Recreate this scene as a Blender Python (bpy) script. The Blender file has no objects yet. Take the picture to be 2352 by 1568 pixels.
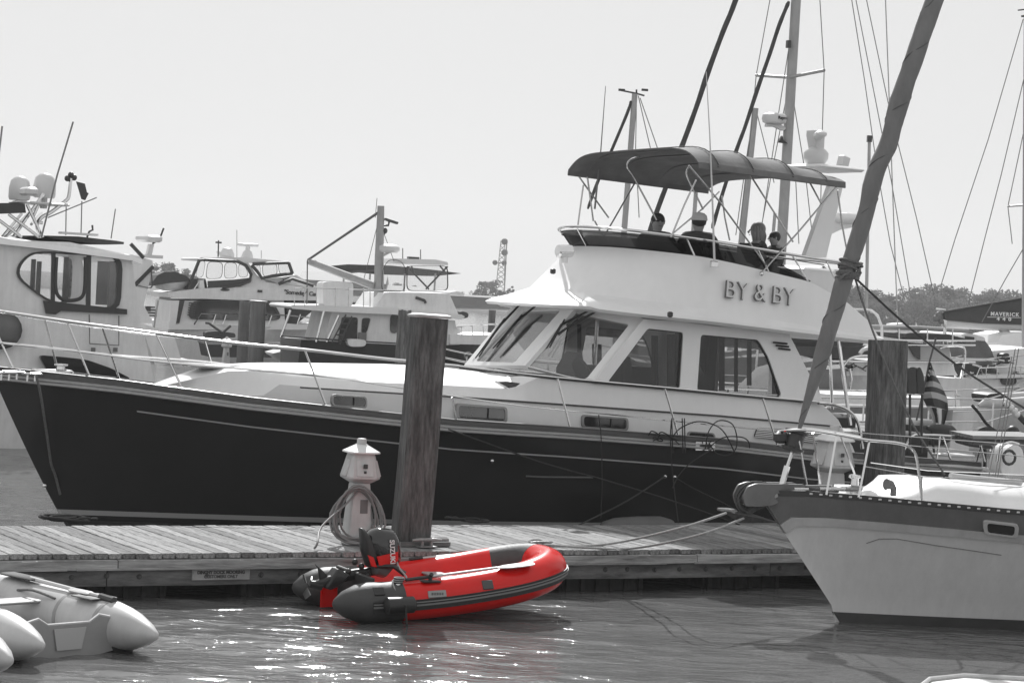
import bpy, bmesh, math, random
import numpy as np
from mathutils import Vector, Matrix
random.seed(7)
SC = bpy.context.scene
COL = SC.collection
# ---------------------------------------------------------------- camera
F = 5200.0            # focal length in units of 1/2352 of the picture width
H = 3.35              # eye height over the water
PITCH = math.atan(99 / F); ROLL = math.radians(3.2)
cam_d = bpy.data.cameras.new('camera'); cam = bpy.data.objects.new('camera', cam_d); COL.objects.link(cam)
cam_d.sensor_width = 36.0; cam_d.lens = 36.0 * F / 2352.0
cam_d.clip_start = 0.5; cam_d.clip_end = 9000
CM = Matrix.Rotation(math.pi / 2 - PITCH, 3, 'X') @ Matrix.Rotation(ROLL, 3, 'Z')
cam.matrix_world = Matrix.Translation((0, 0, H)) @ CM.to_4x4()
SC.camera = cam
# ---------------------------------------------------------------- daylight
SUN_AZ = -4.0          # degrees left of straight ahead
SUN_EL = 40.0
w = bpy.data.worlds.new('World'); SC.world = w; w.use_nodes = True
nt = w.node_tree; nt.nodes.clear()
sky = nt.nodes.new('ShaderNodeTexSky'); sky.sky_type = 'NISHITA'; sky.sun_disc = False
sky.sun_elevation = math.radians(SUN_EL); sky.sun_rotation = math.radians(SUN_AZ)
sky.air_density = 1.0; sky.dust_density = 1.6; sky.ozone_density = 1.0
bw = nt.nodes.new('ShaderNodeRGBToBW')            # a black-and-white picture: the sky is grey
mp = nt.nodes.new('ShaderNodeMapRange'); mp.inputs[1].default_value = 0; mp.inputs[2].default_value = 30
mp.inputs[3].default_value = 4.6; mp.inputs[4].default_value = 6.5   # thin bright overcast veil evens out the clear sky
bg = nt.nodes.new('ShaderNodeBackground'); bg.inputs[1].default_value = 0.15
ow = nt.nodes.new('ShaderNodeOutputWorld')
nt.links.new(sky.outputs[0], bw.inputs[0]); nt.links.new(bw.outputs[0], mp.inputs[0])
nt.links.new(mp.outputs[0], bg.inputs[0]); nt.links.new(bg.outputs[0], ow.inputs[0])
sd = bpy.data.lights.new('sun', 'SUN'); sd.energy = 5.0; sd.angle = math.radians(0.6); sd.color = (1, 1, 1)
so = bpy.data.objects.new('sun', sd); COL.objects.link(so)
a, e = math.radians(SUN_AZ), math.radians(SUN_EL)
sdir = Vector((math.sin(a) * math.cos(e), math.cos(a) * math.cos(e), math.sin(e)))
so.rotation_euler = sdir.to_track_quat('Z', 'Y').to_euler(); so.location = (0, 0, 60)
SC.view_settings.view_transform = 'Standard'; SC.view_settings.look = 'None'
SC.view_settings.gamma = 1.0; SC.view_settings.use_curve_mapping = False
SC.view_settings.exposure = 0.0

# ---------------------------------------------------------------- geometry helpers
def ray(u, v):
    return CM @ Vector(((u - 1176) / F, -(v - 784) / F, -1))
EYE = Vector((0, 0, H))
class Fr:
    """a thing's own axes: x along it, y away from the quay side, z up, origin on the water"""
    def __init__(s, ox, oy, deg=0):
        s.o = Vector((ox, oy, 0)); s.a = math.radians(deg)
        s.R = Matrix.Rotation(-s.a, 3, 'Z'); s.e = s.R @ (EYE - s.o)
    def _d(s, u, v): return s.R @ ray(u, v)
    def p(s, u, v, y=0.0):
        d = s._d(u, v); return s.e + d * ((y - s.e.y) / d.y)
    def z(s, u, v, z=0.0):
        d = s._d(u, v); return s.e + d * ((z - s.e.z) / d.z)
    def x(s, u, v, x=0.0):
        d = s._d(u, v); return s.e + d * ((x - s.e.x) / d.x)
    def pl(s, u, v, P, N):
        d = s._d(u, v); return s.e + d * ((P - s.e).dot(N) / d.dot(N))
def V(*a): return Vector(a)
def lerp(a, b, t): return a + (b - a) * t
def interp(pts):
    xs = [p[0] for p in pts]; ys = [p[1] for p in pts]
    return lambda x: float(np.interp(x, xs, ys))
def spline(pts, n=6, closed=False):
    pts = [Vector(p) for p in pts]; out = []
    N = len(pts)
    rng = range(N if closed else N - 1)
    for i in rng:
        p0 = pts[(i - 1) % N] if closed or i > 0 else pts[0]
        p1, p2 = pts[i], pts[(i + 1) % N]
        p3 = pts[(i + 2) % N] if closed or i + 2 < N else pts[-1]
        for k in range(n):
            t = k / n
            out.append(0.5 * ((2 * p1) + (p2 - p0) * t + (2 * p0 - 5 * p1 + 4 * p2 - p3) * t * t + (3 * p1 - p0 - 3 * p2 + p3) * t ** 3))
    if not closed: out.append(pts[-1].copy())
    return out
def rounded(poly, r, n=4):
    """round the corners of a 2-D / 3-D polygon"""
    out = []; N = len(poly)
    for i in range(N):
        p = Vector(poly[i]); a = Vector(poly[i - 1]); b = Vector(poly[(i + 1) % N])
        ra = min(r, (a - p).length * .45); rb = min(r, (b - p).length * .45)
        pa = p + (a - p).normalized() * ra; pb = p + (b - p).normalized() * rb
        for k in range(n + 1):
            t = k / n; out.append((1 - t) ** 2 * pa + 2 * t * (1 - t) * p + t * t * pb)
    return out

class MB:
    def __init__(s): s.v = []; s.f = []
    def add(s, vs, fs):
        o = len(s.v); s.v += [tuple(p) for p in vs]; s.f += [tuple(i + o for i in f) for f in fs]; return s
    def box(s, c, d, rz=0, ry=0, rx=0, bev=0):
        M = Matrix.Rotation(rz, 3, 'Z') @ Matrix.Rotation(ry, 3, 'Y') @ Matrix.Rotation(rx, 3, 'X')
        h = [q / 2 for q in d]; c = Vector(c)
        if bev <= 0:
            vs = [c + M @ Vector((x * h[0], y * h[1], z * h[2])) for z in (-1, 1) for (x, y) in ((-1, -1), (1, -1), (1, 1), (-1, 1))]
            return s.add(vs, [(3, 2, 1, 0), (4, 5, 6, 7), (0, 1, 5, 4), (1, 2, 6, 5), (2, 3, 7, 6), (3, 0, 4, 7)])
        b = min(bev, min(h) * .9); rings = []
        for z, i in ((-h[2], b), (-h[2] + b, 0), (h[2] - b, 0), (h[2], b)):
            X, Y = h[0] - i, h[1] - i; q = b * .7
            rings.append([c + M @ Vector(p) for p in ((-X + q, -Y, z), (X - q, -Y, z), (X, -Y + q, z), (X, Y - q, z), (X - q, Y, z), (-X + q, Y, z), (-X, Y - q, z), (-X, -Y + q, z))])
        return s.loft(rings)
    def loft(s, rings, caps=True, closed=True, wrap=False):
        n = len(rings[0]); vs = [p for r in rings for p in r]; fs = []
        m = len(rings)
        for i in range(m if wrap else m - 1):
            j = (i + 1) % m
            for k in range(n if closed else n - 1):
                k2 = (k + 1) % n
                fs.append((i * n + k, i * n + k2, j * n + k2, j * n + k))
        if caps and closed and not wrap:
            fs.append(tuple(range(n - 1, -1, -1))); fs.append(tuple((m - 1) * n + k for k in range(n)))
        return s.add(vs, fs)
    def tube(s, pts, r, n=8, closed=False, ref=None):
        pts = [Vector(p) for p in pts]; m = len(pts)
        rs = r if isinstance(r, (list, tuple)) else [r] * m
        rings = []; prev = None
        for i in range(m):
            a = pts[i - 1] if (i > 0 or closed) else pts[i]; b = pts[(i + 1) % m] if (i < m - 1 or closed) else pts[i]
            t = (b - a)
            if t.length < 1e-9: t = Vector((0, 0, 1))
            t.normalize()
            if prev is None:
                q = ref or (Vector((0, 0, 1)) if abs(t.z) < .9 else Vector((1, 0, 0)))
                u = (q - t * q.dot(t)).normalized()
            else:
                u = prev - t * prev.dot(t)
                u = u.normalized() if u.length > 1e-6 else Vector((1, 0, 0))
            prev = u; w_ = t.cross(u)
            rings.append([pts[i] + (u * math.cos(2 * math.pi * k / n) + w_ * math.sin(2 * math.pi * k / n)) * rs[i] for k in range(n)])
        return s.loft(rings, caps=not closed, wrap=closed)
    def lathe(s, prof, c=(0, 0, 0), n=16, M=None):
        c = Vector(c); rings = []
        for r, z in prof:
            rg = [Vector((r * math.cos(2 * math.pi * k / n), r * math.sin(2 * math.pi * k / n), z)) for k in range(n)]
            rings.append([c + (M @ p if M else p) for p in rg])
        return s.loft(rings)
    def ball(s, c, r, n=12, m=8, sc=(1, 1, 1), M=None):
        prof = [(max(1e-4, math.sin(math.pi * i / m)) , -math.cos(math.pi * i / m)) for i in range(m + 1)]
        S = Matrix.Diagonal((sc[0] * r, sc[1] * r, sc[2] * r)); 
        return s.lathe(prof, c, n, (M @ S) if M else S)
    def prism(s, poly, off):
        off = Vector(off); a = [Vector(p) for p in poly]; b = [p + off for p in a]; n = len(a)
        fs = [tuple(range(n)), tuple(range(2 * n - 1, n - 1, -1))] + [(i, (i + 1) % n, n + (i + 1) % n, n + i) for i in range(n)]
        return s.add(a + b, fs)
    def mirror_y(s):
        o = len(s.v); s.v += [(x, -y, z) for x, y, z in s.v[:o]]; s.f += [tuple(i + o for i in reversed(f)) for f in s.f[:]]; return s
    def mesh(s, name, smooth=40, norm=True):
        me = bpy.data.meshes.new(name); me.from_pydata(s.v, [], s.f); me.validate()
        if norm:
            bm = bmesh.new(); bm.from_mesh(me); bmesh.ops.recalc_face_normals(bm, faces=bm.faces); bm.to_mesh(me); bm.free()
        if smooth:
            me.shade_smooth(); me.set_sharp_from_angle(angle=math.radians(smooth))
        me.update(); return me
    def build(s, name, mat, parent=None, smooth=40, norm=True):
        return link(name, s.mesh(name, smooth, norm), mat, parent)
def link(name, me, mat, parent=None):
    o = bpy.data.objects.new(name, me); COL.objects.link(o)
    if mat is not None and not me.materials: me.materials.append(mat)
    if parent is not None: o.parent = parent
    return o
def tag(o, label=None, cat=None, group=None, kind=None):
    if label: o['label'] = label
    if cat: o['category'] = cat
    if group: o['group'] = group
    if kind: o['kind'] = kind
    return o
def thing(name, label, cat, fr=None, loc=None, rz=None, group=None):
    o = bpy.data.objects.new(name, None); COL.objects.link(o); o.empty_display_size = .2
    if fr is not None: o.location = fr.o; o.rotation_euler = (0, 0, fr.a)
    if loc is not None: o.location = loc
    if rz is not None: o.rotation_euler = (0, 0, rz)
    return tag(o, label, cat, group)
def place(o, fr=None, loc=None, rz=None):
    if fr is not None: o.location = fr.o; o.rotation_euler = (0, 0, fr.a)
    if loc is not None: o.location = loc
    if rz is not None: o.rotation_euler = (0, 0, rz)
    return o
def copy_tree(o, parent=None):
    c = o.copy(); COL.objects.link(c); c.parent = parent
    for ch in list(o.children): copy_tree(ch, c)
    return c
def fill2d(outline, holes=(), thick=.02):
    """flat plate with holes, in its own (a, b) plane; thickness along +c"""
    cu = bpy.data.curves.new('t', 'CURVE'); cu.dimensions = '2D'; cu.fill_mode = 'BOTH'; cu.extrude = thick / 2
    for poly in [outline] + list(holes):
        sp = cu.splines.new('POLY'); sp.points.add(len(poly) - 1)
        for i, p in enumerate(poly): sp.points[i].co = (p[0], p[1], 0, 1)
        sp.use_cyclic_u = True
    ob = bpy.data.objects.new('t', cu); COL.objects.link(ob)
    bpy.context.view_layer.update()
    me = bpy.data.meshes.new_from_object(ob.evaluated_get(bpy.context.evaluated_depsgraph_get()))
    vs = [tuple(v.co) for v in me.vertices]; fs = [tuple(p.vertices) for p in me.polygons]
    bpy.data.objects.remove(ob); bpy.data.curves.remove(cu); bpy.data.meshes.remove(me)
    return vs, fs
def basis(P, N):
    N = Vector(N).normalized(); B = Vector((0, 0, 1)); B = (B - N * B.dot(N)).normalized(); A = B.cross(N)
    return A, B, N
def plate(mb, P, N, outline, holes=(), thick=.03, off=0.0):
    """outline / holes are 3-D points lying in the plane (P, N); N points out of the thing"""
    P = Vector(P); A, B, N = basis(P, N)
    to2 = lambda q: ((q - P).dot(A), (q - P).dot(B))
    vs, fs = fill2d([to2(Vector(q)) for q in outline], [[to2(Vector(q)) for q in h] for h in holes], thick)
    mb.add([P + A * x + B * y + N * (z + off - thick / 2) for x, y, z in vs], fs)
    return mb
FONT_CACHE = {}
def text_mesh(txt, size, P, A, B, depth=.004, spacing=1.0, align='CENTER', bold=0.0, squash=1.0):
    cu = bpy.data.curves.new('t', 'FONT'); cu.body = txt; cu.size = size; cu.extrude = depth / 2; cu.align_x = align
    cu.align_y = 'CENTER'; cu.space_character = spacing; cu.offset = bold; cu.resolution_u = 3
    ob = bpy.data.objects.new('t', cu); COL.objects.link(ob); bpy.context.view_layer.update()
    me = bpy.data.meshes.new_from_object(ob.evaluated_get(bpy.context.evaluated_depsgraph_get()))
    A = Vector(A).normalized(); B = Vector(B).normalized(); N = A.cross(B); P = Vector(P)
    vs = [P + A * v.co.x * squash + B * v.co.y + N * v.co.z for v in me.vertices]; fs = [tuple(p.vertices) for p in me.polygons]
    bpy.data.objects.remove(ob); bpy.data.curves.remove(cu); bpy.data.meshes.remove(me)
    m = MB(); m.add(vs, fs); return m

# ---------------------------------------------------------------- materials
MATS = {}
def mat(name, col, rough=.5, metal=0, var=0.0, scale=3.0, stretch=(1, 1, 1), bump=0.0, bscale=30.0, coat=0.0, rand=0.0, streak=0.0, spec=.5, sscale=9.0):
    if name in MATS: return MATS[name]
    m = bpy.data.materials.new(name); m.use_nodes = True; n = m.node_tree; b = n.nodes['Principled BSDF']
    c = col if isinstance(col, (tuple, list)) else (col, col, col)
    b.inputs['Base Color'].default_value = (*c, 1); b.inputs['Roughness'].default_value = rough; b.inputs['Metallic'].default_value = metal
    b.inputs['Coat Weight'].default_value = coat; b.inputs['Coat Roughness'].default_value = .06
    b.inputs['Specular IOR Level'].default_value = spec
    L = n.links.new
    tc = n.nodes.new('ShaderNodeTexCoord'); mpn = n.nodes.new('ShaderNodeMapping'); mpn.inputs['Scale'].default_value = stretch
    L(tc.outputs['Object'], mpn.inputs[0])
    cur = None
    def mul(fac_out, lo, hi, frm=(.3, .7)):
        nonlocal cur
        r = n.nodes.new('ShaderNodeMapRange'); r.inputs[1].default_value = frm[0]; r.inputs[2].default_value = frm[1]
        r.inputs[3].default_value = lo; r.inputs[4].default_value = hi; L(fac_out, r.inputs[0])
        x = n.nodes.new('ShaderNodeVectorMath'); x.operation = 'SCALE'
        if cur is None: x.inputs[0].default_value = c
        else: L(cur, x.inputs[0])
        L(r.outputs[0], x.inputs['Scale']); cur = x.outputs[0]
    if var:
        t = n.nodes.new('ShaderNodeTexNoise'); t.inputs['Scale'].default_value = scale; t.inputs['Detail'].default_value = 8; t.inputs['Roughness'].default_value = .65
        L(mpn.outputs[0], t.inputs['Vector']); mul(t.outputs[0], 1 - var, 1 + var * .8)
    if streak:
        t = n.nodes.new('ShaderNodeTexNoise'); t.inputs['Scale'].default_value = sscale; t.inputs['Detail'].default_value = 8; t.inputs['Roughness'].default_value = .7
        mp2 = n.nodes.new('ShaderNodeMapping'); mp2.inputs['Scale'].default_value = (1, 1, .12); L(tc.outputs['Object'], mp2.inputs[0]); L(mp2.outputs[0], t.inputs['Vector'])
        mul(t.outputs[0], 1 - streak, 1 + streak * .5)
    if rand:
        oi = n.nodes.new('ShaderNodeObjectInfo'); mul(oi.outputs['Random'], 1 - rand, 1 + rand, (0, 1))
    if cur is not None: L(cur, b.inputs['Base Color'])
    if bump:
        t = n.nodes.new('ShaderNodeTexNoise'); t.inputs['Scale'].default_value = bscale; t.inputs['Detail'].default_value = 5
        L(mpn.outputs[0], t.inputs['Vector'])
        bp = n.nodes.new('ShaderNodeBump'); bp.inputs['Strength'].default_value = bump; bp.inputs['Distance'].default_value = .02
        L(t.outputs[0], bp.inputs['Height']); L(bp.outputs[0], b.inputs['Normal'])
    MATS[name] = m; return m
def glassmat(name, tint, gloss=.12, rough=.02, bump=0.0, fres=.28):
    """window sheet: part of the light passes, tinted, part is mirrored"""
    m = bpy.data.materials.new(name); m.use_nodes = True; n = m.node_tree; n.nodes.clear(); L = n.links.new
    o = n.nodes.new('ShaderNodeOutputMaterial'); mx = n.nodes.new('ShaderNodeMixShader'); t = n.nodes.new('ShaderNodeBsdfTransparent')
    g = n.nodes.new('ShaderNodeBsdfGlossy'); g.inputs['Roughness'].default_value = rough
    t.inputs[0].default_value = (tint, tint, tint, 1)
    lw = n.nodes.new('ShaderNodeLayerWeight'); lw.inputs[0].default_value = .35
    ma = n.nodes.new('ShaderNodeMath'); ma.operation = 'MULTIPLY_ADD'; ma.inputs[1].default_value = fres; ma.inputs[2].default_value = gloss; ma.use_clamp = True
    if bump:
        tx = n.nodes.new('ShaderNodeTexNoise'); tx.inputs['Scale'].default_value = 4; bp = n.nodes.new('ShaderNodeBump'); bp.inputs['Strength'].default_value = bump
        L(tx.outputs[0], bp.inputs['Height']); L(bp.outputs[0], g.inputs['Normal'])
    L(lw.outputs['Fresnel'], ma.inputs[0]); L(ma.outputs[0], mx.inputs[0]); L(t.outputs[0], mx.inputs[1]); L(g.outputs[0], mx.inputs[2]); L(mx.outputs[0], o.inputs[0])
    return m
WHITE = mat('gelcoat', .78, .34, var=.05, scale=1.2, coat=.08, streak=.03)
WHITE2 = mat('weathered_gelcoat', .77, .4, var=.1, scale=1.5, streak=.1)
CREAM = mat('deck_paint', .66, .55, var=.06, scale=3, bump=.1, bscale=90)
BLACKHULL = mat('dark_hull_paint', .026, .12, var=.12, scale=1.0, spec=.55)
RUB = mat('varnished_rail', .34, .28, var=.16, scale=5, stretch=(.3, 3, 3), coat=.5)
TEAK = mat('oiled_teak', .085, .5, var=.3, scale=6, stretch=(.3, 3, 3), bump=.15)
TRIM = mat('dark_trim', .04, .4, var=.15)
RUBBER = mat('black_rubber', .022, .45, var=.3, scale=4, bump=.1)
CHROME = mat('polished_steel', .72, .13, metal=1, var=.05)
ALU = mat('grey_aluminium', .42, .38, metal=.6, var=.12, scale=4, streak=.1)
MASTM = mat('mast_paint', .36, .42, var=.12, scale=3, streak=.12)
CANVAS = mat('dark_canvas', .062, .8, var=.2, scale=2.5, bump=.25, bscale=14)
CANVASL = mat('grey_canvas', .14, .85, var=.22, scale=3, bump=.3, bscale=10)
SAIL = mat('furled_sail_cover', .17, .8, var=.2, scale=6, stretch=(1, 1, .35), bump=.5, bscale=7)
SCREEN = glassmat('smoked_acrylic', .07, .03, fres=.10)
WIN = glassmat('window_glass', .80, .02, .02)
CLEARV = glassmat('clear_vinyl', .93, .04, .12, .3)
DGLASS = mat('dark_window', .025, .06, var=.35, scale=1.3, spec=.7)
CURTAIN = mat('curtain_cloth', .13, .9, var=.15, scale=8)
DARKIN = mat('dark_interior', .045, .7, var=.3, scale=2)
SEATM = mat('seat_vinyl', .25, .6, var=.1)
ROPEL = mat('pale_rope', .36, .9, var=.25, scale=40, bump=.6, bscale=120)
ROPED = mat('dark_rope', .035, .9, var=.3, scale=40, bump=.6, bscale=120)
ROPEM = mat('grey_rope', .14, .9, var=.3, scale=40, bump=.6, bscale=120)
HOSE = mat('grey_hose', .2, .5, var=.2, scale=5)
PLANK = mat('weathered_planks', .235, .85, var=.7, scale=5, stretch=(4, .5, 4), bump=.8, bscale=16, rand=.4)
BEAM = mat('dock_timber', .14, .85, var=.65, scale=5, stretch=(.4, 2, 2), bump=.5, bscale=12, rand=.2)
BEAM2 = mat('bleached_timber', .34, .85, var=.6, scale=6, stretch=(.3, 3, 3), bump=.5, bscale=12, rand=.2)
PILE = mat('pile_timber', .12, .85, var=.6, scale=7, stretch=(1.6, 1.6, .3), bump=1.0, bscale=22, streak=.75, sscale=26)
PILEFAR = mat('far_pile_timber', .17, .9, var=.4, scale=2, stretch=(2, 2, .3))
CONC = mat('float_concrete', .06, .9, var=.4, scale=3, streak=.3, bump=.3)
PVCG = mat('grey_dinghy_fabric', .5, .42, var=.12, scale=2.2, bump=.08, bscale=6, streak=.08)
PVCR = mat('red_dinghy_fabric', (.64, .004, .002), .22, var=.08, scale=3, spec=.4, bump=.05, bscale=5)
PVCK = mat('black_dinghy_fabric', .022, .42, var=.25, scale=3, bump=.1)
PVCK2 = mat('charcoal_fabric', .05, .55, var=.25, scale=3, bump=.1)
PED = mat('pedestal_plastic', .52, .45, var=.1, scale=5, streak=.14)
PAINTG = mat('grey_hull_paint', .66, .35, var=.06, scale=1.0, streak=.08, coat=.15)
BANDG = mat('grey_band_paint', .16, .4, var=.12, scale=2, streak=.12)
ANTIF = mat('antifouling', .035, .8, var=.4, scale=4)
GALV = mat('galvanised_steel', .3, .5, metal=.7, var=.3, scale=12, bump=.3)
RUSTY = mat('rusty_steel', .07, .8, var=.5, scale=14, bump=.5)
SKIN = mat('skin', .30, .55, var=.08, scale=10)
HAIRD = mat('dark_hair', .03, .7, var=.3, scale=30, stretch=(3, 3, 1), bump=.5)
HAIRG = mat('light_hair', .22, .6, var=.4, scale=25, stretch=(3, 3, .6), bump=.5)
CLOTHD = mat('dark_cloth', .05, .9, var=.25, scale=6, bump=.3)
CLOTHM = mat('mid_cloth', .15, .9, var=.2, scale=6, bump=.3)
CAPM = mat('pale_cap', .5, .85, var=.1, scale=9, bump=.2)
SIGNM = mat('sign_board', .34, .6, var=.15, scale=9)
LETTER = mat('raised_letter', .66, .35)
PRINTK = mat('black_print', .03, .5)
PRINTW = mat('white_print', .75, .5)
RADOME = mat('radome_plastic', .62, .35, var=.05, scale=3)
YEL = mat('mid_grey_plastic', .2, .5, var=.2)
# ================================================================ THE SETTING
def water():
    rng = np.random.RandomState(3)
    ys = [6.0]
    while ys[-1] < 130: ys.append(ys[-1] + max(.03, .0026 * ys[-1] * (1 + ys[-1] / 60)))
    ys += list(np.geomspace(135, 7000, 26)); ys = np.array(ys)
    ts = np.concatenate([[-40, -8, -2.5, -.8], np.linspace(-.34, .34, 560), [.8, 2.5, 8, 40]])
    Y, T = np.meshgrid(ys, ts, indexing='ij'); X = T * Y * 1.0
    X = np.where(np.abs(T) > .35, T * (Y + 20), X)
    Z = np.zeros_like(X)
    damp = np.clip((120 - Y) / 60, 0, 1)
    for i in range(46):
        lam = 10 ** rng.uniform(math.log10(.22), math.log10(2.4)); th = rng.normal(1.45, .55)
        k = 2 * math.pi / lam; ph = rng.uniform(0, 6.28)
        amp = .0027 * lam ** .8
        wob = .35 * np.sin(X * .5 + i) + .35 * np.sin(Y * .31 + i * 2.1)
        s = np.sin(k * (X * math.cos(th) + Y * math.sin(th)) + ph + wob)
        Z += amp * s * np.clip((lam / .35) / (.02 * Y + .4), .15, 1)
    Z *= damp * (1 + .5 * np.sin(X * .23 + 1) * np.sin(Y * .19))
    n0, n1 = X.shape
    co = np.stack([X, Y, Z], -1).reshape(-1, 3)
    idx = np.arange(n0 * n1).reshape(n0, n1)
    q = np.stack([idx[:-1, :-1], idx[:-1, 1:], idx[1:, 1:], idx[1:, :-1]], -1).reshape(-1, 4)
    me = bpy.data.meshes.new('water')
    me.vertices.add(len(co)); me.vertices.foreach_set('co', co.astype(np.float32).ravel())
    me.loops.add(q.size); me.loops.foreach_set('vertex_index', q.ravel().astype(np.int32))
    me.polygons.add(len(q)); me.polygons.foreach_set('loop_start', (np.arange(len(q)) * 4).astype(np.int32)); me.polygons.foreach_set('loop_total', np.full(len(q), 4, np.int32))
    me.update(); me.shade_smooth()
    m = bpy.data.materials.new('water'); m.use_nodes = True; n = m.node_tree; b = n.nodes['Principled BSDF']; L = n.links.new
    b.inputs['Base Color'].default_value = (.12, .12, .12, 1); b.inputs['Roughness'].default_value = .10; b.inputs['IOR'].default_value = 1.34
    g = n.nodes.new('ShaderNodeNewGeometry'); mp_ = n.nodes.new('ShaderNodeMapping'); mp_.inputs['Scale'].default_value = (.5, 1.15, 1)
    L(g.outputs['Position'], mp_.inputs[0])
    t1 = n.nodes.new('ShaderNodeTexNoise'); t1.inputs['Scale'].default_value = 6.5; t1.inputs['Detail'].default_value = 4; t1.inputs['Distortion'].default_value = .6
    t2 = n.nodes.new('ShaderNodeTexNoise'); t2.inputs['Scale'].default_value = 1.6; t2.inputs['Detail'].default_value = 2; t2.inputs['Distortion'].default_value = .5
    L(mp_.outputs[0], t1.inputs[0]); L(mp_.outputs[0], t2.inputs[0])
    b1 = n.nodes.new('ShaderNodeBump'); b1.inputs['Strength'].default_value = .68; b1.inputs['Distance'].default_value = .03
    b2 = n.nodes.new('ShaderNodeBump'); b2.inputs['Strength'].default_value = .5; b2.inputs['Distance'].default_value = .07
    L(t1.outputs[0], b1.inputs['Height']); L(t2.outputs[0], b2.inputs['Height']); L(b2.outputs[0], b1.inputs['Normal']); L(b1.outputs[0], b.inputs['Normal'])
    o = link('water', me, m); tag(o, kind='structure')
water()

W0 = Fr(0, 0, 0)
SHORE = Fr(0, 470, 2)
# far bank: a low strip of land across the river, with a beach edge
def bank():
    rnd = random.Random(4); mb = MB(); secs = []
    for i in range(81):
        x = -900 + i * 22.5; f = rnd.uniform(-5, 5)
        secs.append([V(x, 0 + f, -.6), V(x, 3 + f, .5), V(x, 14 + f, 1.3 + rnd.uniform(0, .5)), V(x, 60, 2.4), V(x, 400, 3.5), V(x, 400, -1)])
    mb.loft(secs, caps=True, closed=True)
    o = mb.build('far_bank', mat('bank_soil', .12, .95, var=.35, scale=.2), smooth=0); place(o, SHORE); tag(o, kind='structure')
bank()

LEAFD = mat('foliage', .12, .8, var=.5, scale=.25, rand=.25)
def leafy():      # leaves let part of the light through
    n = LEAFD.node_tree; b = n.nodes['Principled BSDF']; o = [x for x in n.nodes if x.type == 'OUTPUT_MATERIAL'][0]
    t = n.nodes.new('ShaderNodeBsdfTranslucent'); t.inputs[0].default_value = (.13, .13, .13, 1); m = n.nodes.new('ShaderNodeMixShader'); m.inputs[0].default_value = .4
    n.links.new(b.outputs[0], m.inputs[1]); n.links.new(t.outputs[0], m.inputs[2]); n.links.new(m.outputs[0], o.inputs[0])
leafy()
BARK = mat('bark', .08, .9, var=.3, scale=2)
def tree_meshes(seed, h, wd, kind):
    rnd = random.Random(seed); tr = MB(); cr = MB()
    top = V(rnd.uniform(-.6, .6), 0, h * .8)
    tr.tube([(0, 0, -.5), (rnd.uniform(-.3, .3), 0, h * .4), tuple(top)], [.38, .28, .08], 6)
    clumps = []
    nl = {0: 13, 1: 17, 2: 10}[kind]
    for i in range(nl):
        if kind == 0:      # spreading pine: flat layers high up
            z = h * rnd.uniform(.5, .97); r = wd * (1.12 - abs(z / h - .72) * 1.9) * rnd.uniform(.25, 1)
        elif kind == 1:    # round broadleaf
            z = h * rnd.uniform(.15, .93); r = wd * math.sqrt(max(.05, 1 - ((z / h - .5) / .5) ** 2)) * rnd.uniform(.3, 1)
        else:              # thin, half bare
            z = h * rnd.uniform(.4, .95); r = wd * rnd.uniform(.2, .8)
        a = rnd.uniform(0, 6.28); c = V(r * math.cos(a), r * math.sin(a), z)
        clumps.append((c, rnd.uniform(.16, .34) * wd * (1.0 if kind != 2 else .6)))
        st = V(0, 0, max(h * .25, z - r * .6)); tr.tube([tuple(st), tuple(lerp(st, c, .6) + V(0, 0, -.2)), tuple(c)], [.13, .09, .03], 5)
    for c, s in clumps:
        n = 70 if kind != 2 else 34
        for _ in range(n):
            d = V(rnd.gauss(0, 1), rnd.gauss(0, 1), rnd.gauss(0, 1)); d.normalize(); d *= s * rnd.uniform(.55, 1.15); d.z *= .62 if kind == 0 else .85
            p = c + d; q = rnd.uniform(.28, .55) * (1 if kind != 2 else .7)
            A = V(rnd.gauss(0, 1), rnd.gauss(0, 1), rnd.gauss(0, 1)).normalized(); B = A.orthogonal().normalized()
            cr.add([p - A * q, p + B * q * .6, p + A * q, p - B * q * .6], [(0, 1, 2, 3)])
    return tr.mesh('trunk', 0, False), cr.mesh('crown', 0, False)
TREEP = []
for i, (h, wd, k) in enumerate([(13, 6.5, 0), (11, 6.0, 1), (15, 7.0, 0), (9, 5.5, 1), (12, 6.5, 1), (9, 3.6, 2)]):
    t, c = tree_meshes(50 + i, h, wd, k); TREEP.append((t, c, h, k))
TREEN = 0
def tree(x, y, ht, k, label, group):
    t, c, h, kk = TREEP[k]; s = ht / h
    R = Matrix.Rotation(SHORE.a, 3, 'Z'); p = SHORE.o + R @ V(x, y, 1.2)
    r = thing('tree', label, 'tree', loc=p, rz=random.uniform(0, 6.28), group=group); r.scale = (s * random.uniform(.95, 1.25), s * 1.1, s)
    link('trunk', t, BARK, r); link('crown', c, LEAFD, r)
def trees_px(u0, u1, step, vtop, y, label, group, kinds=(0, 1, 2, 2, 0, 4)):
    """row of trees along the bank between two sight lines; vtop gives the height of the crowns"""
    u = u0
    while u < u1:
        v = vtop(u) + random.uniform(-7, 12); q = SHORE.p(u, v, y); ht = q.z - 1.2
        if ht > 3: tree(q.x, y, ht, random.choice(kinds), label, group)
        u += step * random.uniform(.75, 1.25)
topR = interp([(1905, 690), (1955, 668), (1985, 664), (2000, 672), (2030, 662), (2048, 684), (2075, 690), (2100, 674), (2150, 660), (2185, 658), (2210, 668), (2260, 664), (2300, 672), (2360, 672)])
trees_px(1900, 2375, 17, topR, 22, 'tree in the dense line on the far bank, right of the grey wrapped sail', 'trees on the far bank at the right')
trees_px(1900, 2375, 19, lambda u: topR(u) + 28, 12, 'low leafy tree at the water edge of the right-hand far bank', 'waterside trees at the right', (1, 3, 4))
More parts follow.
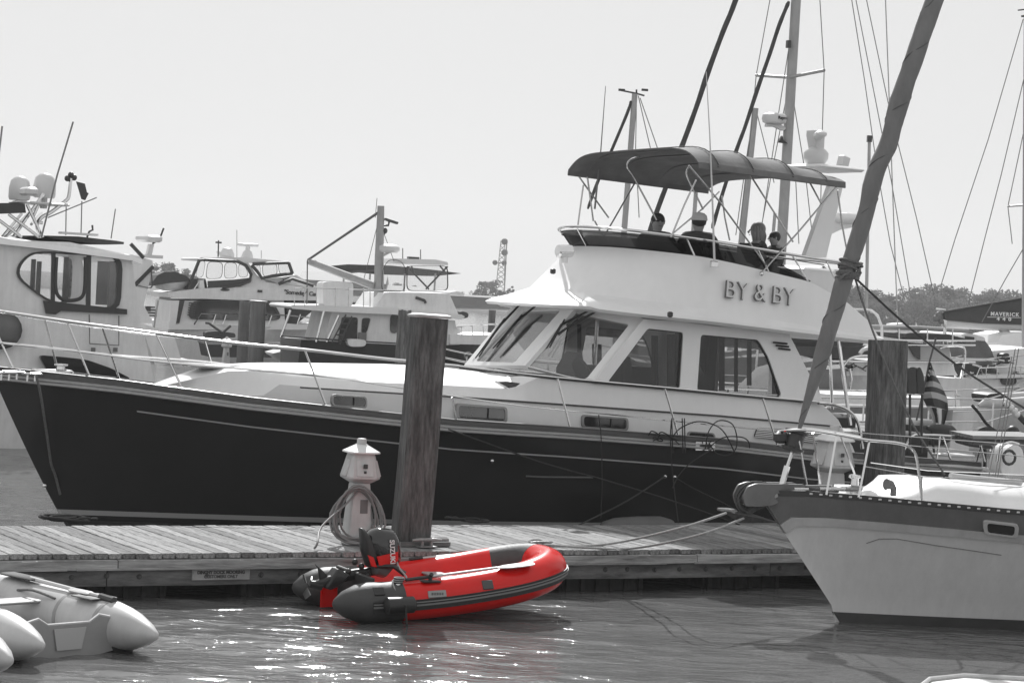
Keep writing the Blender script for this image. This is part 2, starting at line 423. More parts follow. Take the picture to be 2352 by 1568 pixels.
trees_px(1040, 1200, 15, interp([(1035, 672), (1080, 664), (1135, 664), (1150, 668), (1180, 672), (1200, 684)]), 25, 'low tree on the far bank below the lattice mast', 'trees on the far bank at the middle', (1, 3, 4))
trees_px(345, 440, 17, interp([(340, 612), (395, 606), (440, 624)]), 22, 'small far tree between the two white yachts at the left', 'trees on the far bank at the left', (1, 3, 4))
trees_px(650, 1040, 22, interp([(650, 640), (1040, 668)]), 60, 'far tree showing behind the long low shed', 'trees behind the far shed', (1, 3, 4))
def one_tree(u, v, y, k, label):
    q = SHORE.p(u, v, y); tree(q.x, y, q.z - 1.2, k, label, None)
one_tree(1118, 640, 18, 0, 'tallest round-topped tree just left of the lattice mast')
one_tree(1168, 654, 16, 5, 'thin half-bare tree just right of the lattice mast')
one_tree(1984, 656, 18, 2, 'flat-topped pine standing alone at the left of the right-hand wood')
one_tree(2104, 660, 16, 2, 'tall flat-topped pine in the middle of the right-hand wood')

# far buildings
def shed(u0, v0, u1, v1, y, dep, col, name, label, ridge=1.4):
    a = SHORE.p(u0, v0, y); b = SHORE.p(u1, v1, y); z0 = 1.0; zt = max(a.z, b.z)
    T = thing(name, label, 'building', fr=None, loc=SHORE.o + Matrix.Rotation(SHORE.a, 3, 'Z') @ V((a.x + b.x) / 2, y, 0), rz=SHORE.a)
    L_ = b.x - a.x
    m = MB(); m.box((0, dep / 2, (zt + z0) / 2), (L_, dep, zt - z0)); m.build('wall', mat('shed_wall%g' % col, col, .9, var=.15, scale=.3), T, 0)
    r = MB(); r.prism([V(-L_ / 2 - .6, -.8, zt), V(-L_ / 2 - .6, dep + .8, zt), V(-L_ / 2 - .6, dep / 2, zt + ridge)], (L_ + 1.2, 0, 0)); r.build('roof', mat('shed_roof%g' % col, col * 1.8, .8, var=.1, scale=.4), T, 0)
    n = int(L_ / 7)
    for i in range(n):
        k = MB(); k.box((-L_ / 2 + (i + .5) * L_ / n, -.05, z0 + (zt - z0) * .5), (L_ / n * .45, .3, (zt - z0) * .4)); k.build('window', mat('far_window', .03, .3), T, 0)
shed(690, 643, 880, 652, 30, 30, .13, 'long_shed', 'long low flat shed on the far bank behind the trawler', 2)
shed(880, 668, 1040, 678, 34, 24, .16, 'low_shed', 'paler low shed on the far bank beyond the enclosed flybridge', 1.4)
shed(1035, 679, 1200, 688, 6, 9, .07, 'quay_wall_shed', 'dark low waterside building under the trees at the foot of the lattice mast', .4)

# lattice mast
def lattice():
    b = SHORE.p(1148, 668, 40); t = SHORE.p(1155, 553, 40)
    o = SHORE.o + Matrix.Rotation(SHORE.a, 3, 'Z') @ V(t.x, 40, 0)
    T = thing('lattice_mast', 'tall lattice radio mast with small round dishes beyond the trees', 'radio mast', loc=o, rz=0)
    m = MB(); zt = t.z; z0 = 1
    w_ = lambda z: lerp(1.15, .45, (z - z0) / (zt - z0))
    for sx in (-1, 1):
        for sy in (-1, 1):
            m.tube([(sx * w_(z0), sy * w_(z0), z0), (sx * w_(zt), sy * w_(zt), zt)], .09, 4)
    N = 14
    for i in range(N):
        za, zb = lerp(z0, zt, i / N), lerp(z0, zt, (i + 1) / N)
        for s in (-1, 1):
            m.tube([(-w_(za), s * w_(za), za), (w_(zb), s * w_(zb), zb)], .07, 4); m.tube([(w_(za), s * w_(za), za), (-w_(zb), s * w_(zb), zb)], .07, 4)
            m.tube([(s * w_(za), -w_(za), za), (s * w_(zb), w_(zb), zb)], .07, 4)
    m.build('lattice', mat('mast_steel', .34, .6), T, 0)
    rod = MB().tube([(1.0, 0, z0), (.9, 0, zt)], .14, 6).build('cable_ladder', mat('mast_steel', .3), T)
    for (du, v, r) in ((9, 555, .75), (9, 580, .75), (-13, 603, .6), (8, 604, .6)):
        p = SHORE.p(1150 + du, v, 40)
        d = MB().lathe([(.01, .4), (r * .8, .3), (r, 0), (.01, -.1)], (p.x - t.x, -.4, p.z), 12, Matrix.Rotation(math.pi / 2, 3, 'X')); d.tube([(p.x - t.x, 0, p.z), (0, 0, p.z)], .12, 5)
        d.build('dish', mat('dish_grey', .14, .7), T)
lattice()

# ================================================================ THE DOCK
DA = math.degrees(math.atan2(27.69 - 22.83, 3.46 + 5.05))
DK = Fr(0.13, 25.67 - .05, DA)
DZ = .5; DWID = 2.5
def dock():
    T = tag(place(bpy.data.objects.new('dock', None), DK)); COL.objects.link(T)
    tag(T, 'long weathered plank dock crossing the picture in front of the dark-hulled yacht', 'dock')
    rnd = random.Random(11)
    x = -9.0; protos = []
    for i in range(8):
        m = MB(); wv = .134
        L_ = DWID + rnd.uniform(-.02, .02)
        n = 6; secs = []
        for k in range(n + 1):
            y = lerp(-.03, L_ - .02, k / n); zb = rnd.uniform(-.0025, .0025); e_ = rnd.uniform(-.002, .002)
            secs.append([V(-wv / 2 + e_, y, -.055), V(wv / 2 + e_, y, -.055), V(wv / 2 + e_, y, -.006 + zb), V(wv / 2 - .008, y, zb), V(-wv / 2 + .008, y, zb), V(-wv / 2 + e_, y, -.006 + zb)])
        m.loft(secs); protos.append(m.mesh('plank', 30))
    k = 0
    while x < 9.2:
        o = link('plank', protos[rnd.randrange(8)], PLANK, T)
        o.location = (x, rnd.uniform(-.018, .018), DZ + rnd.uniform(-.003, .004)); o.rotation_euler = (rnd.uniform(-.0012, .0012), rnd.uniform(-.014, .014), rnd.uniform(-.004, .004))
        x += .1475; k += 1
    # edge boards, one length after the other
    for (y, z, hgt, dep, mt, nm, L_) in ((-.055, .392, .10, .07, BEAM2, 'rub_board', 3.6), (-.02, .262, .19, .05, BEAM, 'fascia_board', 4.2), (DWID + .02, .36, .2, .05, BEAM, 'rear_board', 4.2)):
        xx = -9.0 + (.7 if nm == 'rub_board' else 0)
        while xx < 9:
            b = MB(); secs = []
            for q in range(9):
                X = lerp(0, L_ - .012, q / 8); j = rnd.uniform(-.006, .006); h2 = hgt / 2 + rnd.uniform(-.006, .004)
                secs.append([V(X, -dep / 2 + j, -h2), V(X, dep / 2, -h2), V(X, dep / 2, h2), V(X, -dep / 2 + j, h2 - .008)])
            b.loft(secs); o = b.build(nm, mt, T, 25); o.location = (xx, y, z)
            xx += L_
    # lower batten under the rub board
    for xx in (-8.4, -5.2, -1.1, 2.4, 6.0):
        b = MB().box((1.6, -.09, .347), (3.1, .03, .022)); o = b.build('batten', BEAM2, T, 0); o.location = (xx, 0, 0)
    bolt = MB().lathe([(.03, 0), (.03, .008), (.017, .01), (.017, .028), (.001, .03)], (0, 0, 0), 8, Matrix.Rotation(math.pi / 2, 3, 'X')).mesh('bolt', 30)
    for u in (165, 245, 320, 475, 600, 690, 1052, 1390, 1440, 1503, 1560, 1620, 1680, 1733, 1790, 1850):
        p = DK.p(u, 1306, -.045); o = link('bolt', bolt, RUSTY, T); o.location = (p.x, -.046, .27 + rnd.uniform(-.008, .008))
    # floats and cross timbers in the dark underneath
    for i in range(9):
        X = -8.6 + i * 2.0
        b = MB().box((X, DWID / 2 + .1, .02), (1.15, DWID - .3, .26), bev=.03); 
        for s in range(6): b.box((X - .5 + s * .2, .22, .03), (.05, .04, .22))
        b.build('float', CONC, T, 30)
    for i in range(10):
        b = MB().box((-9 + i * 2.0 + .1, DWID / 2, .3), (.1, DWID - .1, .2)); b.build('crossbeam', BEAM, T, 0)
    b = MB().box((0, DWID * .5, .28), (17.6, .1, .18)).build('stringer', BEAM, T, 0)
    b = MB().box((0, DWID - .3, .2), (17.6, .1, .34)).build('stringer', BEAM, T, 0)
    # dark plate around the pile hole
    p = DK.z(966, 1258, DZ)
    for (du, ww) in ((-.42, .10), (.42, .10)):
        pass
    return T
DOCK = dock()

# dock sign
def sign():
    a = DK.p(443, 1292, -.06); b = DK.p(575, 1293, -.06); c = DK.p(443, 1318, -.06)
    w_ = b.x - a.x; h_ = abs(a.z - c.z); cx = (a.x + b.x) / 2
    R = Matrix.Rotation(DK.a, 3, 'Z'); cz = .278
    T = thing('dock_sign', 'small pale framed notice on the dock edge, reading Dinghy Dock Mooring Customers Only', 'sign', loc=DK.o + R @ V(cx, -.05, cz), rz=DK.a)
    MB().box((0, 0, 0), (w_, .012, h_)).build('board', SIGNM, T, 0)
    f = MB()
    for s in (-1, 1):
        f.box((0, -.009, s * (h_ / 2 - .008)), (w_, .006, .012)); f.box((s * (w_ / 2 - .008), -.0088, 0), (.012, .006, h_ - .03))
    f.build('frame', BEAM2, T, 0)
    text_mesh('DINGHY DOCK MOORING', h_ * .40, (0, -.009, h_ * .17), (1, 0, 0), (0, 0, 1), .003, 1.0, squash=.93, bold=.0022).build('lettering', mat('sign_ink', .04, .6), T, 0)
    text_mesh('CUSTOMERS ONLY', h_ * .40, (0, -.009, -h_ * .2), (1, 0, 0), (0, 0, 1), .003, 1.0, squash=.93, bold=.001).build('lettering', mat('sign_ink', .07, .6), T, 0)
sign()

# ---------------------------------------------------------------- piles
def pile(name, label, foot, top, width, rz, mtl=PILE, group=None, z0=-1.5, cap=False, cap_d=.03, sides='square'):
    """foot, top: world points on the pile axis"""
    foot, top = Vector(foot), Vector(top)
    d = (top - foot); ax = d.normalized()
    T = thing(name, label, 'pile', loc=foot, rz=rz, group=group)
    Ri = Matrix.Rotation(-rz, 3, 'Z'); rnd = random.Random(int(foot.x * 10 + 50))
    h = width / 2
    if sides == 'square': base = [(-h, -h * .82), (-h * .82, -h), (h * .82, -h), (h, -h * .82), (h, h * .82), (h * .82, h), (-h * .82, h), (-h, h * .82)]
    else: base = [(h * math.cos(k * math.pi / 8), h * math.sin(k * math.pi / 8)) for k in range(16)]
    rings = []; n = 14
    for i in range(n + 1):
        t = i / n; z = lerp(z0 - foot.z, (top.z - foot.z), t); c = Ri @ (ax * (z / ax.z))
        s = lerp(1.03, .97, t) ; j = rnd.uniform(-.004, .004)
        rings.append([V(c.x + x * s + j, c.y + y * s + rnd.uniform(-.002, .002), c.z + (rnd.uniform(-.012, .012) if i == n else 0)) for x, y in base])
    MB().loft(rings).build('post', mtl, T, 30)
    if cap:
        m = MB(); c = Ri @ d
        r2 = []
        for dz, s in ((.004, 1.04), (.02, 1.12), (.035, 1.1), (.045, .8)):
            r2.append([V(c.x + x * s, c.y + y * s, c.z + dz + rnd.uniform(-.006, .006)) for x, y in base])
        m.loft(r2).build('cap', PED, T, 30)
    return T
def onz(u, v, z): return W0.z(u, v, z)
# big front pile, through the dock just behind its front edge
pf = DK.z(959, 1253, DZ); pf.y += .18; R_ = Matrix.Rotation(DK.a, 3, 'Z'); fw = DK.o + R_ @ pf
tw = fw + V(0, 0, 0); tp = W0.p(986, 730, fw.y); pile('mooring_pile', 'thick square timber pile with worn corners, right of the hose-hung power pedestal', (fw.x, fw.y, DZ), tp, .385, math.radians(17), cap=True, z0=-.8)
# collar timbers beside that pile
cl = MB()
for dx in (-.27, .33): cl.box((pf.x + dx, pf.y, DZ + .03), (.07, .5, .05))
cl.box((pf.x + .03, pf.y - .26, DZ + .032), (.66, .07, .045))
c_ = tag(place(cl.build('pile_collar', BEAM, None, 0), DK), 'dark timber collar around the foot of the thick front pile', 'timber collar')
# small round pile just behind it
q = W0.p(930, 712, 33.6); pile('back_pile', 'thinner round dark pile peeking out behind the top left of the thick front pile', (q.x - .03, 33.6, .4), q, .2, 0, PILE, sides='round')
# right pile
q = W0.p(2040, 781, 29.4); f_ = W0.p(2026, 1216, 29.4); f_.z = DZ; pile('right_pile', 'tall square dark pile at the right, between the yacht stern and the striped flag', f_, q, .42, math.radians(17), z0=-1)
# far piles
for (u, v, y, wd, lb, sd) in ((594, 693, 84, .60, 'round pale-topped pile behind the foredeck rail, right one of the touching pair', 'round'), (563, 692, 85, .43, 'darker pile left of and touching the pale-topped round pile', 'round'),
                              (1131, 712, 100, .32, 'far slim dark pile standing in the water between the front pile and the windshield', 'round'), (379, 682, 150, .7, 'far dark pile at the stern of the yacht carrying the covered tender', 'square')):
    q = W0.p(u, v, y); pile('far_pile', lb, (q.x, y, 0), q, wd, .3, PILEFAR, sides=sd, cap=(u == 594))

# ---------------------------------------------------------------- power pedestals
def pedestal(fr_loc, rz, label, s=1.0, hose=False):
    T = thing('power_pedestal', label, 'power pedestal', loc=fr_loc, rz=rz)
    def sq(w_, z, c=.12, wy=None): 
        wy = wy or w_; k = 1 - c; return [V(x * w_ * s, y * wy * s, z * s) for x, y in ((-k, -1), (k, -1), (1, -k), (1, k), (k, 1), (-k, 1), (-1, k), (-1, -k))]
    MB().loft([sq(.17, 0), sq(.155, .02), sq(.135, .3), sq(.105, .70), sq(.1, .72)]).build('lower_body', PED, T, 30)
    MB().loft([sq(.1, .72), sq(.2, .78, .3), sq(.205, .80, .3), sq(.135, 1.06), sq(.13, 1.09)]).build('upper_body', PED, T, 30)
    MB().box((0, -.178 * s, .905 * s), (.2 * s, .012, .2 * s), rx=-.27, bev=.004).build('panel', PED, T, 30)
    MB().box((0, -.203 * s, .93 * s), (.05, .012, .05), bev=.004).build('outlet', TRIM, T); MB().box((0, -.197 * s, .86 * s), (.03, .012, .03)).build('breaker', TRIM, T, 0)
    MB().box((.03 * s, -.125 * s, .45 * s), (.09 * s, .01, .16 * s), rx=-.08).build('water_valve_cover', mat('seam_grey', .15, .6), T, 0)
    for sx in (-1, 1):
        MB().box((sx * .185 * s, -.02 * s, .90 * s), (.02, .2 * s, .2 * s), ry=-sx * .3, bev=.005).build('socket_cover', PED, T, 30)
    MB().loft([sq(.19, 1.075, .3), sq(.196, 1.085, .3), sq(.19, 1.097, .3), sq(.06, 1.175, .3), sq(.065, 1.178, .3)]).build('roof', mat('pedestal_roof', .74, .4, var=.05), T, 25)
    MB().lathe([(.058 * s, 1.17 * s), (.058 * s, 1.235 * s), (.05 * s, 1.245 * s), (.001, 1.25 * s)], n=14).build('finial', PED, T)
    return T
R_ = Matrix.Rotation(DK.a, 3, 'Z')
pp = DK.z(806, 1250, DZ); pw = DK.o + R_ @ pp
pedestal(pw + V(.05, .15, 0), DK.a - .15, 'pale power pedestal hung with a coiled hose, left of the thick pile', .95)
def hose_coil():
    rnd = random.Random(5); m = MB(); c = pw + V(.05, .15, 0)
    Rz = Matrix.Rotation(DK.a - .15, 3, 'Z')
    for k in range(8):
        pts = []; w_ = .20 + .018 * k * rnd.uniform(.6, 1.1); dep = -.16 - .012 * k if k % 2 else -.13 - .012 * k
        sh = rnd.uniform(-.05, .07) + (k - 4) * .012; ht = rnd.uniform(.54, .64); zc = .345 + rnd.uniform(-.01, .01)
        for j in range(20):
            t = j / 20 * 2 * math.pi; x = sh * (1 - math.cos(t)) * .8 + w_ * math.sin(t) * (1 - .25 * math.cos(t)) ; z = zc + ht / 2 * math.cos(t)
            y = dep + .02 * math.sin(t * 2 + k) - (.03 if z < .3 else 0) + .07 * (z - .1)
            pts.append(Rz @ V(x - .07, y, z) + c)
        m.tube(pts, .0125, 7, closed=True)
    p0 = Rz @ V(-.06, -.14, .6) + c; e_ = W0.z(722, 1259, DZ + .02)
    pts = spline([p0, Rz @ V(-.22, -.2, .45) + c, lerp(c + V(-.3, -.25, 0), e_, .55) + V(0, 0, .22), e_ + V(.03, 0, .06), e_], 6)
    m.tube(pts, .0125, 7)
    o = m.build('hose', HOSE); tag(o, 'grey water hose coiled in loose loops over the front power pedestal', 'hose')
hose_coil()
pr = W0.z(1905, 1232, DZ); pedestal(V(pr.x, pr.y + .1, DZ), DK.a - .1, 'pale power pedestal behind the sailboat pulpit, left of the right-hand pile', 1.15)
pedestal(W0.p(518, 835, 88) + V(0, 0, 0), .5, 'tiny far white power pedestal left of the pale-topped round pile', .85)
pedestal(W0.p(886, 832, 88) + V(0, 0, 0), .5, 'far white power pedestal just left of the thick front pile', .85)

# cleat by the pile
def cleat(u, v, label, s=1.0, fr=DK, z=DZ, mt=GALV, rz=0.0):
    p = fr.z(u, v, z + .01); w_ = fr.o + Matrix.Rotation(fr.a, 3, 'Z') @ p
    T = thing('dock_cleat', label, 'cleat', loc=w_, rz=fr.a + rz)
    MB().box((0, 0, .006), (.2 * s, .09 * s, .012), bev=.004).build('base', mt, T)
    m = MB()
    for x in (-.05, .05): m.tube([(x * s, 0, 0), (x * s, 0, .06 * s)], .017 * s, 8)
    m.build('post', mt, T)
    MB().tube([(-.16 * s, 0, .068 * s), (-.08 * s, 0, .072 * s), (.08 * s, 0, .072 * s), (.16 * s, 0, .068 * s)], [.012 * s, .02 * s, .02 * s, .012 * s], 8).build('horn', mt, T)
cleat(980, 1256, 'squat galvanised cleat at the foot of the thick front pile', 1.15)
cleat(1240, 1256, 'small cleat on the dock edge where the sailboat lines are tied', .8)
b = MB().box((0, 0, .05), (.16, .12, .1), bev=.02); o = place(b.build('wood_block', BEAM2), loc=W0.z(1012, 1252, DZ), rz=DK.a); tag(o, 'short grey wood block beside the thick pile', 'wood block')

def rope_heap(u, v, z, r, n, mt, label, rr=.012, seed=1):
    rnd = random.Random(seed); c = W0.z(u, v, z); pts = []
    for i in range(n):
        t = i * 1.15; q = r * (.45 + .55 * rnd.random())
        pts.append(c + V(math.cos(t) * q * 1.3, math.sin(t) * q * .8, .012 + .07 * rnd.random() * (1 - q / r * .5)))
    m = MB().tube(spline(pts, 6), rr, 7); o = m.build('rope_coil', mt); tag(o, label, 'rope')
rope_heap(155, 1196, DZ, .27, 22, ROPED, 'dark tangled rope heaped on the dock under the yacht bow', .016, 2)
rope_heap(1070, 1198, DZ, .24, 16, ROPED, 'dark rope pile on the far side of the dock just right of the thick pile', .014, 3)
rope_heap(1242, 1252, DZ, .12, 16, ROPEL, 'pale rope knotted round the small dock cleat', .011, 4)
# ================================================================ HULLS
class Hull:
    def __init__(s, zb, sheer, stem, stern, B, p=(1.5, 2.3), sm=(.62, .45), wb=.86, tail=(.8, .92), flare=1.0):
        s.zb, s.sheer, s.stem, s.stern, s.B, s.p_, s.sm, s.wb, s.tail, s.fl = zb, sheer, stem, stern, B, p, sm, wb, tail, flare
    def sz(s, t): return s.sheer(lerp(s.stem(1), s.stern(1), t))
    def hb(s, t, k):
        k = min(max(k, 0), 1.05); sm = lerp(s.sm[0], s.sm[1], k); p = lerp(s.p_[0], s.p_[1], k)
        f = 1 - (1 - min(1, t / sm)) ** p
        tl = lerp(s.tail[0], s.tail[1], k); g = 1 if t < sm else 1 - (1 - tl) * ((t - sm) / (1 - sm)) ** 2
        return s.B * f * g * lerp(s.wb, 1, min(1, max(0, k)) ** s.fl)
    def pt(s, t, k, side=-1, out=0.0):
        x = lerp(s.stem(k), s.stern(k), t); return V(x, side * (max(0, s.hb(t, k)) + out), lerp(s.zb, s.sz(t), k))
    def kz(s, t, z): return (z - s.zb) / (s.sz(t) - s.zb)
    def tx(s, x): return (x - s.stem(1)) / (s.stern(1) - s.stem(1))
    def hx(s, x): return s.hb(s.tx(x), 1)
    def body(s, n=40, m=12, deck=.02):
        mb = MB(); N = [(i / n) ** 1.25 for i in range(n + 1)]
        rings = []
        for t in N:
            near = [s.pt(t, k / m, -1) for k in range(m + 1)]; far = [s.pt(t, k / m, 1) for k in range(m, -1, -1)]
            zc = near[-1].z - deck
            rings.append(near + [V(near[-1].x + .0, near[-1].y * .97, zc), V(far[0].x, far[0].y * .97, zc)] + far)
        mb.loft(rings, caps=True); return mb
    def band(s, k0, k1, out, t0=0.0, t1=1.0, n=40, inn=-.03, both=True, sides=(-1, 1)):
        mb = MB()
        for sd_ in (sides if both else (-1,)):
            rings = []
            for i in range(n + 1):
                t = lerp(t0, t1, (i / n) ** 1.25 if t0 == 0 else i / n); a = k0(t); b = k1(t)
                rings.append([s.pt(t, a, sd_, inn), s.pt(t, a, sd_, out), s.pt(t, b, sd_, out), s.pt(t, b, sd_, inn)])
            mb.loft(rings)
        return mb
def tubepx(fr, pts, r, n=8, spl=0):
    """pts: (u, v, y) seen on the lengthwise plane y of the thing"""
    q = [fr.p(*p) for p in pts]
    if spl: q = spline(q, spl)
    return MB().tube(q, r, n)

# ================================================================ THE DARK-HULLED YACHT
so_ = W0.z(120, 1175, .3)
Y = Fr(so_.x, so_.y, 32)
yacht = thing('motor_yacht', 'large yacht with a dark hull, white cabin and the name BY & BY on its flybridge', 'motor yacht', Y)
def build_hull():
    P = lambda u, v, y: Y.p(u, v, y)
    top = P(-12, 872, 0)
    pts = [(top.x, top.z)]
    for (u, v, y) in ((300, 907, -1.1), (600, 947, -1.8), (1041, 993, -2.1), (1300, 1008, -2.1), (1654, 1034, -2.1), (1867, 1059, -2.08), (2262, 1088, -2.0)):
        q = P(u, v, y); pts.append((q.x, q.z))
    xe = pts[-1][0]
    h = Hull(-.55, interp(pts), lambda k: lerp(.75, top.x, ((k * 1.0)) ** .8) if k < 1 else top.x, lambda k: xe + .15 * (1 - k), 2.12, p=(1.45, 2.25), sm=(.68, .5), wb=.8, tail=(.86, .9), flare=.8)
    return h
YH = build_hull()
print('sheer', [round(YH.sheer(x), 2) for x in (-.8, 2, 5, 8, 11, 14)], 'xe', YH.stern(1), 'stem', YH.stem(1))
YH.body(56, 14).build('hull', BLACKHULL, yacht, 30)
YH.band(lambda t: YH.kz(t, .27), lambda t: YH.kz(t, .335), .006, n=50).build('boot_stripe', mat('stripe_paint', .36, .3), yacht, 30)
YH.band(lambda t: YH.kz(t, -.5), lambda t: YH.kz(t, .2), .004, n=40).build('waterline_paint', ANTIF, yacht, 30)
# thin cove line below the rub rail
def cove(off): return lambda t: YH.kz(t, YH.sz(t) - off)
t0 = .055 if False else YH.tx(Y.p(330, 957, -1.25).x)
YH.band(lambda t: YH.kz(t, YH.sz(t) - lerp(.21, .30, t)), lambda t: YH.kz(t, YH.sz(t) - lerp(.19, .28, t)), .006, t0, .985).build('cove_line', mat('cove_line', .38, .3), yacht, 30)
# rub rail: a pale double moulding
def railband(z0, z1, out, name, m, inn=-.03):
    mb = MB()
    for sd_ in (-1, 1):
        rings = []
        for i in range(61):
            t = (i / 60) ** 1.2; p = YH.pt(t, 1, sd_, 0); 
            sg = sd_; a = [(inn, z0), (out * .6, z0), (out, lerp(z0, z1, .3)), (out, lerp(z0, z1, .7)), (out * .6, z1), (inn, z1)]
            rings.append([V(p.x - (o * .8 if t < .04 else 0), p.y + sg * o, p.z + z) for o, z in a])
        mb.loft(rings)
    return mb.build(name, m, yacht, 40)
railband(0.0, .042, .055, 'rub_rail', RUB); railband(.046, .082, .04, 'rub_rail', RUB); railband(.086, .16, .012, 'toe_rail', TEAK)
railband(.162, .176, .03, 'cap_rail', mat('varnished_cap', .2, .3, coat=.5))
# stern bright exhaust vents, hull step
m = MB()
a_ = Y.p(1210, 1093, -2.08); b_ = Y.p(1362, 1096, -2.1)
def onhull(u, v, out=.01, rr=Y):
    q = rr.p(u, v, -2.0)
    for _ in range(6):
        t = YH.tx(q.x); k = YH.kz(min(max(t, 0), 1), q.z); 
        t = (q.x - YH.stem(k)) / (YH.stern(k) - YH.stem(k)); t = min(max(t, 0.01), 1)
        q = rr.p(u, v, -YH.hb(t, k) - out)
    return q
MB().tube([onhull(u, v, .0) for u, v in ((1208, 1093), (1250, 1095), (1300, 1095.5), (1362, 1096))], .012, 6).build('vent_lip', mat('lip', .12, .3), yacht)
for (u, v) in ((1130, 1058), (1527, 1094), (1549, 1095), (103, 1115)):
    q = onhull(u, v, .0); MB().ball(q, .03, 10, 6).build('through_hull_fitting', CHROME, yacht)

# ---- trunk cabin and lower side of the house: one long moulding
GR = interp([(q.x, q.z) for q in [Y.p(u, v, -1.6) for u, v in ((690, 890), (1041, 912), (1295, 930), (1654, 956), (1930, 981))]])
BL = interp([(q.x, q.z) for q in [Y.p(u, v, -1.58) for u, v in ((1075, 846), (1280, 869), (1563, 895), (1850, 922), (1894, 927))]])
TOPp = [Y.p(u, v, 0) for u, v in ((340, 890), (355, 883), (420, 862), (495, 839), (620, 836), (940, 841), (1080, 848))]
TP = interp([(q.x, q.z) for q in TOPp])
xn = TOPp[0].x; xw = Y.p(1080, 840, 0).x; xa = Y.p(1894, 927, -1.58).x; xend = Y.p(1982, 1035, -1.6).x
print('nose', xn, 'ws', xw, 'aft', xa, xend)
def house():
    mb = MB(); rings = []; xs_ = list(np.linspace(xn, xw - .3, 26)) + [xw - .15, xw, xw + .15] + list(np.linspace(xw + .4, xa, 12)) + [xa + .35, lerp(xa, xend, .8), xend]
    for x in xs_:
        nose = min(1, max(0, (x - xn) / 2.6)); wv = min(1.6, (YH.hx(x) - .48) ) * min(1, .12 + .9 * nose ** .55)
        dk = YH.sheer(x) + .02; zt = TP(x); zg = lerp(min(GR(x), zt - .1), GR(x), min(1, nose * 1.2)) if x < xw else GR(x)
        if x < Y.p(690, 890, -1.6).x: zg = lerp(dk + .02, zg, nose)
        zt = max(zt, dk + .03)
        zg = min(zg, zt - .05 * nose)
        q = min(1, max(0, (x - (xw - .2)) / .4)); b = BL(x)
        if x > xa:
            f = (x - xa) / (xend - xa); drop = interp([(0, 0), (.35, .22), (.6, .26), (1, .95)])(f)
            b = BL(xa) - drop; zg = min(GR(x), b - .02); dk = YH.sheer(x) - .02; b = max(b, dk + .03); zg = max(min(zg, b - .01), dk + .01)
        fd = [(-wv, dk - .2), (-wv, zg), (-wv + .025, zg + .02), (-wv + .10, lerp(zg, zt, .45)), (-wv + .42 * nose, lerp(zg, zt, .88)), (-wv * .45, lerp(zg, zt, .985)), (0, zt)]
        hs = [(-wv, dk - .2), (-wv, zg), (-wv + .025, zg + .02), (-wv + .05, b), (-wv + .12, b + .002), (-wv + .14, b - .3), (0, b - .3)]
        sec = [(lerp(c[0], d[0], q), lerp(c[1], d[1], q)) for c, d in zip(fd, hs)]
        rings.append([V(x, y, z) for y, z in sec] + [V(x, -y, z) for y, z in reversed(sec[:-1])])
    mb.loft(rings); return mb
house().build('trunk_cabin', WHITE, yacht, 32)
# dark groove along the side, handrails
tubepx(Y, [(690, 889, -1.61), (1041, 911, -1.612), (1295, 929, -1.612), (1654, 955, -1.612), (1930, 980, -1.612)], .013, 6).build('side_groove', TRIM, yacht)
tubepx(Y, [(1052, 841, -1.6), (1150, 853, -1.61), (1280, 867, -1.61), (1563, 893, -1.6), (1850, 920, -1.59), (1894, 925, -1.58)], .019, 8).build('belt_rail', CHROME, yacht)
tubepx(Y, [(1055, 845, -1.6), (1280, 871, -1.6), (1563, 897, -1.59), (1850, 924, -1.58)], .01, 6).build('belt_shadow_gap', TRIM, yacht)
# foredeck hatch rim and eyebrow line on the cabin top
MB().box(V(TOPp[5].x - 3.0, 0, TP(TOPp[5].x - 3.0) + .01), (.62, .62, .05), bev=.02).build('deck_hatch', mat('hatch_acrylic', .35, .2), yacht)
for (u0, u1, v0, v1) in ((560, 615, 841, 839), (575, 660, 839, 838)):
    pass
tubepx(Y, [(498, 841, .5), (560, 838, .5), (655, 838, .5)], .02, 6).build('grab_rail', TEAK, yacht)
# portlights in bright frames
def portlight(u0, v0, u1, v1, y=-1.6, name='portlight', round_=.06):
    c = [Y.p(u0, v0, y), Y.p(u1, v0 + (u1 - u0) * .077, y), Y.p(u1, v1, y), Y.p(u0, v1 - (u1 - u0) * .077, y)]
    cen = sum(c, V(0, 0, 0)) / 4
    o2 = rounded([cen + (p - cen) * 1.0 for p in c], round_); i2 = rounded([cen + V((p - cen).x * .91, 0, (p - cen).z * .76) for p in c], round_ * .8)
    pr = plate(MB(), cen, (0, -1, 0), o2, [i2], .05, .03).build(name, mat('bright_frame', .3, .3, metal=.6), yacht, 30)
    g = plate(MB(), cen, (0, -1, 0), [cen + (p - cen) * 1.02 for p in i2], [], .012, .022).build('pane', DGLASS, pr, 30)
    w_ = (c[1] - c[0]).length
    MB().box(cen + V(w_ * .12, -.034, 0), (.012, .012, (c[0] - c[3]).length * .62)).build('sash_bar', TRIM, pr, 0)
portlight(760, 904, 841, 938); portlight(1046, 925, 1163, 971); portlight(1334, 951, 1441, 989); portlight(1578, 989, 1640, 1017)
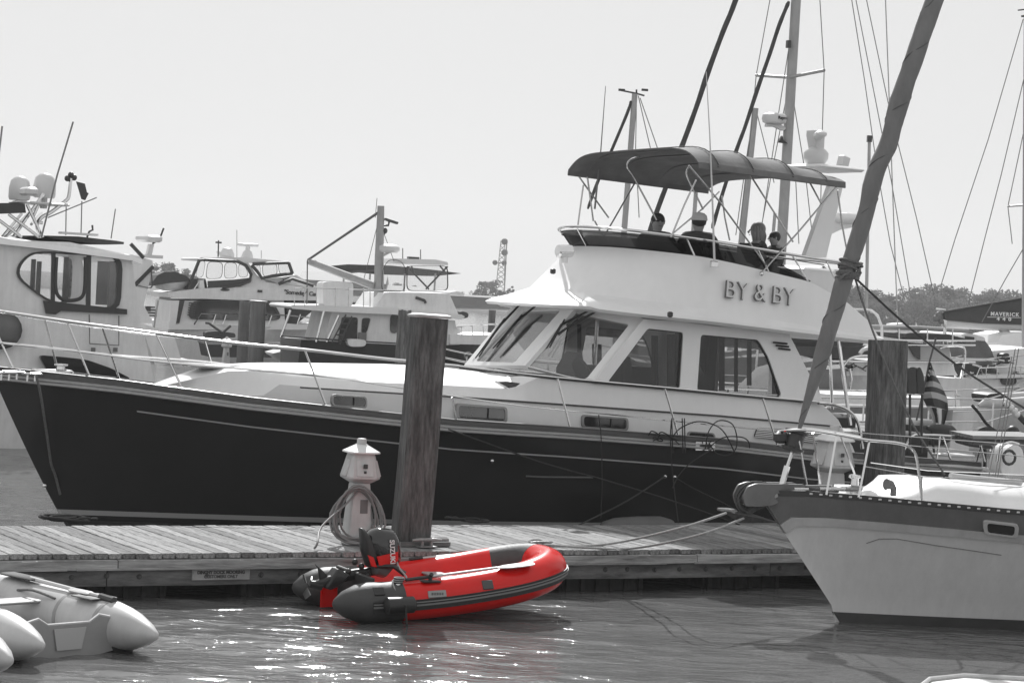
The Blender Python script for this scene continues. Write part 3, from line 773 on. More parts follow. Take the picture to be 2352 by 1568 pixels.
# teardrop recess low on the cabin side
q = [Y.p(u, v, -1.45) for u, v in ((1140, 877), (1163, 876), (1215, 884), (1252, 899), (1205, 899), (1165, 890))]
plate(MB(), q[0], (0, -1, .35), q, [], .02, .012).build('cabin_side_hatch', DGLASS, yacht, 30)
q2 = [Y.p(u, v, -1.47) for u, v in ((1134, 876), (1165, 893), (1205, 903), (1205, 899), (1165, 889), (1141, 875))]
MB().tube([Y.p(u, v, -1.48) for u, v in ((1138, 876), (1165, 891), (1205, 901))], .014, 6).build('hatch_rim', CHROME, yacht)
q = [Y.p(u, v, -1.0) for u, v in ((886, 867), (905, 865), (925, 866), (930, 875), (905, 874))]
plate(MB(), q[0], (0, -1, .6), q, [], .02, .03).build('deck_fitting', mat('grey_fitting', .3, .3), yacht, 30)
# louvred engine-room vents aft
def louvre(u0, v0, u1, v1, n=6):
    c = [Y.p(u0 + 8, v0, -1.6), Y.p(u1 - 20, v0 + 14, -1.6), Y.p(u1, v1, -1.6), Y.p(u0, v1 - 20, -1.6)]
    r_ = plate(MB(), c[0], (0, -1, 0), rounded(c, .05), [], .02, .012).build('engine_vent', mat('vent_back', .03, .6), yacht, 30)
    for i in range(n):
        t = (i + .5) / n; a = lerp(c[0], c[3], t); b = lerp(c[1], c[2], t)
        MB().tube([a + V(0, -.03, 0), b + V(0, -.03, 0)], .008, 4).build('louvre', WHITE, r_, 0)
louvre(1730, 981, 1947, 1024)
for i in range(3):
    a = Y.p(1775 + i * 6, 786 + i * 7, -1.53); b = Y.p(1807 + i * 3.5, 789 + i * 7, -1.53)
    MB().tube([a + V(0, -.012, 0), b + V(0, -.012, 0)], .014, 4).build('vent_slot', TRIM, yacht, 0)

# ---- pilothouse: side walls and windshield panes with real openings
SN = V(0, -1, .10).normalized(); SP = V(0, -1.57, 2.3)
def pxs(P_, N_, pts): return [Y.pl(u, v, P_, N_) for u, v in pts]
def twoside(mb): return mb.mirror_y()
side_out = pxs(SP, SN, [(1362, 878), (1478, 733), (1560, 738), (1700, 756), (1812, 766), (1893, 926), (1850, 922), (1563, 896)])
W3 = rounded(pxs(SP, SN, [(1395, 878), (1488, 754), (1570, 763), (1562, 892)]), .05)
W4 = rounded(pxs(SP, SN, [(1601, 897), (1610, 768), (1742, 780), (1765, 820), (1795, 905), (1790, 912)]), .06)
def two(mb, name, m, par, sm=30):
    o = mb.build(name, m, par, sm); k = MB(); k.v = [(x, -y, z) for x, y, z in mb.v]; k.f = [tuple(reversed(f)) for f in mb.f]; k.build(name, m, par, sm); return o
two(plate(MB(), SP, SN, side_out, [W3, W4], .07), 'cabin_side', WHITE, yacht)
def ctr(poly): return sum(poly, V(0, 0, 0)) / len(poly)
for nm, wv in (('side_window', W3), ('side_window', W4)):
    c = ctr(wv); big = [c + (p - c) * 1.03 for p in wv]
    gl = plate(MB(), SP, SN, big, [], .008, -.04)
    f = two(plate(MB(), SP, SN, [c + (p - c) * 1.012 for p in wv], [[c + (p - c) * .965 for p in wv]], .02, -.02), 'window_frame', TRIM, yacht)
    two(gl, 'pane', WIN, f)
# the windshield: middle pane and the two angled corner panes
A1 = Y.p(1076, 838, .68); B1 = Y.p(1200, 837, -.68); T1 = Y.p(1312, 706, -.60)
N1 = (B1 - A1).cross(T1 - A1).normalized(); N1 = N1 if N1.x < 0 else -N1
print('windshield', A1, B1, T1, N1)
def sym(P_, N_, pts):
    return pxs(P_, N_, pts)
C_out = sym(A1, N1, [(1066, 838), (1188, 690), (1325, 704), (1206, 839)]); Wc = rounded(sym(A1, N1, [(1092, 829), (1194, 713), (1289, 711), (1181, 833)]), .06)
plate(MB(), A1, N1, C_out, [Wc], .06, .0).build('windshield_frame', WHITE, yacht, 30)
c = ctr(Wc); gpane = plate(MB(), A1, N1, [c + (p - c) * 1.04 for p in Wc], [], .008, -.02).build('windshield', WIN, yacht, 30)
E1 = Y.p(1368, 880, -1.56); N2 = (E1 - B1).cross(T1 - B1).normalized(); N2 = N2 if N2.y < 0 else -N2
P_out = pxs(B1, N2, [(1198, 838), (1313, 702), (1488, 733), (1368, 882)]); Wp = rounded(pxs(B1, N2, [(1206, 838), (1311, 716), (1446, 744), (1346, 871), (1298, 862)]), .06)
two(plate(MB(), B1, N2, P_out, [Wp], .06), 'windshield_frame', WHITE, yacht)
c = ctr(Wp); two(plate(MB(), B1, N2, [c + (p - c) * 1.04 for p in Wp], [], .008, -.02), 'windshield', WIN, yacht)
# wipers
for pts in (((1092, 822, -.1), (1150, 745, -.1), (1203, 690, 0)), ((1132, 800, -.5), (1190, 735, -.55), (1242, 693, -.6)), ((1255, 800, -1.1), (1290, 745, -1.1), (1355, 712, -1.2)), ((1275, 770, -1.15), (1320, 742, -1.2), (1368, 716, -1.25))):
    pl_ = [(A1, N1), (A1, N1), (B1, N2), (B1, N2)][[1092, 1132, 1255, 1275].index(pts[0][0])]
    q = [Y.pl(u, v, pl_[0] + pl_[1] * .07, pl_[1]) for u, v, _ in pts]
    wpr = MB().tube(q, [.01, .022, .014], 6).build('wiper', mat('wiper_black', .02, .5), yacht)
    MB().tube([lerp(q[0], q[1], .05) + V(.01, -.05, 0), lerp(q[0], q[1], 1.1) + V(0, -.03, .04)], .012, 5).build('blade', mat('wiper_black', .02, .5), wpr)
# inside: dash, seats, curtains, bulkhead, pole
zb_ = BL(xw + 1)
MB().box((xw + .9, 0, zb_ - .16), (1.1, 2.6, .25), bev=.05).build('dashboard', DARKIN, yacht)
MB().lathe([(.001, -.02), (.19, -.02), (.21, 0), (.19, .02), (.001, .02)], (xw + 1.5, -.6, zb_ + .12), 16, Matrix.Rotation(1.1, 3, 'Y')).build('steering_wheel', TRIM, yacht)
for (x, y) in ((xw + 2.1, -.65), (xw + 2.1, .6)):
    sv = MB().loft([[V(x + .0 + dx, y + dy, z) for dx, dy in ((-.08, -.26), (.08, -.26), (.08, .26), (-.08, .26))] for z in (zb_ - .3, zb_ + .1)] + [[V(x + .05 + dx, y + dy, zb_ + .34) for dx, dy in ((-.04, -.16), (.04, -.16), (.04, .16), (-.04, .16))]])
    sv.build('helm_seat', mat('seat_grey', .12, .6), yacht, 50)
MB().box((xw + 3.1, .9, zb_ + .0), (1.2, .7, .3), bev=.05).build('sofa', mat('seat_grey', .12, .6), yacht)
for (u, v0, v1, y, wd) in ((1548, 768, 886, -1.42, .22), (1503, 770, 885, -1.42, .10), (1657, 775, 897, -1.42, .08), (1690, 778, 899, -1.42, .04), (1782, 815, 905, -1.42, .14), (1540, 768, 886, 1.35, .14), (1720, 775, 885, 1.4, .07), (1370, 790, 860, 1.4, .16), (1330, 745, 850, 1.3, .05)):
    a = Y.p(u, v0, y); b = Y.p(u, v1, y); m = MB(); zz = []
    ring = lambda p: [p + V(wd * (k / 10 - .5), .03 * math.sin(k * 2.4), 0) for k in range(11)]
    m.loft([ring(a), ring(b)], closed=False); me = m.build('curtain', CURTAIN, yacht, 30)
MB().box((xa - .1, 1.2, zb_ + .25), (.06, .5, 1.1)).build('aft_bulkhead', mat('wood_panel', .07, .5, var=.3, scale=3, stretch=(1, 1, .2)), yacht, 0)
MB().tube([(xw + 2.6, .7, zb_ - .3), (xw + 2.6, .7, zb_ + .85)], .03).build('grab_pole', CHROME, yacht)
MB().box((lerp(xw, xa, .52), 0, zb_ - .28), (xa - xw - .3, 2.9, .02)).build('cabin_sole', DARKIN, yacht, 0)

# ---- brow and flybridge moulding
tip = Y.p(1113, 697, 0) + V(.25, 0, 0)
lipn = [Y.p(u, v, -1.78) for u, v in ((1353, 709), (1492, 729), (1654, 746), (1812, 766), (1994, 788), (2030, 790))]
LIP = interp([(tip.x, tip.z)] + [(tip.x + .8, tip.z + .01)] + [(q.x, q.z) for q in lipn])
xt = lipn[-1].x
cn = [Y.p(u, v, -1.56) for u, v in ((1430, 561), (1500, 569), (1620, 589), (1700, 608), (1860, 647), (1940, 690), (2000, 742), (2028, 782))]
cf = Y.p(1318, 566, 0) + V(.22, 0, 0)
CT = interp([(cf.x, cn[0].z - .02), (cn[0].x - .5, cn[0].z + .0)] + [(q.x, q.z) for q in cn])
print('tip', tip, 'lip', [tuple(round(c, 2) for c in q) for q in lipn], 'coam', [tuple(round(c, 2) for c in q) for q in cn], 'cf', cf)
def plan(xf, xe, a, wd, n=40, m=16, pw=1.0, te=.95):
    """plan line of a rounded-front deck: near aft corner, round the bow, to the far aft corner"""
    pts = []
    for i in range(m): pts.append((lerp(xe, xf + a, i / m), -wd))
    for i in range(n + 1):
        ph = math.pi * (i / n) - math.pi / 2; cx = max(0.0, math.cos(ph)) ** pw; pts.append((xf + a * (1 - cx), wd * math.sin(ph)))
    for i in range(1, m + 1): pts.append((lerp(xf + a, xe, i / m), wd))
    return pts
def ring(xf, xe, a, wd, zf, pw=1.0): return [V(x, y, zf(x)) for x, y in plan(xf, xe, a, wd, pw=pw)]
base = Y.p(1205, 664, 0) + V(.3, 0, 0)
fb = MB()
R0 = ring(tip.x + .03, xt, 2.3, 1.76, lambda x: LIP(x) - .005)
R1 = ring(tip.x, xt + .02, 2.3, 1.80, lambda x: LIP(x) + .035)
R1b = ring(tip.x + .12, xt, 2.25, 1.79, lambda x: LIP(x) + .085)
BZ = lambda x: LIP(x) + lerp(.27, .12, min(1, max(0, (x - base.x) / 4.5)))
R2 = ring(base.x, xt - .05, 2.1, 1.70, lambda x: min(BZ(x), CT(x) - .0) if x > cn[4].x else BZ(x))
mid = Y.p(1262, 614, 0) + V(.28, 0, 0)
R3 = ring(mid.x, xt - .1, 1.9, 1.64, lambda x: lerp(BZ(x), max(CT(x), LIP(x) + .1), .55))
R4 = ring(cf.x, xt - .15, 1.7, 1.57, lambda x: max(CT(x), LIP(x) + .09))
R5 = ring(cf.x + .09, xt - .2, 1.65, 1.48, lambda x: max(CT(x), LIP(x) + .09) - .005)
fz = LIP(cf.x + 2) + .3
R6 = ring(cf.x + .12, xt - .22, 1.65, 1.46, lambda x: min(fz, max(CT(x), LIP(x) + .09) - .01))
fb.loft([R0, R1, R1b, R2, R3, R4, R5, R6], closed=False, caps=False)
fb.loft([R0 + [], [V(p.x, 0, p.z) for p in R0]], closed=False, caps=False)
fb.loft([R6 + [], [V(p.x, 0, p.z) for p in R6]], closed=False, caps=False)
# close the aft end
fb.add([r[0] for r in (R0, R1, R1b, R2, R3, R4, R5, R6)] + [r[-1] for r in (R6, R5, R4, R3, R2, R1b, R1, R0)], [tuple(range(16))])
fbo = fb.build('flybridge', WHITE, yacht, 35)
# small fittings on the front of the flybridge: searchlight, instrument pod, camera eyes
pod = MB().loft([[V(x, y, z) for x, y, z in [(cf.x - .55, s * .5, base.z + .22), (cf.x + .1, s * .5, base.z + .5), (cf.x + .25, s * .5, base.z + .2)]] for s in (-1, 1)])
sl = Y.p(1297, 588, -.5)
T_ = MB().tube([sl + V(0, 0, -.1), sl], .05, 10); T_.build('light_foot', WHITE, yacht)
MB().tube([sl + V(-.13, -.0, .06), sl + V(-.11, 0, .06), sl + V(.1, 0, .075), sl + V(.13, 0, .075)], [.07, .095, .09, .05], 12).build('searchlight', CHROME, yacht)
for (u, v, y) in ((1271, 623, -.55), (1540, 722, -1.83)):
    MB().box(Y.p(u, v, y) + V(-.02, -.02, 0), (.07, .06, .08), bev=.015).build('camera_eye', TRIM, yacht)
# raised name letters
fq = Y.p(1745, 675, -1.66)
for (txt, u, v) in (('BY', 1693, 668), ('&', 1747, 673), ('BY', 1800, 681)):
    def surf(u, v):
        t = .5; return Y.p(u, v, -1.70)
    p = surf(u, v); A = (surf(u + 50, v + 7.6) - p).normalized(); B = V(0, .07, 1).normalized(); B = (B - A * B.dot(A)).normalized()
    text_mesh(txt, .375, p + V(0, -.0, 0), A, B, .02, 1.02, bold=-.006, squash=1.02).build('name_letters', LETTER, yacht, 0)
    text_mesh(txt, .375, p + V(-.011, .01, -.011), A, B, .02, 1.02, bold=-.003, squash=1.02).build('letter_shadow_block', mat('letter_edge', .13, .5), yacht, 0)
p = Y.p(1831, 879, -1.53); MB().box(p + V(.15, 0, -.055), (.3, .006, .012)).build('builder_mark_underline', mat('soft_grey_print', .25, .5), yacht, 0)
text_mesh('SABRE', .10, p, (1, 0, .0), (0, 0, 1), .006, align='LEFT').build('builder_mark', mat('soft_grey_print', .25, .5), yacht, 0)
# smoked wind screen and rail
rn = [Y.p(u, v, -1.60) for u, v in ((1440, 515), (1560, 540), (1700, 565), (1860, 592), (1940, 604))]
rf = Y.p(1284, 535, .25) + V(.13, 0, 0)
RZ = interp([(rf.x, rn[0].z + .02)] + [(q.x, q.z) for q in rn]); xr = rn[-1].x
print('rail', rf, [tuple(round(c, 2) for c in q) for q in rn])
rail = ring(rf.x, xr, 1.7, 1.62, RZ)
MB().tube(rail, .022, 8).build('flybridge_rail', CHROME, yacht)
MB().tube([p + V(.05, 0 if abs(p.y) < 1 else (.05 if p.y < 0 else -.05), -.07) for p in ring(rf.x, xr - .4, 1.7, 1.60, RZ)], .008, 6).build('screen_trim', TRIM, yacht)
scd = [Y.p(u, v, -1.58) for u, v in ((1700, 566), (1745, 580), (1800, 610), (1862, 645))]
SZ = interp([(rf.x, RZ(rf.x) - .04), (scd[0].x, scd[0].z - .02)] + [(q.x, q.z) for q in scd[1:]])
lo = ring(cf.x + .03, scd[-1].x, 1.7, 1.54, lambda x: CT(x) - .01); hi = ring(rf.x + .03, scd[-1].x, 1.7, 1.585, SZ)
MB().loft([lo, hi], closed=False, caps=False).build('wind_screen', SCREEN, yacht, 40)
lo2 = ring(cf.x + .06, scd[-1].x, 1.7, 1.50, lambda x: CT(x) - .01); hi2 = ring(lerp(cf.x, rf.x, .5) + .05, scd[-1].x, 1.7, 1.53, lambda x: lerp(CT(x), SZ(x), .7))
MB().loft([lo2, hi2], closed=False, caps=False).build('screen_skirt', mat('skirt_canvas', .05, .8), yacht, 40)
for i in range(7):
    k = [3, 8, 13, 22, 36, 50, 60][i]; MB().tube([R4[k], rail[k]], .014, 6).build('rail_post', CHROME, yacht)
# helm console and seats on the flybridge
MB().box((cf.x + 1.1, -.1, fz + .35), (.7, 1.6, .7), bev=.1).build('helm_console', mat('console_grey', .3, .5), yacht)
for x, y in ((cf.x + 2.1, -.75), (cf.x + 2.05, .35)):
    MB().box((x + .33, y, fz + .68), (.14, .55, .6), bev=.06).build('helm_seat', mat('seat_dark', .07, .7), yacht)
MB().box((cf.x + 2.95, 0, fz + .2), (.9, 2.6, .42), bev=.06).build('bench_seat', SEATM, yacht)
MB().box((cf.x + 3.45, 0, fz + .45), (.18, 2.6, .5), bev=.06).build('bench_back', SEATM, yacht)
q0 = Y.p(1852, 598, -1.45); q1 = Y.p(1940, 662, -1.45)
MB().box(((q0.x + q1.x) / 2, -.6, (q0.z + q1.z) / 2 - .1), (q1.x - q0.x, 1.6, q0.z - q1.z), bev=.03).build('wet_bar', WHITE, yacht)
tubepx(Y, [(1748, 588, -1.5), (1860, 598, -1.5), (1942, 607, -1.5)], .018).build('aft_rail', CHROME, yacht)

# ---- bimini
NF = Y.p(1590, 380, -1.66); NR = Y.p(1940, 426, -1.66); FF = Y.p(1316, 398, 1.66); FRr = Y.p(1660, 442, 1.66)
print('bimini', NF, NR, FF, FRr)
def bimini():
    bows = [(FF.x - .08, 0, .24), (lerp(FF.x, NR.x, .10), 0, .29), (lerp(FF.x, NR.x, .34), 0, .30), (lerp(FF.x, NR.x, .62), 0, .27), (lerp(FF.x, NR.x, .86), 0, .19), (NR.x, 0, .12)]
    m = MB(); rings = []; n = 26
    xs_ = [b[0] for b in bows]
    ezn = lambda x, y: lerp(lerp(FF.z, FRr.z, (x - xs_[0]) / (xs_[-1] - xs_[0])), lerp(NF.z, NR.z, (x - xs_[0]) / (xs_[-1] - xs_[0])), .5 - .5 * y / 1.68) + .05
    cz = interp([(b[0], b[2]) for b in bows])
    K = 30
    for i in range(K + 1):
        x = lerp(xs_[0], xs_[-1], i / K); top = []; bot = []
        sag = 0
        for j in range(len(xs_) - 1):
            if xs_[j] <= x <= xs_[j + 1]:
                f = (x - xs_[j]) / (xs_[j + 1] - xs_[j]); sag = math.sin(math.pi * f) * .05 * (xs_[j + 1] - xs_[j])
        for k in range(n + 1):
            t = -1 + 2 * k / n; y = 1.68 * math.sin(t * math.pi / 2 * .98)
            z = ezn(x, y) + (cz(x) - sag) * (1 - abs(math.sin(t * math.pi / 2)) ** 7)
            top.append(V(x, y, z))
        hem = .08
        full = [V(x, top[0].y - .01, top[0].z - hem)] + top + [V(x, top[-1].y + .01, top[-1].z - hem)]
        inner = [p + V(0, -p.y * .008, -.012) for p in reversed(full)]
        rings.append(full + inner)
    m.loft(rings); o = m.build('bimini_canopy', CANVASL, yacht, 50)
    for (x, e, c) in bows[1:-1]:
        q = [V(x, 1.69 * math.sin(t * math.pi / 2), ezn(x, 1.68 * math.sin(t * math.pi / 2)) + .006 + cz(x) * (1 - abs(math.sin(t * math.pi / 2)) ** 7)) for t in np.linspace(-1, 1, 25)]
        MB().tube(q, .008, 5).build('seam', CANVAS, o)
        MB().tube([p + V(0, 0, -.035) for p in q], .013, 6).build('bow_tube', mat('dull_tube', .12, .5), o)
    # hanging front lip, darker
bimini()
frame = [
 [(1582, 380, -1.66), (1652, 462, -1.66), (1759, 609, -1.6)], [(1922, 428, -1.66), (1838, 528, -1.66), (1748, 628, -1.64)], [(1718, 394, -1.2), (1770, 475, -1.3), (1822, 556, -1.5)],
 [(1856, 412, -1.2), (1887, 469, -1.3)], [(1924, 437, -1.6), (1935, 520, -1.58), (1949, 597, -1.55)], [(1599, 413, -1.5), (1572, 470, -1.5), (1541, 545, -1.5)],
 [(1590, 378, -1.4), (1578, 390, -1.4), (1580, 410, -1.4), (1615, 481, -1.4)],
 [(1652, 440, 1.62), (1612, 481, 1.6), (1535, 545, 1.58)], [(1658, 450, 1.62), (1665, 500, 1.6), (1676, 552, 1.58)],
 [(1330, 406, 1.64), (1360, 448, 1.6), (1398, 500, 1.58)], [(1340, 425, 1.6), (1331, 490, 1.6), (1322, 560, 1.5)], [(1349, 406, 1.6), (1363, 508, 1.58)],
 [(1460, 417, 1.6), (1409, 506, 1.5), (1382, 552, 1.4)], [(1470, 360, -.2), (1446, 368, -.2), (1441, 385, -.2), (1458, 412, -.2), (1508, 505, -.3)],
 [(1366, 508, 1.5), (1392, 556, 1.2)]]
for pts in frame:
    q = [Y.p(*p) for p in pts]; q = spline(q, 4) if len(q) > 3 else q
    MB().tube(q, .0135, 7).build('bimini_strut', mat('strut_steel', .5, .25, metal=.85), yacht)
tubepx(Y, [(1622, 165, -1.7), (1630, 306, -1.7), (1636, 450, -1.7), (1641, 600, -1.7)], [.006, .010, .014, .018], 6).build('whip_antenna', mat('antenna_white', .6, .4), yacht)
MB().box(Y.p(1640, 607, -1.66), (.12, .06, .09), bev=.01).build('antenna_mount', CHROME, yacht)
MB().ball(Y.p(1749, 629, -1.66), .035).build('strut_foot', CHROME, yacht)
tubepx(Y, [(1391, 198, 1.6), (1380, 345, 1.6), (1366, 480, 1.6)], [.006, .011, .018], 6).build('whip_antenna', mat('antenna_grey', .2, .4), yacht)

# ---- radar arch
def archleg(y, du=0):
    c = [Y.p(u + du, v, y) for u, v in ((1845, 588), (1893, 592), (1932, 425), (1905, 420))]
    m = MB().prism([p + V(0, -.05, 0) for p in c], (0, .1, 0)); return m
ml = archleg(-.3); ml.build('radar_arch', WHITE, yacht, 0)
pa = Y.p(1838, 376, -.4); pb = Y.p(1965, 391, -.4)
MB().box(((pa.x + pb.x) / 2, -.3, pa.z - .03), (pb.x - pa.x - .2, .9, .07), bev=.03).build('arch_platform', WHITE, yacht)
rc = Y.p(1873, 376, -.3)
MB().lathe([(.12, -.02), (.16, .02), (.19, .08), (.195, .16), (.15, .22), (.06, .27), (.05, .3)], rc, 16).build('radar_pedestal', RADOME, yacht)
MB().box(rc + V(0, .0, .42), (.16, 1.1, .12), rz=-.56, bev=.04).build('radar_scanner', RADOME, yacht)
tv = Y.p(1870, 340, -.3)
MB().loft([[V(rc.x + x, rc.y + y, rc.z + z) for x, y in ((-.07, -.1), (.07, -.1), (.1, .1), (-.07, .1))] for z in (.22,)] + [[V(rc.x + x - .02, rc.y + y, rc.z + z) for x, y in ((-.11, -.1), (.09, -.1), (.12, .1), (-.11, .1))] for z in (.42, .5)] ).build('antenna_head', RADOME, yacht)
q = Y.p(1937, 372, .3); MB().box(q, (.15, .15, .19), ry=.25, bev=.02).build('light_box', RADOME, yacht)
# side bracket of the arch with its long housing
q0 = [Y.p(u, v, .6) for u, v in ((1885, 512), (1912, 505), (1975, 508), (1972, 520), (1930, 528), (1895, 545), (1882, 540))]
MB().prism(q0, (0, .12, 0)).build('arch_bracket', WHITE, yacht, 0)
a = Y.p(1908, 500, .6); b = Y.p(1990, 503, .6)
MB().tube([a, lerp(a, b, .2), lerp(a, b, .5), lerp(a, b, .85), b], [.02, .085, .095, .06, .02], 12).build('loudhailer', WHITE, yacht)

# ---- pulpit and side rails
def rails():
    def hz(x): return YH.sheer(min(x, 13)) + .17
    hby = lambda x: -(max(.02, YH.hx(x)) - .05)
    # top rail from pixels, worked out on the line of the deck edge
    def edge(u, v):
        y = -1.2
        for _ in range(8):
            q = Y.p(u, v, y); y = hby(q.x)
        return Y.p(u, v, y)
    top = [edge(u, v) for u, v in ((-60, 711), (0, 715), (155, 738), (358, 765), (530, 787), (700, 803), (857, 821), (985, 834), (1055, 841))]
    low = [edge(u, v) for u, v in ((-60, 781), (0, 787), (175, 806), (385, 832), (725, 862), (930, 892), (1164, 927), (1395, 951), (1600, 972), (1774, 988), (1880, 994), (1960, 1000))]
    for i, mb_ in enumerate((MB().tube(spline(top, 4), .021, 8), MB().tube(spline(low, 4), [.014] * 17 + [.008] * (len(spline(low, 4)) - 17), 6))):
        mb_.build(('top_rail', 'lower_rail')[i], CHROME, yacht)
        mb_.v = [(x, -y, z) for x, y, z in mb_.v]; mb_.build(('top_rail', 'lower_rail')[i], CHROME, yacht)
    # rails round the stem
    for r_, k in ((top[0], .021), (low[0], .014)):
        pass
    for (u0, v0, u1, v1) in ((155, 740, 207, 872), (358, 765, 420, 897), (700, 803, 750, 938), (1038, 912, 1050, 972), (1281, 870, 1309, 996), (1527, 893, 1558, 1015), (1752, 915, 1786, 1032)):
        f = edge(u1, v1); f.z = hz(f.x) - .02; t = edge(u0, v0)
        for sg in (1, -1):
            m = MB().tube([V(f.x, f.y * sg, f.z), V(t.x, t.y * sg, t.z)], .014, 7); st = m.build('stanchion', CHROME, yacht)
            MB().lathe([(.03, 0), (.03, .01), (.018, .03)], V(f.x, f.y * sg, f.z - .01), 8).build('foot', CHROME, st)
    f = edge(38, 862); t = edge(-5, 770)
    MB().tube([f, t], .014, 7).build('stanchion', CHROME, yacht)
rails()
# foredeck gear: windlass, bitts
for (u, v, s) in ((140, 838, 1.0),):
    q = Y.p(u, v + 12, -.15); MB().lathe([(.10, -.12), (.10, -.06), (.06, -.05), (.05, .05), (.085, .06), (.085, .08), (.001, .085)], q, 14).build('windlass', CHROME, yacht)
MB().box(Y.p(120, 853, -.15), (.5, .2, .06), bev=.02).build('windlass_base', CHROME, yacht)
for (u, v) in ((30, 862), (72, 866), (12, 864)):
    q = Y.p(u, v, -.35); c = MB().tube([q + V(-.14, 0, .04), q + V(.14, 0, .04)], .018, 8); c.tube([q + V(-.05, 0, -.05), q + V(-.05, 0, .04)], .015); c.tube([q + V(.05, 0, -.05), q + V(.05, 0, .04)], .015); c.build('bow_cleat', CHROME, yacht)
q = Y.p(1620, 1024, -2.13); c = MB().box(q, (.34, .02, .14), bev=.01); c.build('side_fairlead', CHROME, yacht)
MB().box(q + V(0, -.012, 0), (.2, .02, .05)).build('fairlead_slot', TRIM, yacht, 0)
# aft cockpit under the overhang
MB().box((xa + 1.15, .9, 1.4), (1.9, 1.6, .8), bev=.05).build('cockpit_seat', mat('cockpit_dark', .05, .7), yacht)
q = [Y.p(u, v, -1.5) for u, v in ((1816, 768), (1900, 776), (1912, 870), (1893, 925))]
MB().prism([V(p.x, 1.2, p.z) for p in q], (0, .04, 0)).build('cockpit_shade_sheet', CANVAS, yacht, 0)  # dark sheet added to stand in for the shade inside the open cockpit
tubepx(Y, [(1926, 782, -1.6), (1953, 976, -1.6)], .028).build('overhang_post', CHROME, yacht)
tubepx(Y, [(1868, 845, -1.2), (1883, 925, -1.2)], .03).build('cockpit_post', WHITE, yacht)
tubepx(Y, [(1880, 925, -1.75), (1925, 932, -1.75), (1955, 948, -1.75), (1972, 975, -1.75), (1981, 1030, -1.75)], .026, 8, 5).build('cockpit_gate_rail', CHROME, yacht)
tubepx(Y, [(1905, 784, 1.3), (1912, 940, 1.3)], .025).build('overhang_post', CHROME, yacht)
tubepx(Y, [(1932, 848, -.9), (1950, 826, -.9), (1975, 818, -.9), (2010, 818, -.9)], .02, 8, 4).build('boarding_rail', CHROME, yacht)
# swim platform rail and stern seat rails
tubepx(Y, [(2062, 1063, -1.9), (2120, 1067, -1.95), (2200, 1071, -1.95), (2268, 1077, -1.9)], .03).build('transom_rail', WHITE, yacht)
tubepx(Y, [(2066, 1058, -1.7), (2090, 1005, -1.7), (2102, 998, -1.7), (2150, 999, -1.7), (2262, 1006, -1.7)], .018, 8).build('stern_rail', CHROME, yacht)
for (u0, v0, u1, v1) in ((2160, 999, 2150, 1062), (2167, 1002, 2187, 1066), (2258, 1006, 2240, 1072), (2248, 1005, 2262, 1060)):
    tubepx(Y, [(u0, v0, -1.7), (u1, v1, -1.75)], .015).build('stern_rail_post', CHROME, yacht)
def cockpit():
    x0 = xend - .1; x1 = YH.stern(1) - .15
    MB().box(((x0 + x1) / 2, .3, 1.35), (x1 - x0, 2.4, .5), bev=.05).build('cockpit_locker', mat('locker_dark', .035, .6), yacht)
    q = Y.p(2105, 990, .6); MB().box(q, (.8, .9, .4), bev=.08).build('covered_grill', CANVAS, yacht)
cockpit()
# table top and chair back by the stern rail
q = Y.p(2190, 1045, -1.1); MB().box(q, (.55, .4, .04), bev=.01).build('stern_table', WHITE, yacht)

# ---- lines and cables hung on the side rail
def line(pts, r, m, label, cat='rope', fr=Y, sp=5, name='mooring_line'):
    q = [fr.p(*p) for p in pts]; o = MB().tube(spline(q, sp) if sp else q, r, 6).build(name, m); place(o, fr); return tag(o, label, cat)
line([(83, 862, -1.0), (92, 900, -.95), (108, 1000, -.55), (117, 1062, -.35), (127, 1092, -.22), (138, 1135, -.12)], .017, ROPEM, 'grey snubber line hanging down the dark bow from the toe rail')
line([(1030, 985, -2.2), (1240, 1060, -2.4), (1400, 1105, -2.7), (1560, 1155, -3.0), (1700, 1205, -3.3)], .010, ROPED, 'dark dock line running long and diagonal down across the dark hull')
line([(1375, 952, -2.16), (1378, 975, -2.17), (1381, 1010, -2.2), (1383, 1100, -2.22), (1380, 1190, -2.25)], .008, ROPED, 'thin dark line hanging straight down from the second long portlight')
line([(1527, 1094, -2.2), (1440, 1150, -2.6), (1330, 1205, -3.2)], .012, ROPED, 'dark line running left from the hull fitting down to the dock')
line([(1542, 965, -2.16), (1540, 1010, -2.2), (1546, 1100, -2.22), (1558, 1200, -2.6)], .009, ROPED, 'dark line hanging down beside the tangle of cable loops')
line([(1638, 1030, -2.2), (1590, 1060, -2.25), (1560, 1090, -2.3), (1545, 1120, -2.35)], .008, ROPED, 'short dark line slanting left from the side fairlead')
line([(1549, 1096, -2.2), (1600, 1125, -2.3), (1680, 1165, -2.6), (1730, 1200, -2.9)], .010, ROPED, 'dark line running right from the hull fitting behind the sailboat anchor')
cab = MB()
for pts in (((1490, 1000), (1496, 990), (1510, 995), (1522, 1010), (1515, 1012), (1500, 1005)), ((1522, 1010), (1512, 1000), (1520, 992), (1540, 1002), (1560, 1020)), ((1540, 1012), (1560, 985), (1600, 968), (1640, 975), (1665, 995), (1688, 1040)),
            ((1620, 1030), (1628, 990), (1650, 966), (1680, 972), (1692, 1000), (1690, 1030), (1672, 1045), (1645, 1040), (1628, 1015)), ((1625, 1030), (1660, 1005), (1700, 1003), (1718, 1012), (1722, 1028)), ((1500, 1012), (1530, 1000), (1560, 1012))):
    cab.tube(spline([Y.p(u, v, -2.17 - .03 * (i % 2)) for i, (u, v) in enumerate(pts)], 6), .009, 6)
for u in (1543, 1567, 1572): cab.tube([Y.p(u, 960, -2.15), Y.p(u + 2, 1040, -2.2)], .009, 6)
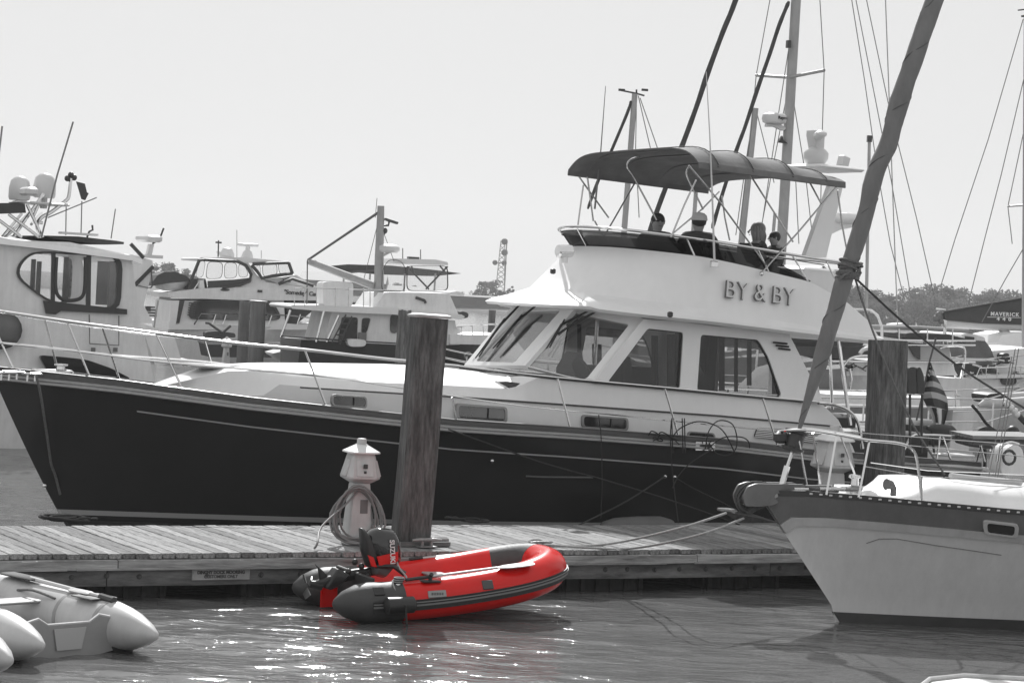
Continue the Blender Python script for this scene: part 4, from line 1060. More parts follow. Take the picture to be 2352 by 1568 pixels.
o = place(cab.build('power_cable', ROPED), Y); tag(o, 'dark shore cable hung in big loose loops over the yacht side rail', 'cable')
fq = Z0 = W0.z(1462, 1203, .1)
e1 = Y.p(1378, 1200, -2.5); e2 = Y.p(1550, 1200, -2.5)
fd = MB().tube([lerp(e1, e2, t) for t in (0, .06, .2, .5, .8, .94, 1)], [.05, .14, .19, .21, .21, .17, .06], 14); fd.v = [(x, y, z - .12) for x, y, z in fd.v]
o = place(fd.build('fender', mat('fender_grey', .11, .6, var=.15)), Y); tag(o, 'long grey fender lying between the dark hull and the dock', 'fender')

# ================================================================ PEOPLE ON THE FLYBRIDGE
def skin_mesh(name, joints, edges, root, sub=2):
    me = bpy.data.meshes.new(name); me.from_pydata([j[:3] for j in joints], edges, []); me.update()
    o = bpy.data.objects.new(name, me); COL.objects.link(o)
    mo = o.modifiers.new('s', 'SKIN'); mo.use_smooth_shade = True
    for i, j in enumerate(joints):
        sv = me.skin_vertices[0].data[i]; r = j[3]; sv.radius = (r, r) if not isinstance(r, tuple) else r; sv.use_root = (i == root)
    ms = o.modifiers.new('u', 'SUBSURF'); ms.levels = sub; ms.render_levels = sub
    bpy.context.view_layer.update()
    out = bpy.data.meshes.new_from_object(o.evaluated_get(bpy.context.evaluated_depsgraph_get()))
    bpy.data.objects.remove(o); bpy.data.meshes.remove(me); out.name = name; out.shade_smooth(); return out
def person(head_w, face, label, cloth, hair, hairlen=.0, cap=None, s=1.0, lean=0.0, glasses=False, female=False):
    """seated person; head_w: world position of the head centre, face: heading in radians"""
    T = thing('person', label, 'person', loc=head_w - V(0, 0, .705 * s), rz=face)     # +x is the way the person faces
    S = s; sh = .165 if female else .19
    J = [(-.02, 0, .08, .13), (-.01, 0, .26, .12), (0, 0, .42, .15), (0, 0, .53, .11), (.01, 0, .58, .06), (.02, 0, .62, .065), (.025, 0, .665, .085), (.03, 0, .715, .098), (.025, 0, .775, .085), (.015, 0, .81, .05)]
    E = [(0, 1), (1, 2), (2, 3), (3, 4), (4, 5), (5, 6), (6, 7), (7, 8), (8, 9)]
    for sg in (-1, 1):
        k = len(J)
        J += [(0, sg * sh, .525, .085), (-.02 + lean, sg * (sh + .06), .26, .045), (.20 + lean, sg * (sh - .02), .17, .032), (.28 + lean, sg * (sh - .05), .17, .04)]
        E += [(3, k), (k, k + 1), (k + 1, k + 2), (k + 2, k + 3)]
        k = len(J)
        J += [(.02, sg * .1, .06, .1), (.42, sg * .12, .08, .07), (.40, sg * .12, -.34, .045), (.52, sg * .13, -.38, .04)]
        E += [(0, k), (k, k + 1), (k + 1, k + 2), (k + 2, k + 3)]
    J = [(x * S, y * S, z * S, r * S) for x, y, z, r in J]
    me = skin_mesh('body', J, E, 0); link('body', me, SKIN, T)
    # clothing follows the body
    Jc = [(x, y, z, r * 1.14 + .008) for x, y, z, r in J[:4]]; Ec = [(0, 1), (1, 2), (2, 3)]
    for q in range(2):
        b = 10 + q * 8; k = len(Jc); Jc += [(J[b][0], J[b][1], J[b][2], J[b][3] * 1.2 + .008), (J[b + 1][0], J[b + 1][1], J[b + 1][2], J[b + 1][3] * 1.25 + .008), (*[lerp(J[b + 1][i], J[b + 2][i], .8) for i in range(3)], J[b + 2][3] * 1.3)]
        Ec += [(3, k), (k, k + 1), (k + 1, k + 2)]
    link('shirt', skin_mesh('shirt', Jc, Ec, 0), cloth, T)
    h = MB(); c = V(.03, 0, .715) * S
    fc = MB()   # face: nose, eyes, ears, mouth
    fc.tube([c + V(.088, 0, .02) * S, c + V(.115, 0, -.018) * S, c + V(.10, 0, -.028) * S], [.008 * S, .016 * S, .012 * S], 6)
    for sg in (-1, 1): fc.ball(c + V(.0, sg * .092, -.0) * S, .026 * S, 8, 6, (.6, .35, 1.1))
    fc.build('nose_and_ears', SKIN, T)
    ey = MB()
    for sg in (-1, 1): ey.ball(c + V(.086, sg * .034, .018) * S, (.026 if glasses else .012) * S, 8, 6, (.5, 1, .7))
    if glasses: ey.tube([c + V(.02, -.095, .02) * S, c + V(.09, -.06, .022) * S, c + V(.102, 0, .022) * S, c + V(.09, .06, .022) * S, c + V(.02, .095, .02) * S], .006 * S, 5)
    ey.build('sunglasses' if glasses else 'eyes', PRINTK, T)
    MB().tube([c + V(.092, -.022, -.052) * S, c + V(.1, 0, -.052) * S, c + V(.092, .022, -.052) * S], .006 * S, 5).build('mouth', mat('lips', .15, .6), T)
    hm = MB(); prof = []
    hm.ball(c + V(-.018, 0, .03) * S, .108 * S, 14, 9, (.98, .93, .95))
    if hairlen > 0:
        for k in range(9):
            an = math.pi * (.5 + k / 8); hm.tube([c + V(.02 + .09 * math.cos(an), .09 * math.sin(an), .06) * S, c + V(.01 + .11 * math.cos(an), .11 * math.sin(an), -.06) * S, c + V(-.0 + .10 * math.cos(an), .10 * math.sin(an), -.06 - hairlen) * S], [.03 * S, .04 * S, .02 * S], 7)
    hm.build('hair', hair, T)
    if cap:
        cp = MB().lathe([(.118, .0), (.12, .03), (.108, .075), (.07, .108), (.001, .122)], c + V(-.015, 0, .03) * S, 14)
        cp.v = [tuple(Vector(p)) for p in cp.v]
        rim = [c + V(.09 + .085 * math.cos(a), .085 * math.sin(a), .04 - .012 * math.cos(a)) * S for a in np.linspace(-1.4, 1.4, 9)]
        cp.prism(rim + [c + V(.06, .06, .045) * S, c + V(.06, -.06, .045) * S], (0, 0, .008)); cp.build('cap', cap, T)
        MB().lathe([(.12, 0), (.123, .012), (.12, .024)], c + V(-.015, 0, .03) * S, 14).build('cap_band', cap, T)
    return T
def headpos(u, v, y): return Y.o + Matrix.Rotation(Y.a, 3, 'Z') @ Y.p(u, v, y)
person(headpos(1510, 512, .35), math.radians(-75), 'person with sunglasses seated furthest forward on the flybridge', CLOTHM, HAIRD, glasses=True, s=1.08)
person(headpos(1606, 513, -.75), math.radians(95), 'person in a pale cap and dark top at the flybridge helm', CLOTHD, HAIRD, cap=CAPM, s=1.08)
person(headpos(1743, 533, .1), math.radians(165), 'person with long smooth fair hair seated behind the capped helmsman', CLOTHD, HAIRG, hairlen=.14, s=1.14, female=True)
person(headpos(1781, 549, -.1), math.radians(200), 'smaller dark-haired person seated rearmost on the flybridge', CLOTHD, HAIRD, s=.86, female=True)
def slab(fr, pts, dep, name, m, par, y0=0.0, smooth=0):
    q = [fr.p(u, v, y0) for u, v in pts]
    return MB().prism(q, (0, dep, 0)).build(name, m, par, smooth)
def rslab(fr, pts, dep, name, m, par, y0=0.0, r=.1):
    q = rounded([fr.p(u, v, y0) for u, v in pts], r, 4)
    return MB().prism(q, (0, dep, 0)).build(name, m, par, 30)
def wire(fr, pts, r, name, m, par, n=6, spl=0):
    return tubepx(fr, [p if len(p) == 3 else (p[0], p[1], 0) for p in pts], r, n, spl).build(name, m, par)
# ================================================================ SAILBOAT AT THE RIGHT
so_ = W0.z(1925, 1428, 0); S = Fr(so_.x, so_.y, 25)
sb = thing('sailboat', 'pale-hulled sailboat at the right with an anchor on its bow and grey band', 'sailboat', S)
def sailboat():
    st = S.p(1752, 1147, 0)
    pts = [(st.x, st.z)]
    for (u, v, y) in ((1800, 1134, -.25), (1900, 1139, -.62), (2050, 1152, -1.0), (2200, 1165, -1.25), (2352, 1178, -1.42)):
        q = S.p(u, v, y); pts.append((q.x, q.z))
    e = pts[-1]; print('sb', pts)
    pts += [(e[0] + 3, e[1] - .1), (10.2, e[1] - .05)]
    wl = S.p(1909, 1397, 0)
    sx = interp([(0, .35), (.2, -.0), (.36, wl.x), (1, st.x)])
    h = Hull(-.45, interp(pts), lambda k: sx(k), lambda k: 10.0, 1.72, p=(1.5, 2.2), sm=(.62, .52), wb=.72, tail=(.5, .7), flare=.75)
    h.body(60, 14).build('hull', PAINTG, sb, 30)
    kk = lambda off: (lambda t: h.kz(t, h.sz(t) - off))
    h.band(kk(.265), kk(.045), .012).build('hull_band', BANDG, sb, 30)
    h.band(kk(.36), kk(.268), .03).build('rub_rail', mat('rub_pale', .5, .45, var=.12, streak=.1), sb, 40)
    h.band(lambda t: h.kz(t, -.42), lambda t: h.kz(t, .115), .03).build('bottom_paint', mat('boot_grey', .06, .7, var=.25), sb, 30)
    h.band(kk(.043), kk(-.022), .016, .01).build('toe_rail', mat('toe_rail_grey', .07, .5), sb, 30)
    hole = MB().box((0, 0, 0), (.038, .01, .02), bev=.004).mesh('slot_light_insert', 0)  # pale blocks stand in for the brightness showing through the toe rail holes
    for i in range(22):
        u = 1862 + i * 22.7; y = -.5
        v = 1130 + (u - 1800) * .0715 + 9
        for _ in range(6): q = S.p(u, v + 1, y); t = h.tx(q.x); y = -h.hb(min(max(t, 0), 1), 1) - .018
        o = link('slot_light_insert', hole, mat('slot_bright', .6, .5), sb); o.location = (q.x, y, h.sz(t) - .008); o.rotation_euler = (0, 0, -.18 if q.x < 1.5 else -.08)
    # old waterline scratch
    def on(u, v, out=.006):
        y = -.8
        for _ in range(8):
            q = S.p(u, v, y); k = (q.z + .45) / (h.sz(min(max(h.tx(q.x), 0), 1)) + .45); t = (q.x - h.stem(k)) / (10.0 - h.stem(k)); y = -h.hb(min(max(t, 0), 1), k) - out
        return q
    MB().tube([on(u, v, .0) for u, v in ((1990, 1247), (2020, 1237), (2060, 1237), (2150, 1252), (2220, 1262), (2300, 1274))], .004, 5).build('hull_crease', BANDG, sb)
    # portlight
    c = [on(2257, 1193, .02), on(2340, 1203, .02), on(2336, 1232, .02), on(2259, 1222, .02)]
    cen = sum(c, V(0, 0, 0)) / 4; N = (c[1] - c[0]).cross(c[3] - c[0]).normalized(); N = N if N.y < 0 else -N
    pr = plate(MB(), cen, N, rounded(c, .05), [rounded([cen + (p - cen) * .78 for p in c], .04)], .04, .03).build('portlight', mat('rub_pale', .5), sb, 30)
    plate(MB(), cen, N, rounded([cen + (p - cen) * .8 for p in c], .04), [], .02, .02).build('pane', DGLASS, pr, 30)
    # bow roller platform
    rp = rounded([S.p(u, v, -.1) for u, v in ((1707, 1140), (1718, 1117), (1738, 1110), (1850, 1112), (1862, 1128), (1782, 1133), (1778, 1142), (1790, 1152), (1775, 1160), (1745, 1163), (1712, 1162))], .03)
    MB().prism(rp, (0, .03, 0)).build('roller_cheek', mat('roller_grey', .17, .45, metal=.3, var=.2), sb, 30)
    MB().prism([p + V(0, .2, 0) for p in rp], (0, .03, 0)).build('roller_cheek', mat('roller_grey', .17), sb, 30)
    MB().tube([S.p(1722, 1150, -.08), S.p(1722, 1150, -.08) + V(0, .24, 0)], .05, 12).build('roller', RUBBER, sb)
    # anchor and chain
    a = MB(); sh = [S.p(u, v, 0) for u, v in ((1775, 1150), (1740, 1163), (1712, 1178), (1700, 1186))]
    a.tube(sh, [.03, .035, .04, .04], 6)
    tip_ = S.p(1652, 1170, 0)
    a.add([tip_, S.p(1762, 1194, -.02) + V(0, -.26, 0), S.p(1700, 1190, 0) + V(0, 0, -.05), S.p(1762, 1194, 0) + V(0, .26, 0), S.p(1720, 1176, 0)], [(0, 1, 2), (0, 2, 3), (0, 4, 1), (0, 3, 4), (1, 4, 2), (3, 2, 4)])
    a.build('anchor', RUSTY, sb, 30)
    MB().tube([S.p(u, v, 0) for u, v in ((1648, 1168), (1672, 1172), (1690, 1175))], [.014, .03, .03], 6).build('anchor_fluke', GALV, sb)
    link_ = MB().tube([V(.028 * math.cos(t), .016 * math.sin(t), 0) for t in np.linspace(0, 6.283, 9)[:-1]], .009, 5, closed=True).mesh('chain_link', 40)
    path = spline([S.p(u, v, -.02) for u, v in ((1760, 1113), (1728, 1111), (1706, 1124), (1694, 1145), (1700, 1166), (1722, 1180))], 7)
    for i, p in enumerate(path):
        d = (path[min(i + 1, len(path) - 1)] - path[max(i - 1, 0)]).normalized(); o = link('chain_link', link_, RUSTY, sb); o.location = p
        o.rotation_mode = 'QUATERNION'; o.rotation_quaternion = d.to_track_quat('X', 'Z') @ Vector((1, 0, 0)).rotation_difference(Vector((1, 0, 0)))
        if i % 2: o.rotation_quaternion = o.rotation_quaternion @ Matrix.Rotation(1.57, 3, 'X').to_quaternion()
        o.scale = (1.4, 1.4, 1.4)
    # deck gear
    q = S.p(1962, 1117, -.1); MB().lathe([(.09, -.08), (.09, 0), (.05, .02), (.045, .09), (.07, .10), (.06, .13), (.001, .14)], q, 12).build('windlass', CHROME, sb)
    MB().box(S.p(1945, 1120, -.1), (.3, .2, .06), bev=.02).build('windlass_base', GALV, sb)
    for (u, v) in ((2040, 1128), (2055, 1126)):
        pass
    q = S.p(2052, 1128, -.45); MB().tube([q + V(0, 0, -.05), q + V(0, 0, .03), q + V(-.04, 0, .07), q + V(-.1, 0, .075)], [.035, .035, .05, .065], 10).build('dorade_vent', mat('vent_grey', .14, .5), sb)
    for (u, v) in ((1898, 1128), (1840, 1129), (1925, 1128)):
        q = S.p(u, v, -.3); MB().tube([q + V(-.09, 0, .03), q + V(.09, 0, .03)], .014, 6).build('deck_cleat', CHROME, sb)
    hp = MB().tube(spline([S.p(u, v, -.2) for u, v in ((1850, 1120), (1875, 1126), (1862, 1130), (1888, 1124), (1905, 1131), (1880, 1132), (1925, 1127))], 4), .02, 6); hp.build('chain_pile', RUSTY, sb)
    # coachroof
    cr = MB(); rings = []
    x0 = S.p(2082, 1133, -.55).x
    TPx = interp([(q.x, q.z) for q in [S.p(u, v, -.3) for u, v in ((2060, 1136), (2090, 1120), (2118, 1102), (2170, 1103), (2230, 1112), (2352, 1120))]])
    for x in list(np.linspace(x0 - .1, x0 + 1.2, 12)) + [x0 + 2, x0 + 3.2, x0 + 4.6]:
        wv = min(.85, .25 + .65 * min(1, max(0, (x - x0 + .1) / 1.0)) ** .6); dz = h.sheer(x) - .04; zt = max(dz + .02, TPx(x))
        sec = [(-wv - .05, dz), (-wv, lerp(dz, zt, .55)), (-wv + .12, lerp(dz, zt, .9)), (-wv * .5, zt), (0, zt + .02)]
        rings.append([V(x, y, z) for y, z in sec] + [V(x, -y, z) for y, z in reversed(sec[:-1])])
    cr.loft(rings); cr.build('coachroof', WHITE, sb, 50)
    wire(S, [(2183, 1092, -.3), (2215, 1096, -.3), (2300, 1104, -.3), (2345, 1108, -.3)], .035, 'fender_on_deck', mat('rub_pale', .5), sb, 8)
    # pulpit
    wire(S, [(1782, 992, .25), (1800, 989, .0), (1853, 988, -.2), (1920, 998, -.35), (1990, 1010, -.5), (2060, 1017, -.62), (2090, 1028, -.66), (2106, 1055, -.7), (2117, 1155, -.74)], .016, 'pulpit_rail', CHROME, sb, 8, 5)
    wire(S, [(1782, 992, .25), (1840, 984, .45), (1900, 990, .6), (1975, 1003, .75)], .016, 'pulpit_rail', CHROME, sb, 8, 4)
    for a_, b_ in (((1921, 1001, -.35), (1898, 1136, -.42)), ((1997, 1012, -.5), (1972, 1142, -.66)), ((1835, 1012, -.1), (1853, 1112, -.1)), ((1867, 994, .2), (1884, 1110, .3)), ((1932, 1003, .6), (1962, 1085, .6)), ((1962, 1085, .6), (1968, 1110, .6))):
        wire(S, [a_, b_], .013, 'pulpit_leg', CHROME, sb)
    # furler, stay and furled sail
    wire(S, [(1820, 1036), (1806, 1078)], .02, 'stay_rod', CHROME, sb); wire(S, [(1808, 1070), (1796, 1112)], .036, 'turnbuckle', CHROME, sb, 8)
    q = S.p(1826, 1010, 0); M = Matrix.Rotation(.24, 3, 'Y')
    MB().lathe([(.08, -.13), (.125, -.12), (.13, -.09), (.1, -.08), (.1, .06), (.13, .07), (.135, .1), (.03, .12)], q, 16, M).build('furler_drum', TRIM, sb)
    MB().box(S.p(1793, 1004, .05), (.15, .1, .13), bev=.03).build('bow_light', TRIM, sb)
    SP_ = [(1832, 1000, .012), (1841, 968, .03), (1850, 935, .045), (1863, 895, .062), (1880, 848, .088), (1893, 800, .095), (1907, 745, .1), (1920, 705, .098), (1935, 655, .105), (1948, 620, .1), (1958, 585, .1), (1975, 530, .103), (1992, 475, .098), (2003, 430, .11), (2018, 380, .105), (2038, 335, .112), (2050, 290, .108), (2063, 245, .118), (2080, 195, .11), (2098, 140, .115), (2113, 90, .108), (2130, 45, .112), (2150, -5, .11), (2230, -230, .1), (2330, -520, .05)]
    rnd = random.Random(8); m = MB(); rings = []
    P_ = [S.p(u, v, 0) for u, v, r in SP_]; rr = [r * .9 for *_, r in SP_]; PP = spline(P_, 4); RR = [float(np.interp(i / 4, range(len(rr)), rr)) for i in range(len(PP))]
    for i, (p, r) in enumerate(zip(PP, RR)):
        rings.append([p + V(math.cos(t) * r * (1 + .10 * math.sin(t * 3 + i * .35) + rnd.uniform(-.03, .03)), math.sin(t) * r * (1 + .08 * math.sin(t * 2 + i * .5)), -math.cos(t) * r * .25) for t in [k * math.pi / 7 for k in range(14)]])
    m.loft(rings); m.build('furled_headsail', SAIL, sb, 60)
    hx_ = MB(); hp_ = []
    for i in range(len(PP) * 6 - 6):
        f = i / 6; j = int(f); p = PP[j].lerp(PP[j + 1], f - j) if j + 1 < len(PP) else PP[j]; r = RR[j] * .97; t = f * .62
        hp_.append(p + V(math.cos(t) * r, math.sin(t) * r, -math.cos(t) * r * .25))
    hx_.tube(hp_, .006, 5).build('sail_wrap_seam', mat('seam_canvas', .1, .9), sb)
    kn = MB(); c = S.p(1950, 622, 0)
    for k in range(11):
        z = rnd.uniform(-.09, .1); ti = rnd.uniform(-.4, .5); kn.tube([c + V(z * .25 + math.cos(t) * .125, math.sin(t) * .125, z + math.cos(t) * ti * .12) for t in [j * math.pi / 6 for j in range(12)]], .014, 5, closed=True)
    kn.tube(spline([c + V(-.08, -.12, -.03), c + V(-.16, -.14, -.06), c + V(-.2, -.12, -.12)], 4), .014, 5)
    kn.build('lashing', ROPEM, sb)
    # lifelines and sheets
    for pts in ([(1960, 993, -.5), (2352, 1022, -1.35)], [(2078, 1022, -.65), (2352, 1048, -1.4)], [(1986, 1071, -.55), (2116, 1094, -.75), (2352, 1103, -1.4)], [(2000, 1062, .8), (2130, 1080, 1), (2352, 1090, 1.3)]):
        wire(S, pts, .006, 'lifeline', CHROME, sb, 5)
    wire(S, [(1962, 632, 0), (1990, 720, -.2), (2040, 850, -.5), (2100, 980, -.7), (2170, 1090, -.9)], .012, 'sheet', ROPEM, sb, 6, 3)
    wire(S, [(1962, 636, 0), (2080, 745, .3), (2200, 840, .6), (2300, 905, .9), (2400, 965, 1.1)], .014, 'sheet', ROPED, sb, 6, 3)
    for u0, v0, u1, v1 in ((2310, 880, 2270, 1100), (2318, 860, 2285, 1100), (2326, 860, 2290, 1105)):
        wire(S, [(u0 + 14, v0 - 60, .2), (u1, v1, .1)], .006, 'shroud', mat('wire_grey', .16, .5), sb, 5)
    # mast far out of the frame, so that the stay ends on something
    MB().tube([V(6.2, 0, .9), V(6.35, 0, 15.4)], [.1, .08], 10).build('mast', MASTM, sb)
    wire(S, [(2117, 1155, -.74), (2117, 1095, -.75)], .012, 'stanchion', CHROME, sb)
sailboat()
def wline(pts, r, m, label, name='mooring_line', sp=6):
    o = MB().tube(spline(pts, sp), r, 7).build(name, m); return tag(o, label, 'rope')
c0 = W0.z(1245, 1250, DZ + .02)
wline([c0, W0.z(1330, 1253, DZ + .03), W0.z(1420, 1245, DZ + .06), S.o + Matrix.Rotation(S.a, 3, 'Z') @ S.p(1560, 1213, -.1), S.o + Matrix.Rotation(S.a, 3, 'Z') @ S.p(1668, 1178, -.1)], .014, ROPEL, 'upper pale rope running from the dock cleat to the sailboat anchor')
wline([c0, W0.z(1350, 1257, DZ + .03), W0.z(1450, 1259, DZ + .03), S.o + Matrix.Rotation(S.a, 3, 'Z') @ S.p(1600, 1230, -.1), S.o + Matrix.Rotation(S.a, 3, 'Z') @ S.p(1708, 1190, -.1)], .014, ROPEL, 'lower slack pale rope from the dock cleat to the sailboat bow')

# ================================================================ RED DINGHY
RD = Fr(-1.91, 23.27, 25.3)
rd = thing('inflatable_dinghy', 'bright red and black inflatable dinghy with a tilted outboard motor, tied to the dock', 'dinghy', RD)
def red():
    hw = .60; bx = RD.p(1283, 1305, 0).x; r0 = .205
    print('dinghy bow', bx)
    def axis(t):     # t -1 near stern, 0 bow, 1 far stern
        s = -1 if t < 0 else 1; a = abs(t)
        if a < .5:
            ph = a / .5 * math.pi / 2; x = bx - r0 - .95 + .95 * math.cos(ph) ** .9; y = s * hw * math.sin(ph) ** .8
        else:
            x = lerp(bx - r0 - .95, .36, (a - .5) / .5); y = s * hw
        f = max(0, x / (bx - r0)); z = .185 + .32 * f ** 2.1
        return V(x, y, z)
    def seg(t0, t1, n, out=0.0, rad=r0):
        pts = [axis(lerp(t0, t1, i / n)) for i in range(n + 1)]; return pts
    def tubeseg(t0, t1, n, m, name, grow=0.0, cone=None, ang=None):
        pts = seg(t0, t1, n); rs = [r0 + grow] * len(pts)
        if cone == 'a': 
            d = (pts[0] - pts[1]).normalized(); pts = [pts[0] + d * L_ for L_ in (.36, .34, .25, .12)] + pts; rs = [.02, .055, .13, .185] + rs
        if cone == 'b':
            d = (pts[-1] - pts[-2]).normalized(); pts = pts + [pts[-1] + d * L_ for L_ in (.12, .25, .34, .36)]; rs = rs + [.185, .13, .055, .02]
        return MB().tube(pts, rs, 26, ref=V(0, 0, 1)).build(name, m, rd, 50)
    tubeseg(-1, -.86, 3, PVCK2, 'stern_cone', .001, 'a'); tubeseg(.86, 1, 3, PVCK2, 'stern_cone', .001, 'b')
    tubeseg(-.86, .04, 44, PVCR, 'air_tube'); tubeseg(.04, .30, 18, PVCK2, 'bow_patch', .002); tubeseg(.30, .86, 22, PVCR, 'air_tube')
    # rubbing strake outside
    for nm, z0, z1, out, m_ in (('strake', -.075, .035, .013, PVCK), ('strake_rib', -.03, -.012, .02, mat('strake_rib', .2, .4)), ('strake_rib', .004, .014, .019, mat('strake_rib', .2, .4))):
        rings = []
        for i in range(81):
            t = lerp(-1.0, 1.0, i / 80); p = axis(t); q = axis(min(1, t + .01)) - axis(max(-1, t - .01)); q.z = 0; q.normalize(); o = V(q.y, -q.x, 0)
            o = -o if o.dot(V(p.x - .9, p.y, 0)) < 0 else o
            sec = []
            for z in (z0, z1):
                w_ = math.sqrt(max(0, (r0) ** 2 - z * z)); sec += [(w_ - .01, z), (w_ + out, z)]
            sec = [sec[0], sec[1], sec[3], sec[2]]
            rings.append([p + o * a + V(0, 0, z) for a, z in sec])
        MB().loft(rings).build(nm, m_, rd, 40)
    # floor, bottom, transom
    bt = MB(); rings = []
    for i in range(13):
        x = lerp(.40, bx - .25, i / 12); f = x / (bx - r0); z = .02 + .34 * max(0, f) ** 2.2; wv = hw * (1 if x < bx - 1.15 else math.cos((x - bx + 1.15) / .95 * math.pi / 2 * .95))
        rings.append([V(x, -wv, z + .05), V(x, 0, z - .06), V(x, wv, z + .05), V(x, wv, z + .09), V(x, 0, z + .06), V(x, -wv, z + .09)])
    bt.loft(rings); bt.build('floor', PVCR, rd, 40)
    MB().box((.46, 0, .22), (.04, 1.02, .42), bev=.01).build('transom', mat('transom_dark', .03, .6), rd, 30)
    slab(RD, [(739, 1346), (775, 1340), (775, 1392), (737, 1394)], .03, 'stern_flap', PVCR, rd, .3)
    # seat board
    a, b, c_, d = RD.p(972, 1298, .35), RD.p(1030, 1295, .35), RD.p(1106, 1318, -.35), RD.p(1050, 1322, -.35)
    MB().box(((a.x + d.x) / 2 + .08, 0, .36), (.22, .86, .025), bev=.008).build('seat_board', mat('seat_board', .3, .6, var=.15), rd)
    # oars
    def oar(p0, p1, p2, nm):
        T_ = MB().tube([p0, lerp(p0, p1, .25)], .018, 8); o = T_.build('oar', RUBBER, rd)
        MB().tube([lerp(p0, p1, .22), p1], .014, 8).build('oar_shaft', mat('oar_alu', .5, .35, metal=.6), o)
        d = (p2 - p1).normalized(); s = V(-d.y, d.x, 0).normalized()
        b = []
        for t, w_ in ((0, .02), (.08, .05), (.25, .095), (.6, .11), (.9, .10), (1, .06)):
            c = lerp(p1, p2, t); b.append([c - s * w_ + V(0, 0, -.006), c + V(0, 0, -.014), c + s * w_ + V(0, 0, -.006), c + s * w_ + V(0, 0, .004), c + V(0, 0, .012), c - s * w_ + V(0, 0, .004)])
        MB().loft(b).build('blade', mat('blade_pale', .62, .4), o, 50)
    tube_pts = [axis(lerp(-1, 1, i / 120)) for i in range(121)]
    def touch(u, v, gap=.03):      # the point on the sight line resting just off the air tube
        y = -1.0; last = RD.p(u, v, y)
        while y < .2:
            q = RD.p(u, v, y)
            if min((q - c).length for c in tube_pts) < r0 + gap: return last
            last = q; y += .01
        return RD.p(u, v, -.45)
    oar(touch(932, 1331), touch(1142, 1303), touch(1224, 1293, .045), 'n')
    oar(RD.p(940, 1284, .6), RD.p(1060, 1272, .6), RD.p(1150, 1260, .62), 'f')
    # fittings on the near tube
    def ont(x, dz):   # point on the near tube's outside, dz above its axis
        p = V(x, -hw, .185 + .32 * max(0, x / (bx - r0)) ** 2.1); return p + V(0, -math.sqrt(max(0, r0 * r0 - dz * dz)), dz)
    def patch(u, v, w_, hh, m_, nm, par=rd, thick=.014):
        x = RD.p(u, v, -hw - .18).x; z = RD.p(u, v, -hw - .18).z; dz = z - (.185 + .32 * max(0, x / (bx - r0)) ** 2.1); dz = max(-.19, min(.19, dz)); p = ont(x, dz)
        tl = math.atan2(dz, math.sqrt(max(1e-4, r0 * r0 - dz * dz)))
        return MB().box(p, (w_, thick, hh), rx=-tl, ry=-.06, bev=.006).build(nm, m_, par), p
    patch(873, 1358, .12, .1, RUBBER, 'grab_patch'); patch(1120, 1342, .12, .1, mat('patch_grey', .06, .5), 'grab_patch')
    o, p = patch(1003, 1363, .2, .075, mat('plate_grey', .3, .5), 'maker_plate'); 
    pp_ = MB()
    for k, w_ in enumerate((.024, .018, .026, .02, .022)): pp_.box(p + V(-.055 + k * .028, -.009, .004), (w_ * .8, .006, .026), rx=-.1)
    pp_.build('plate_print', mat('worn_print', .13, .6), rd, 0)
    for s_ in (-1, 1):
        q = ont(1.02, .19) if s_ < 0 else V(1.02, hw, ont(1.02, .19).z)
        MB().box(q, (.2, .12, .02), bev=.008).build('oarlock_pad', RUBBER, rd); MB().tube([q, q + V(0, 0, .05), q + V(.0, .03 * s_, .075)], .022, 8).build('oarlock', RUBBER, rd)
    # little fender/pump bag tied at the stern quarter
    q = ont(.62, -.0); MB().tube([q + V(-.17, -.07, .0), q + V(-.14, -.07, 0), q + V(.14, -.07, .01), q + V(.17, -.07, .01)], [.03, .085, .085, .03], 12).build('stern_fender', PVCK, rd)
    MB().tube([q + V(.02, -.16, .02), q + V(.03, -.17, -.1), q + V(.05, -.16, -.22)], .012, 6).build('fender_tail', RUBBER, rd)
    q2 = ont(.62, .2); MB().tube(spline([RD.p(909, 1272, 0), RD.p(915, 1300, -.2), RD.p(934, 1328, -.45), q2 + V(0, 0, .02), q2 + V(0, -.12, -.1), q2 + V(.02, -.15, -.22)], 5), .01, 6).build('painter', ROPEL, rd)
    for k in range(6): MB().tube([q2 + V(.05 + .05 * math.cos(t) + k * .004, .05 * math.sin(t), .01 * k) for t in [j * math.pi / 5 for j in range(10)]], .008, 5, closed=True).build('rope_turn', ROPEL if k % 2 else ROPED, rd)
    wire(RD, [(1260, 1278, .3), (1200, 1330, .1), (1160, 1345, -.2)], .006, 'bow_lanyard', ROPED, rd)
red()
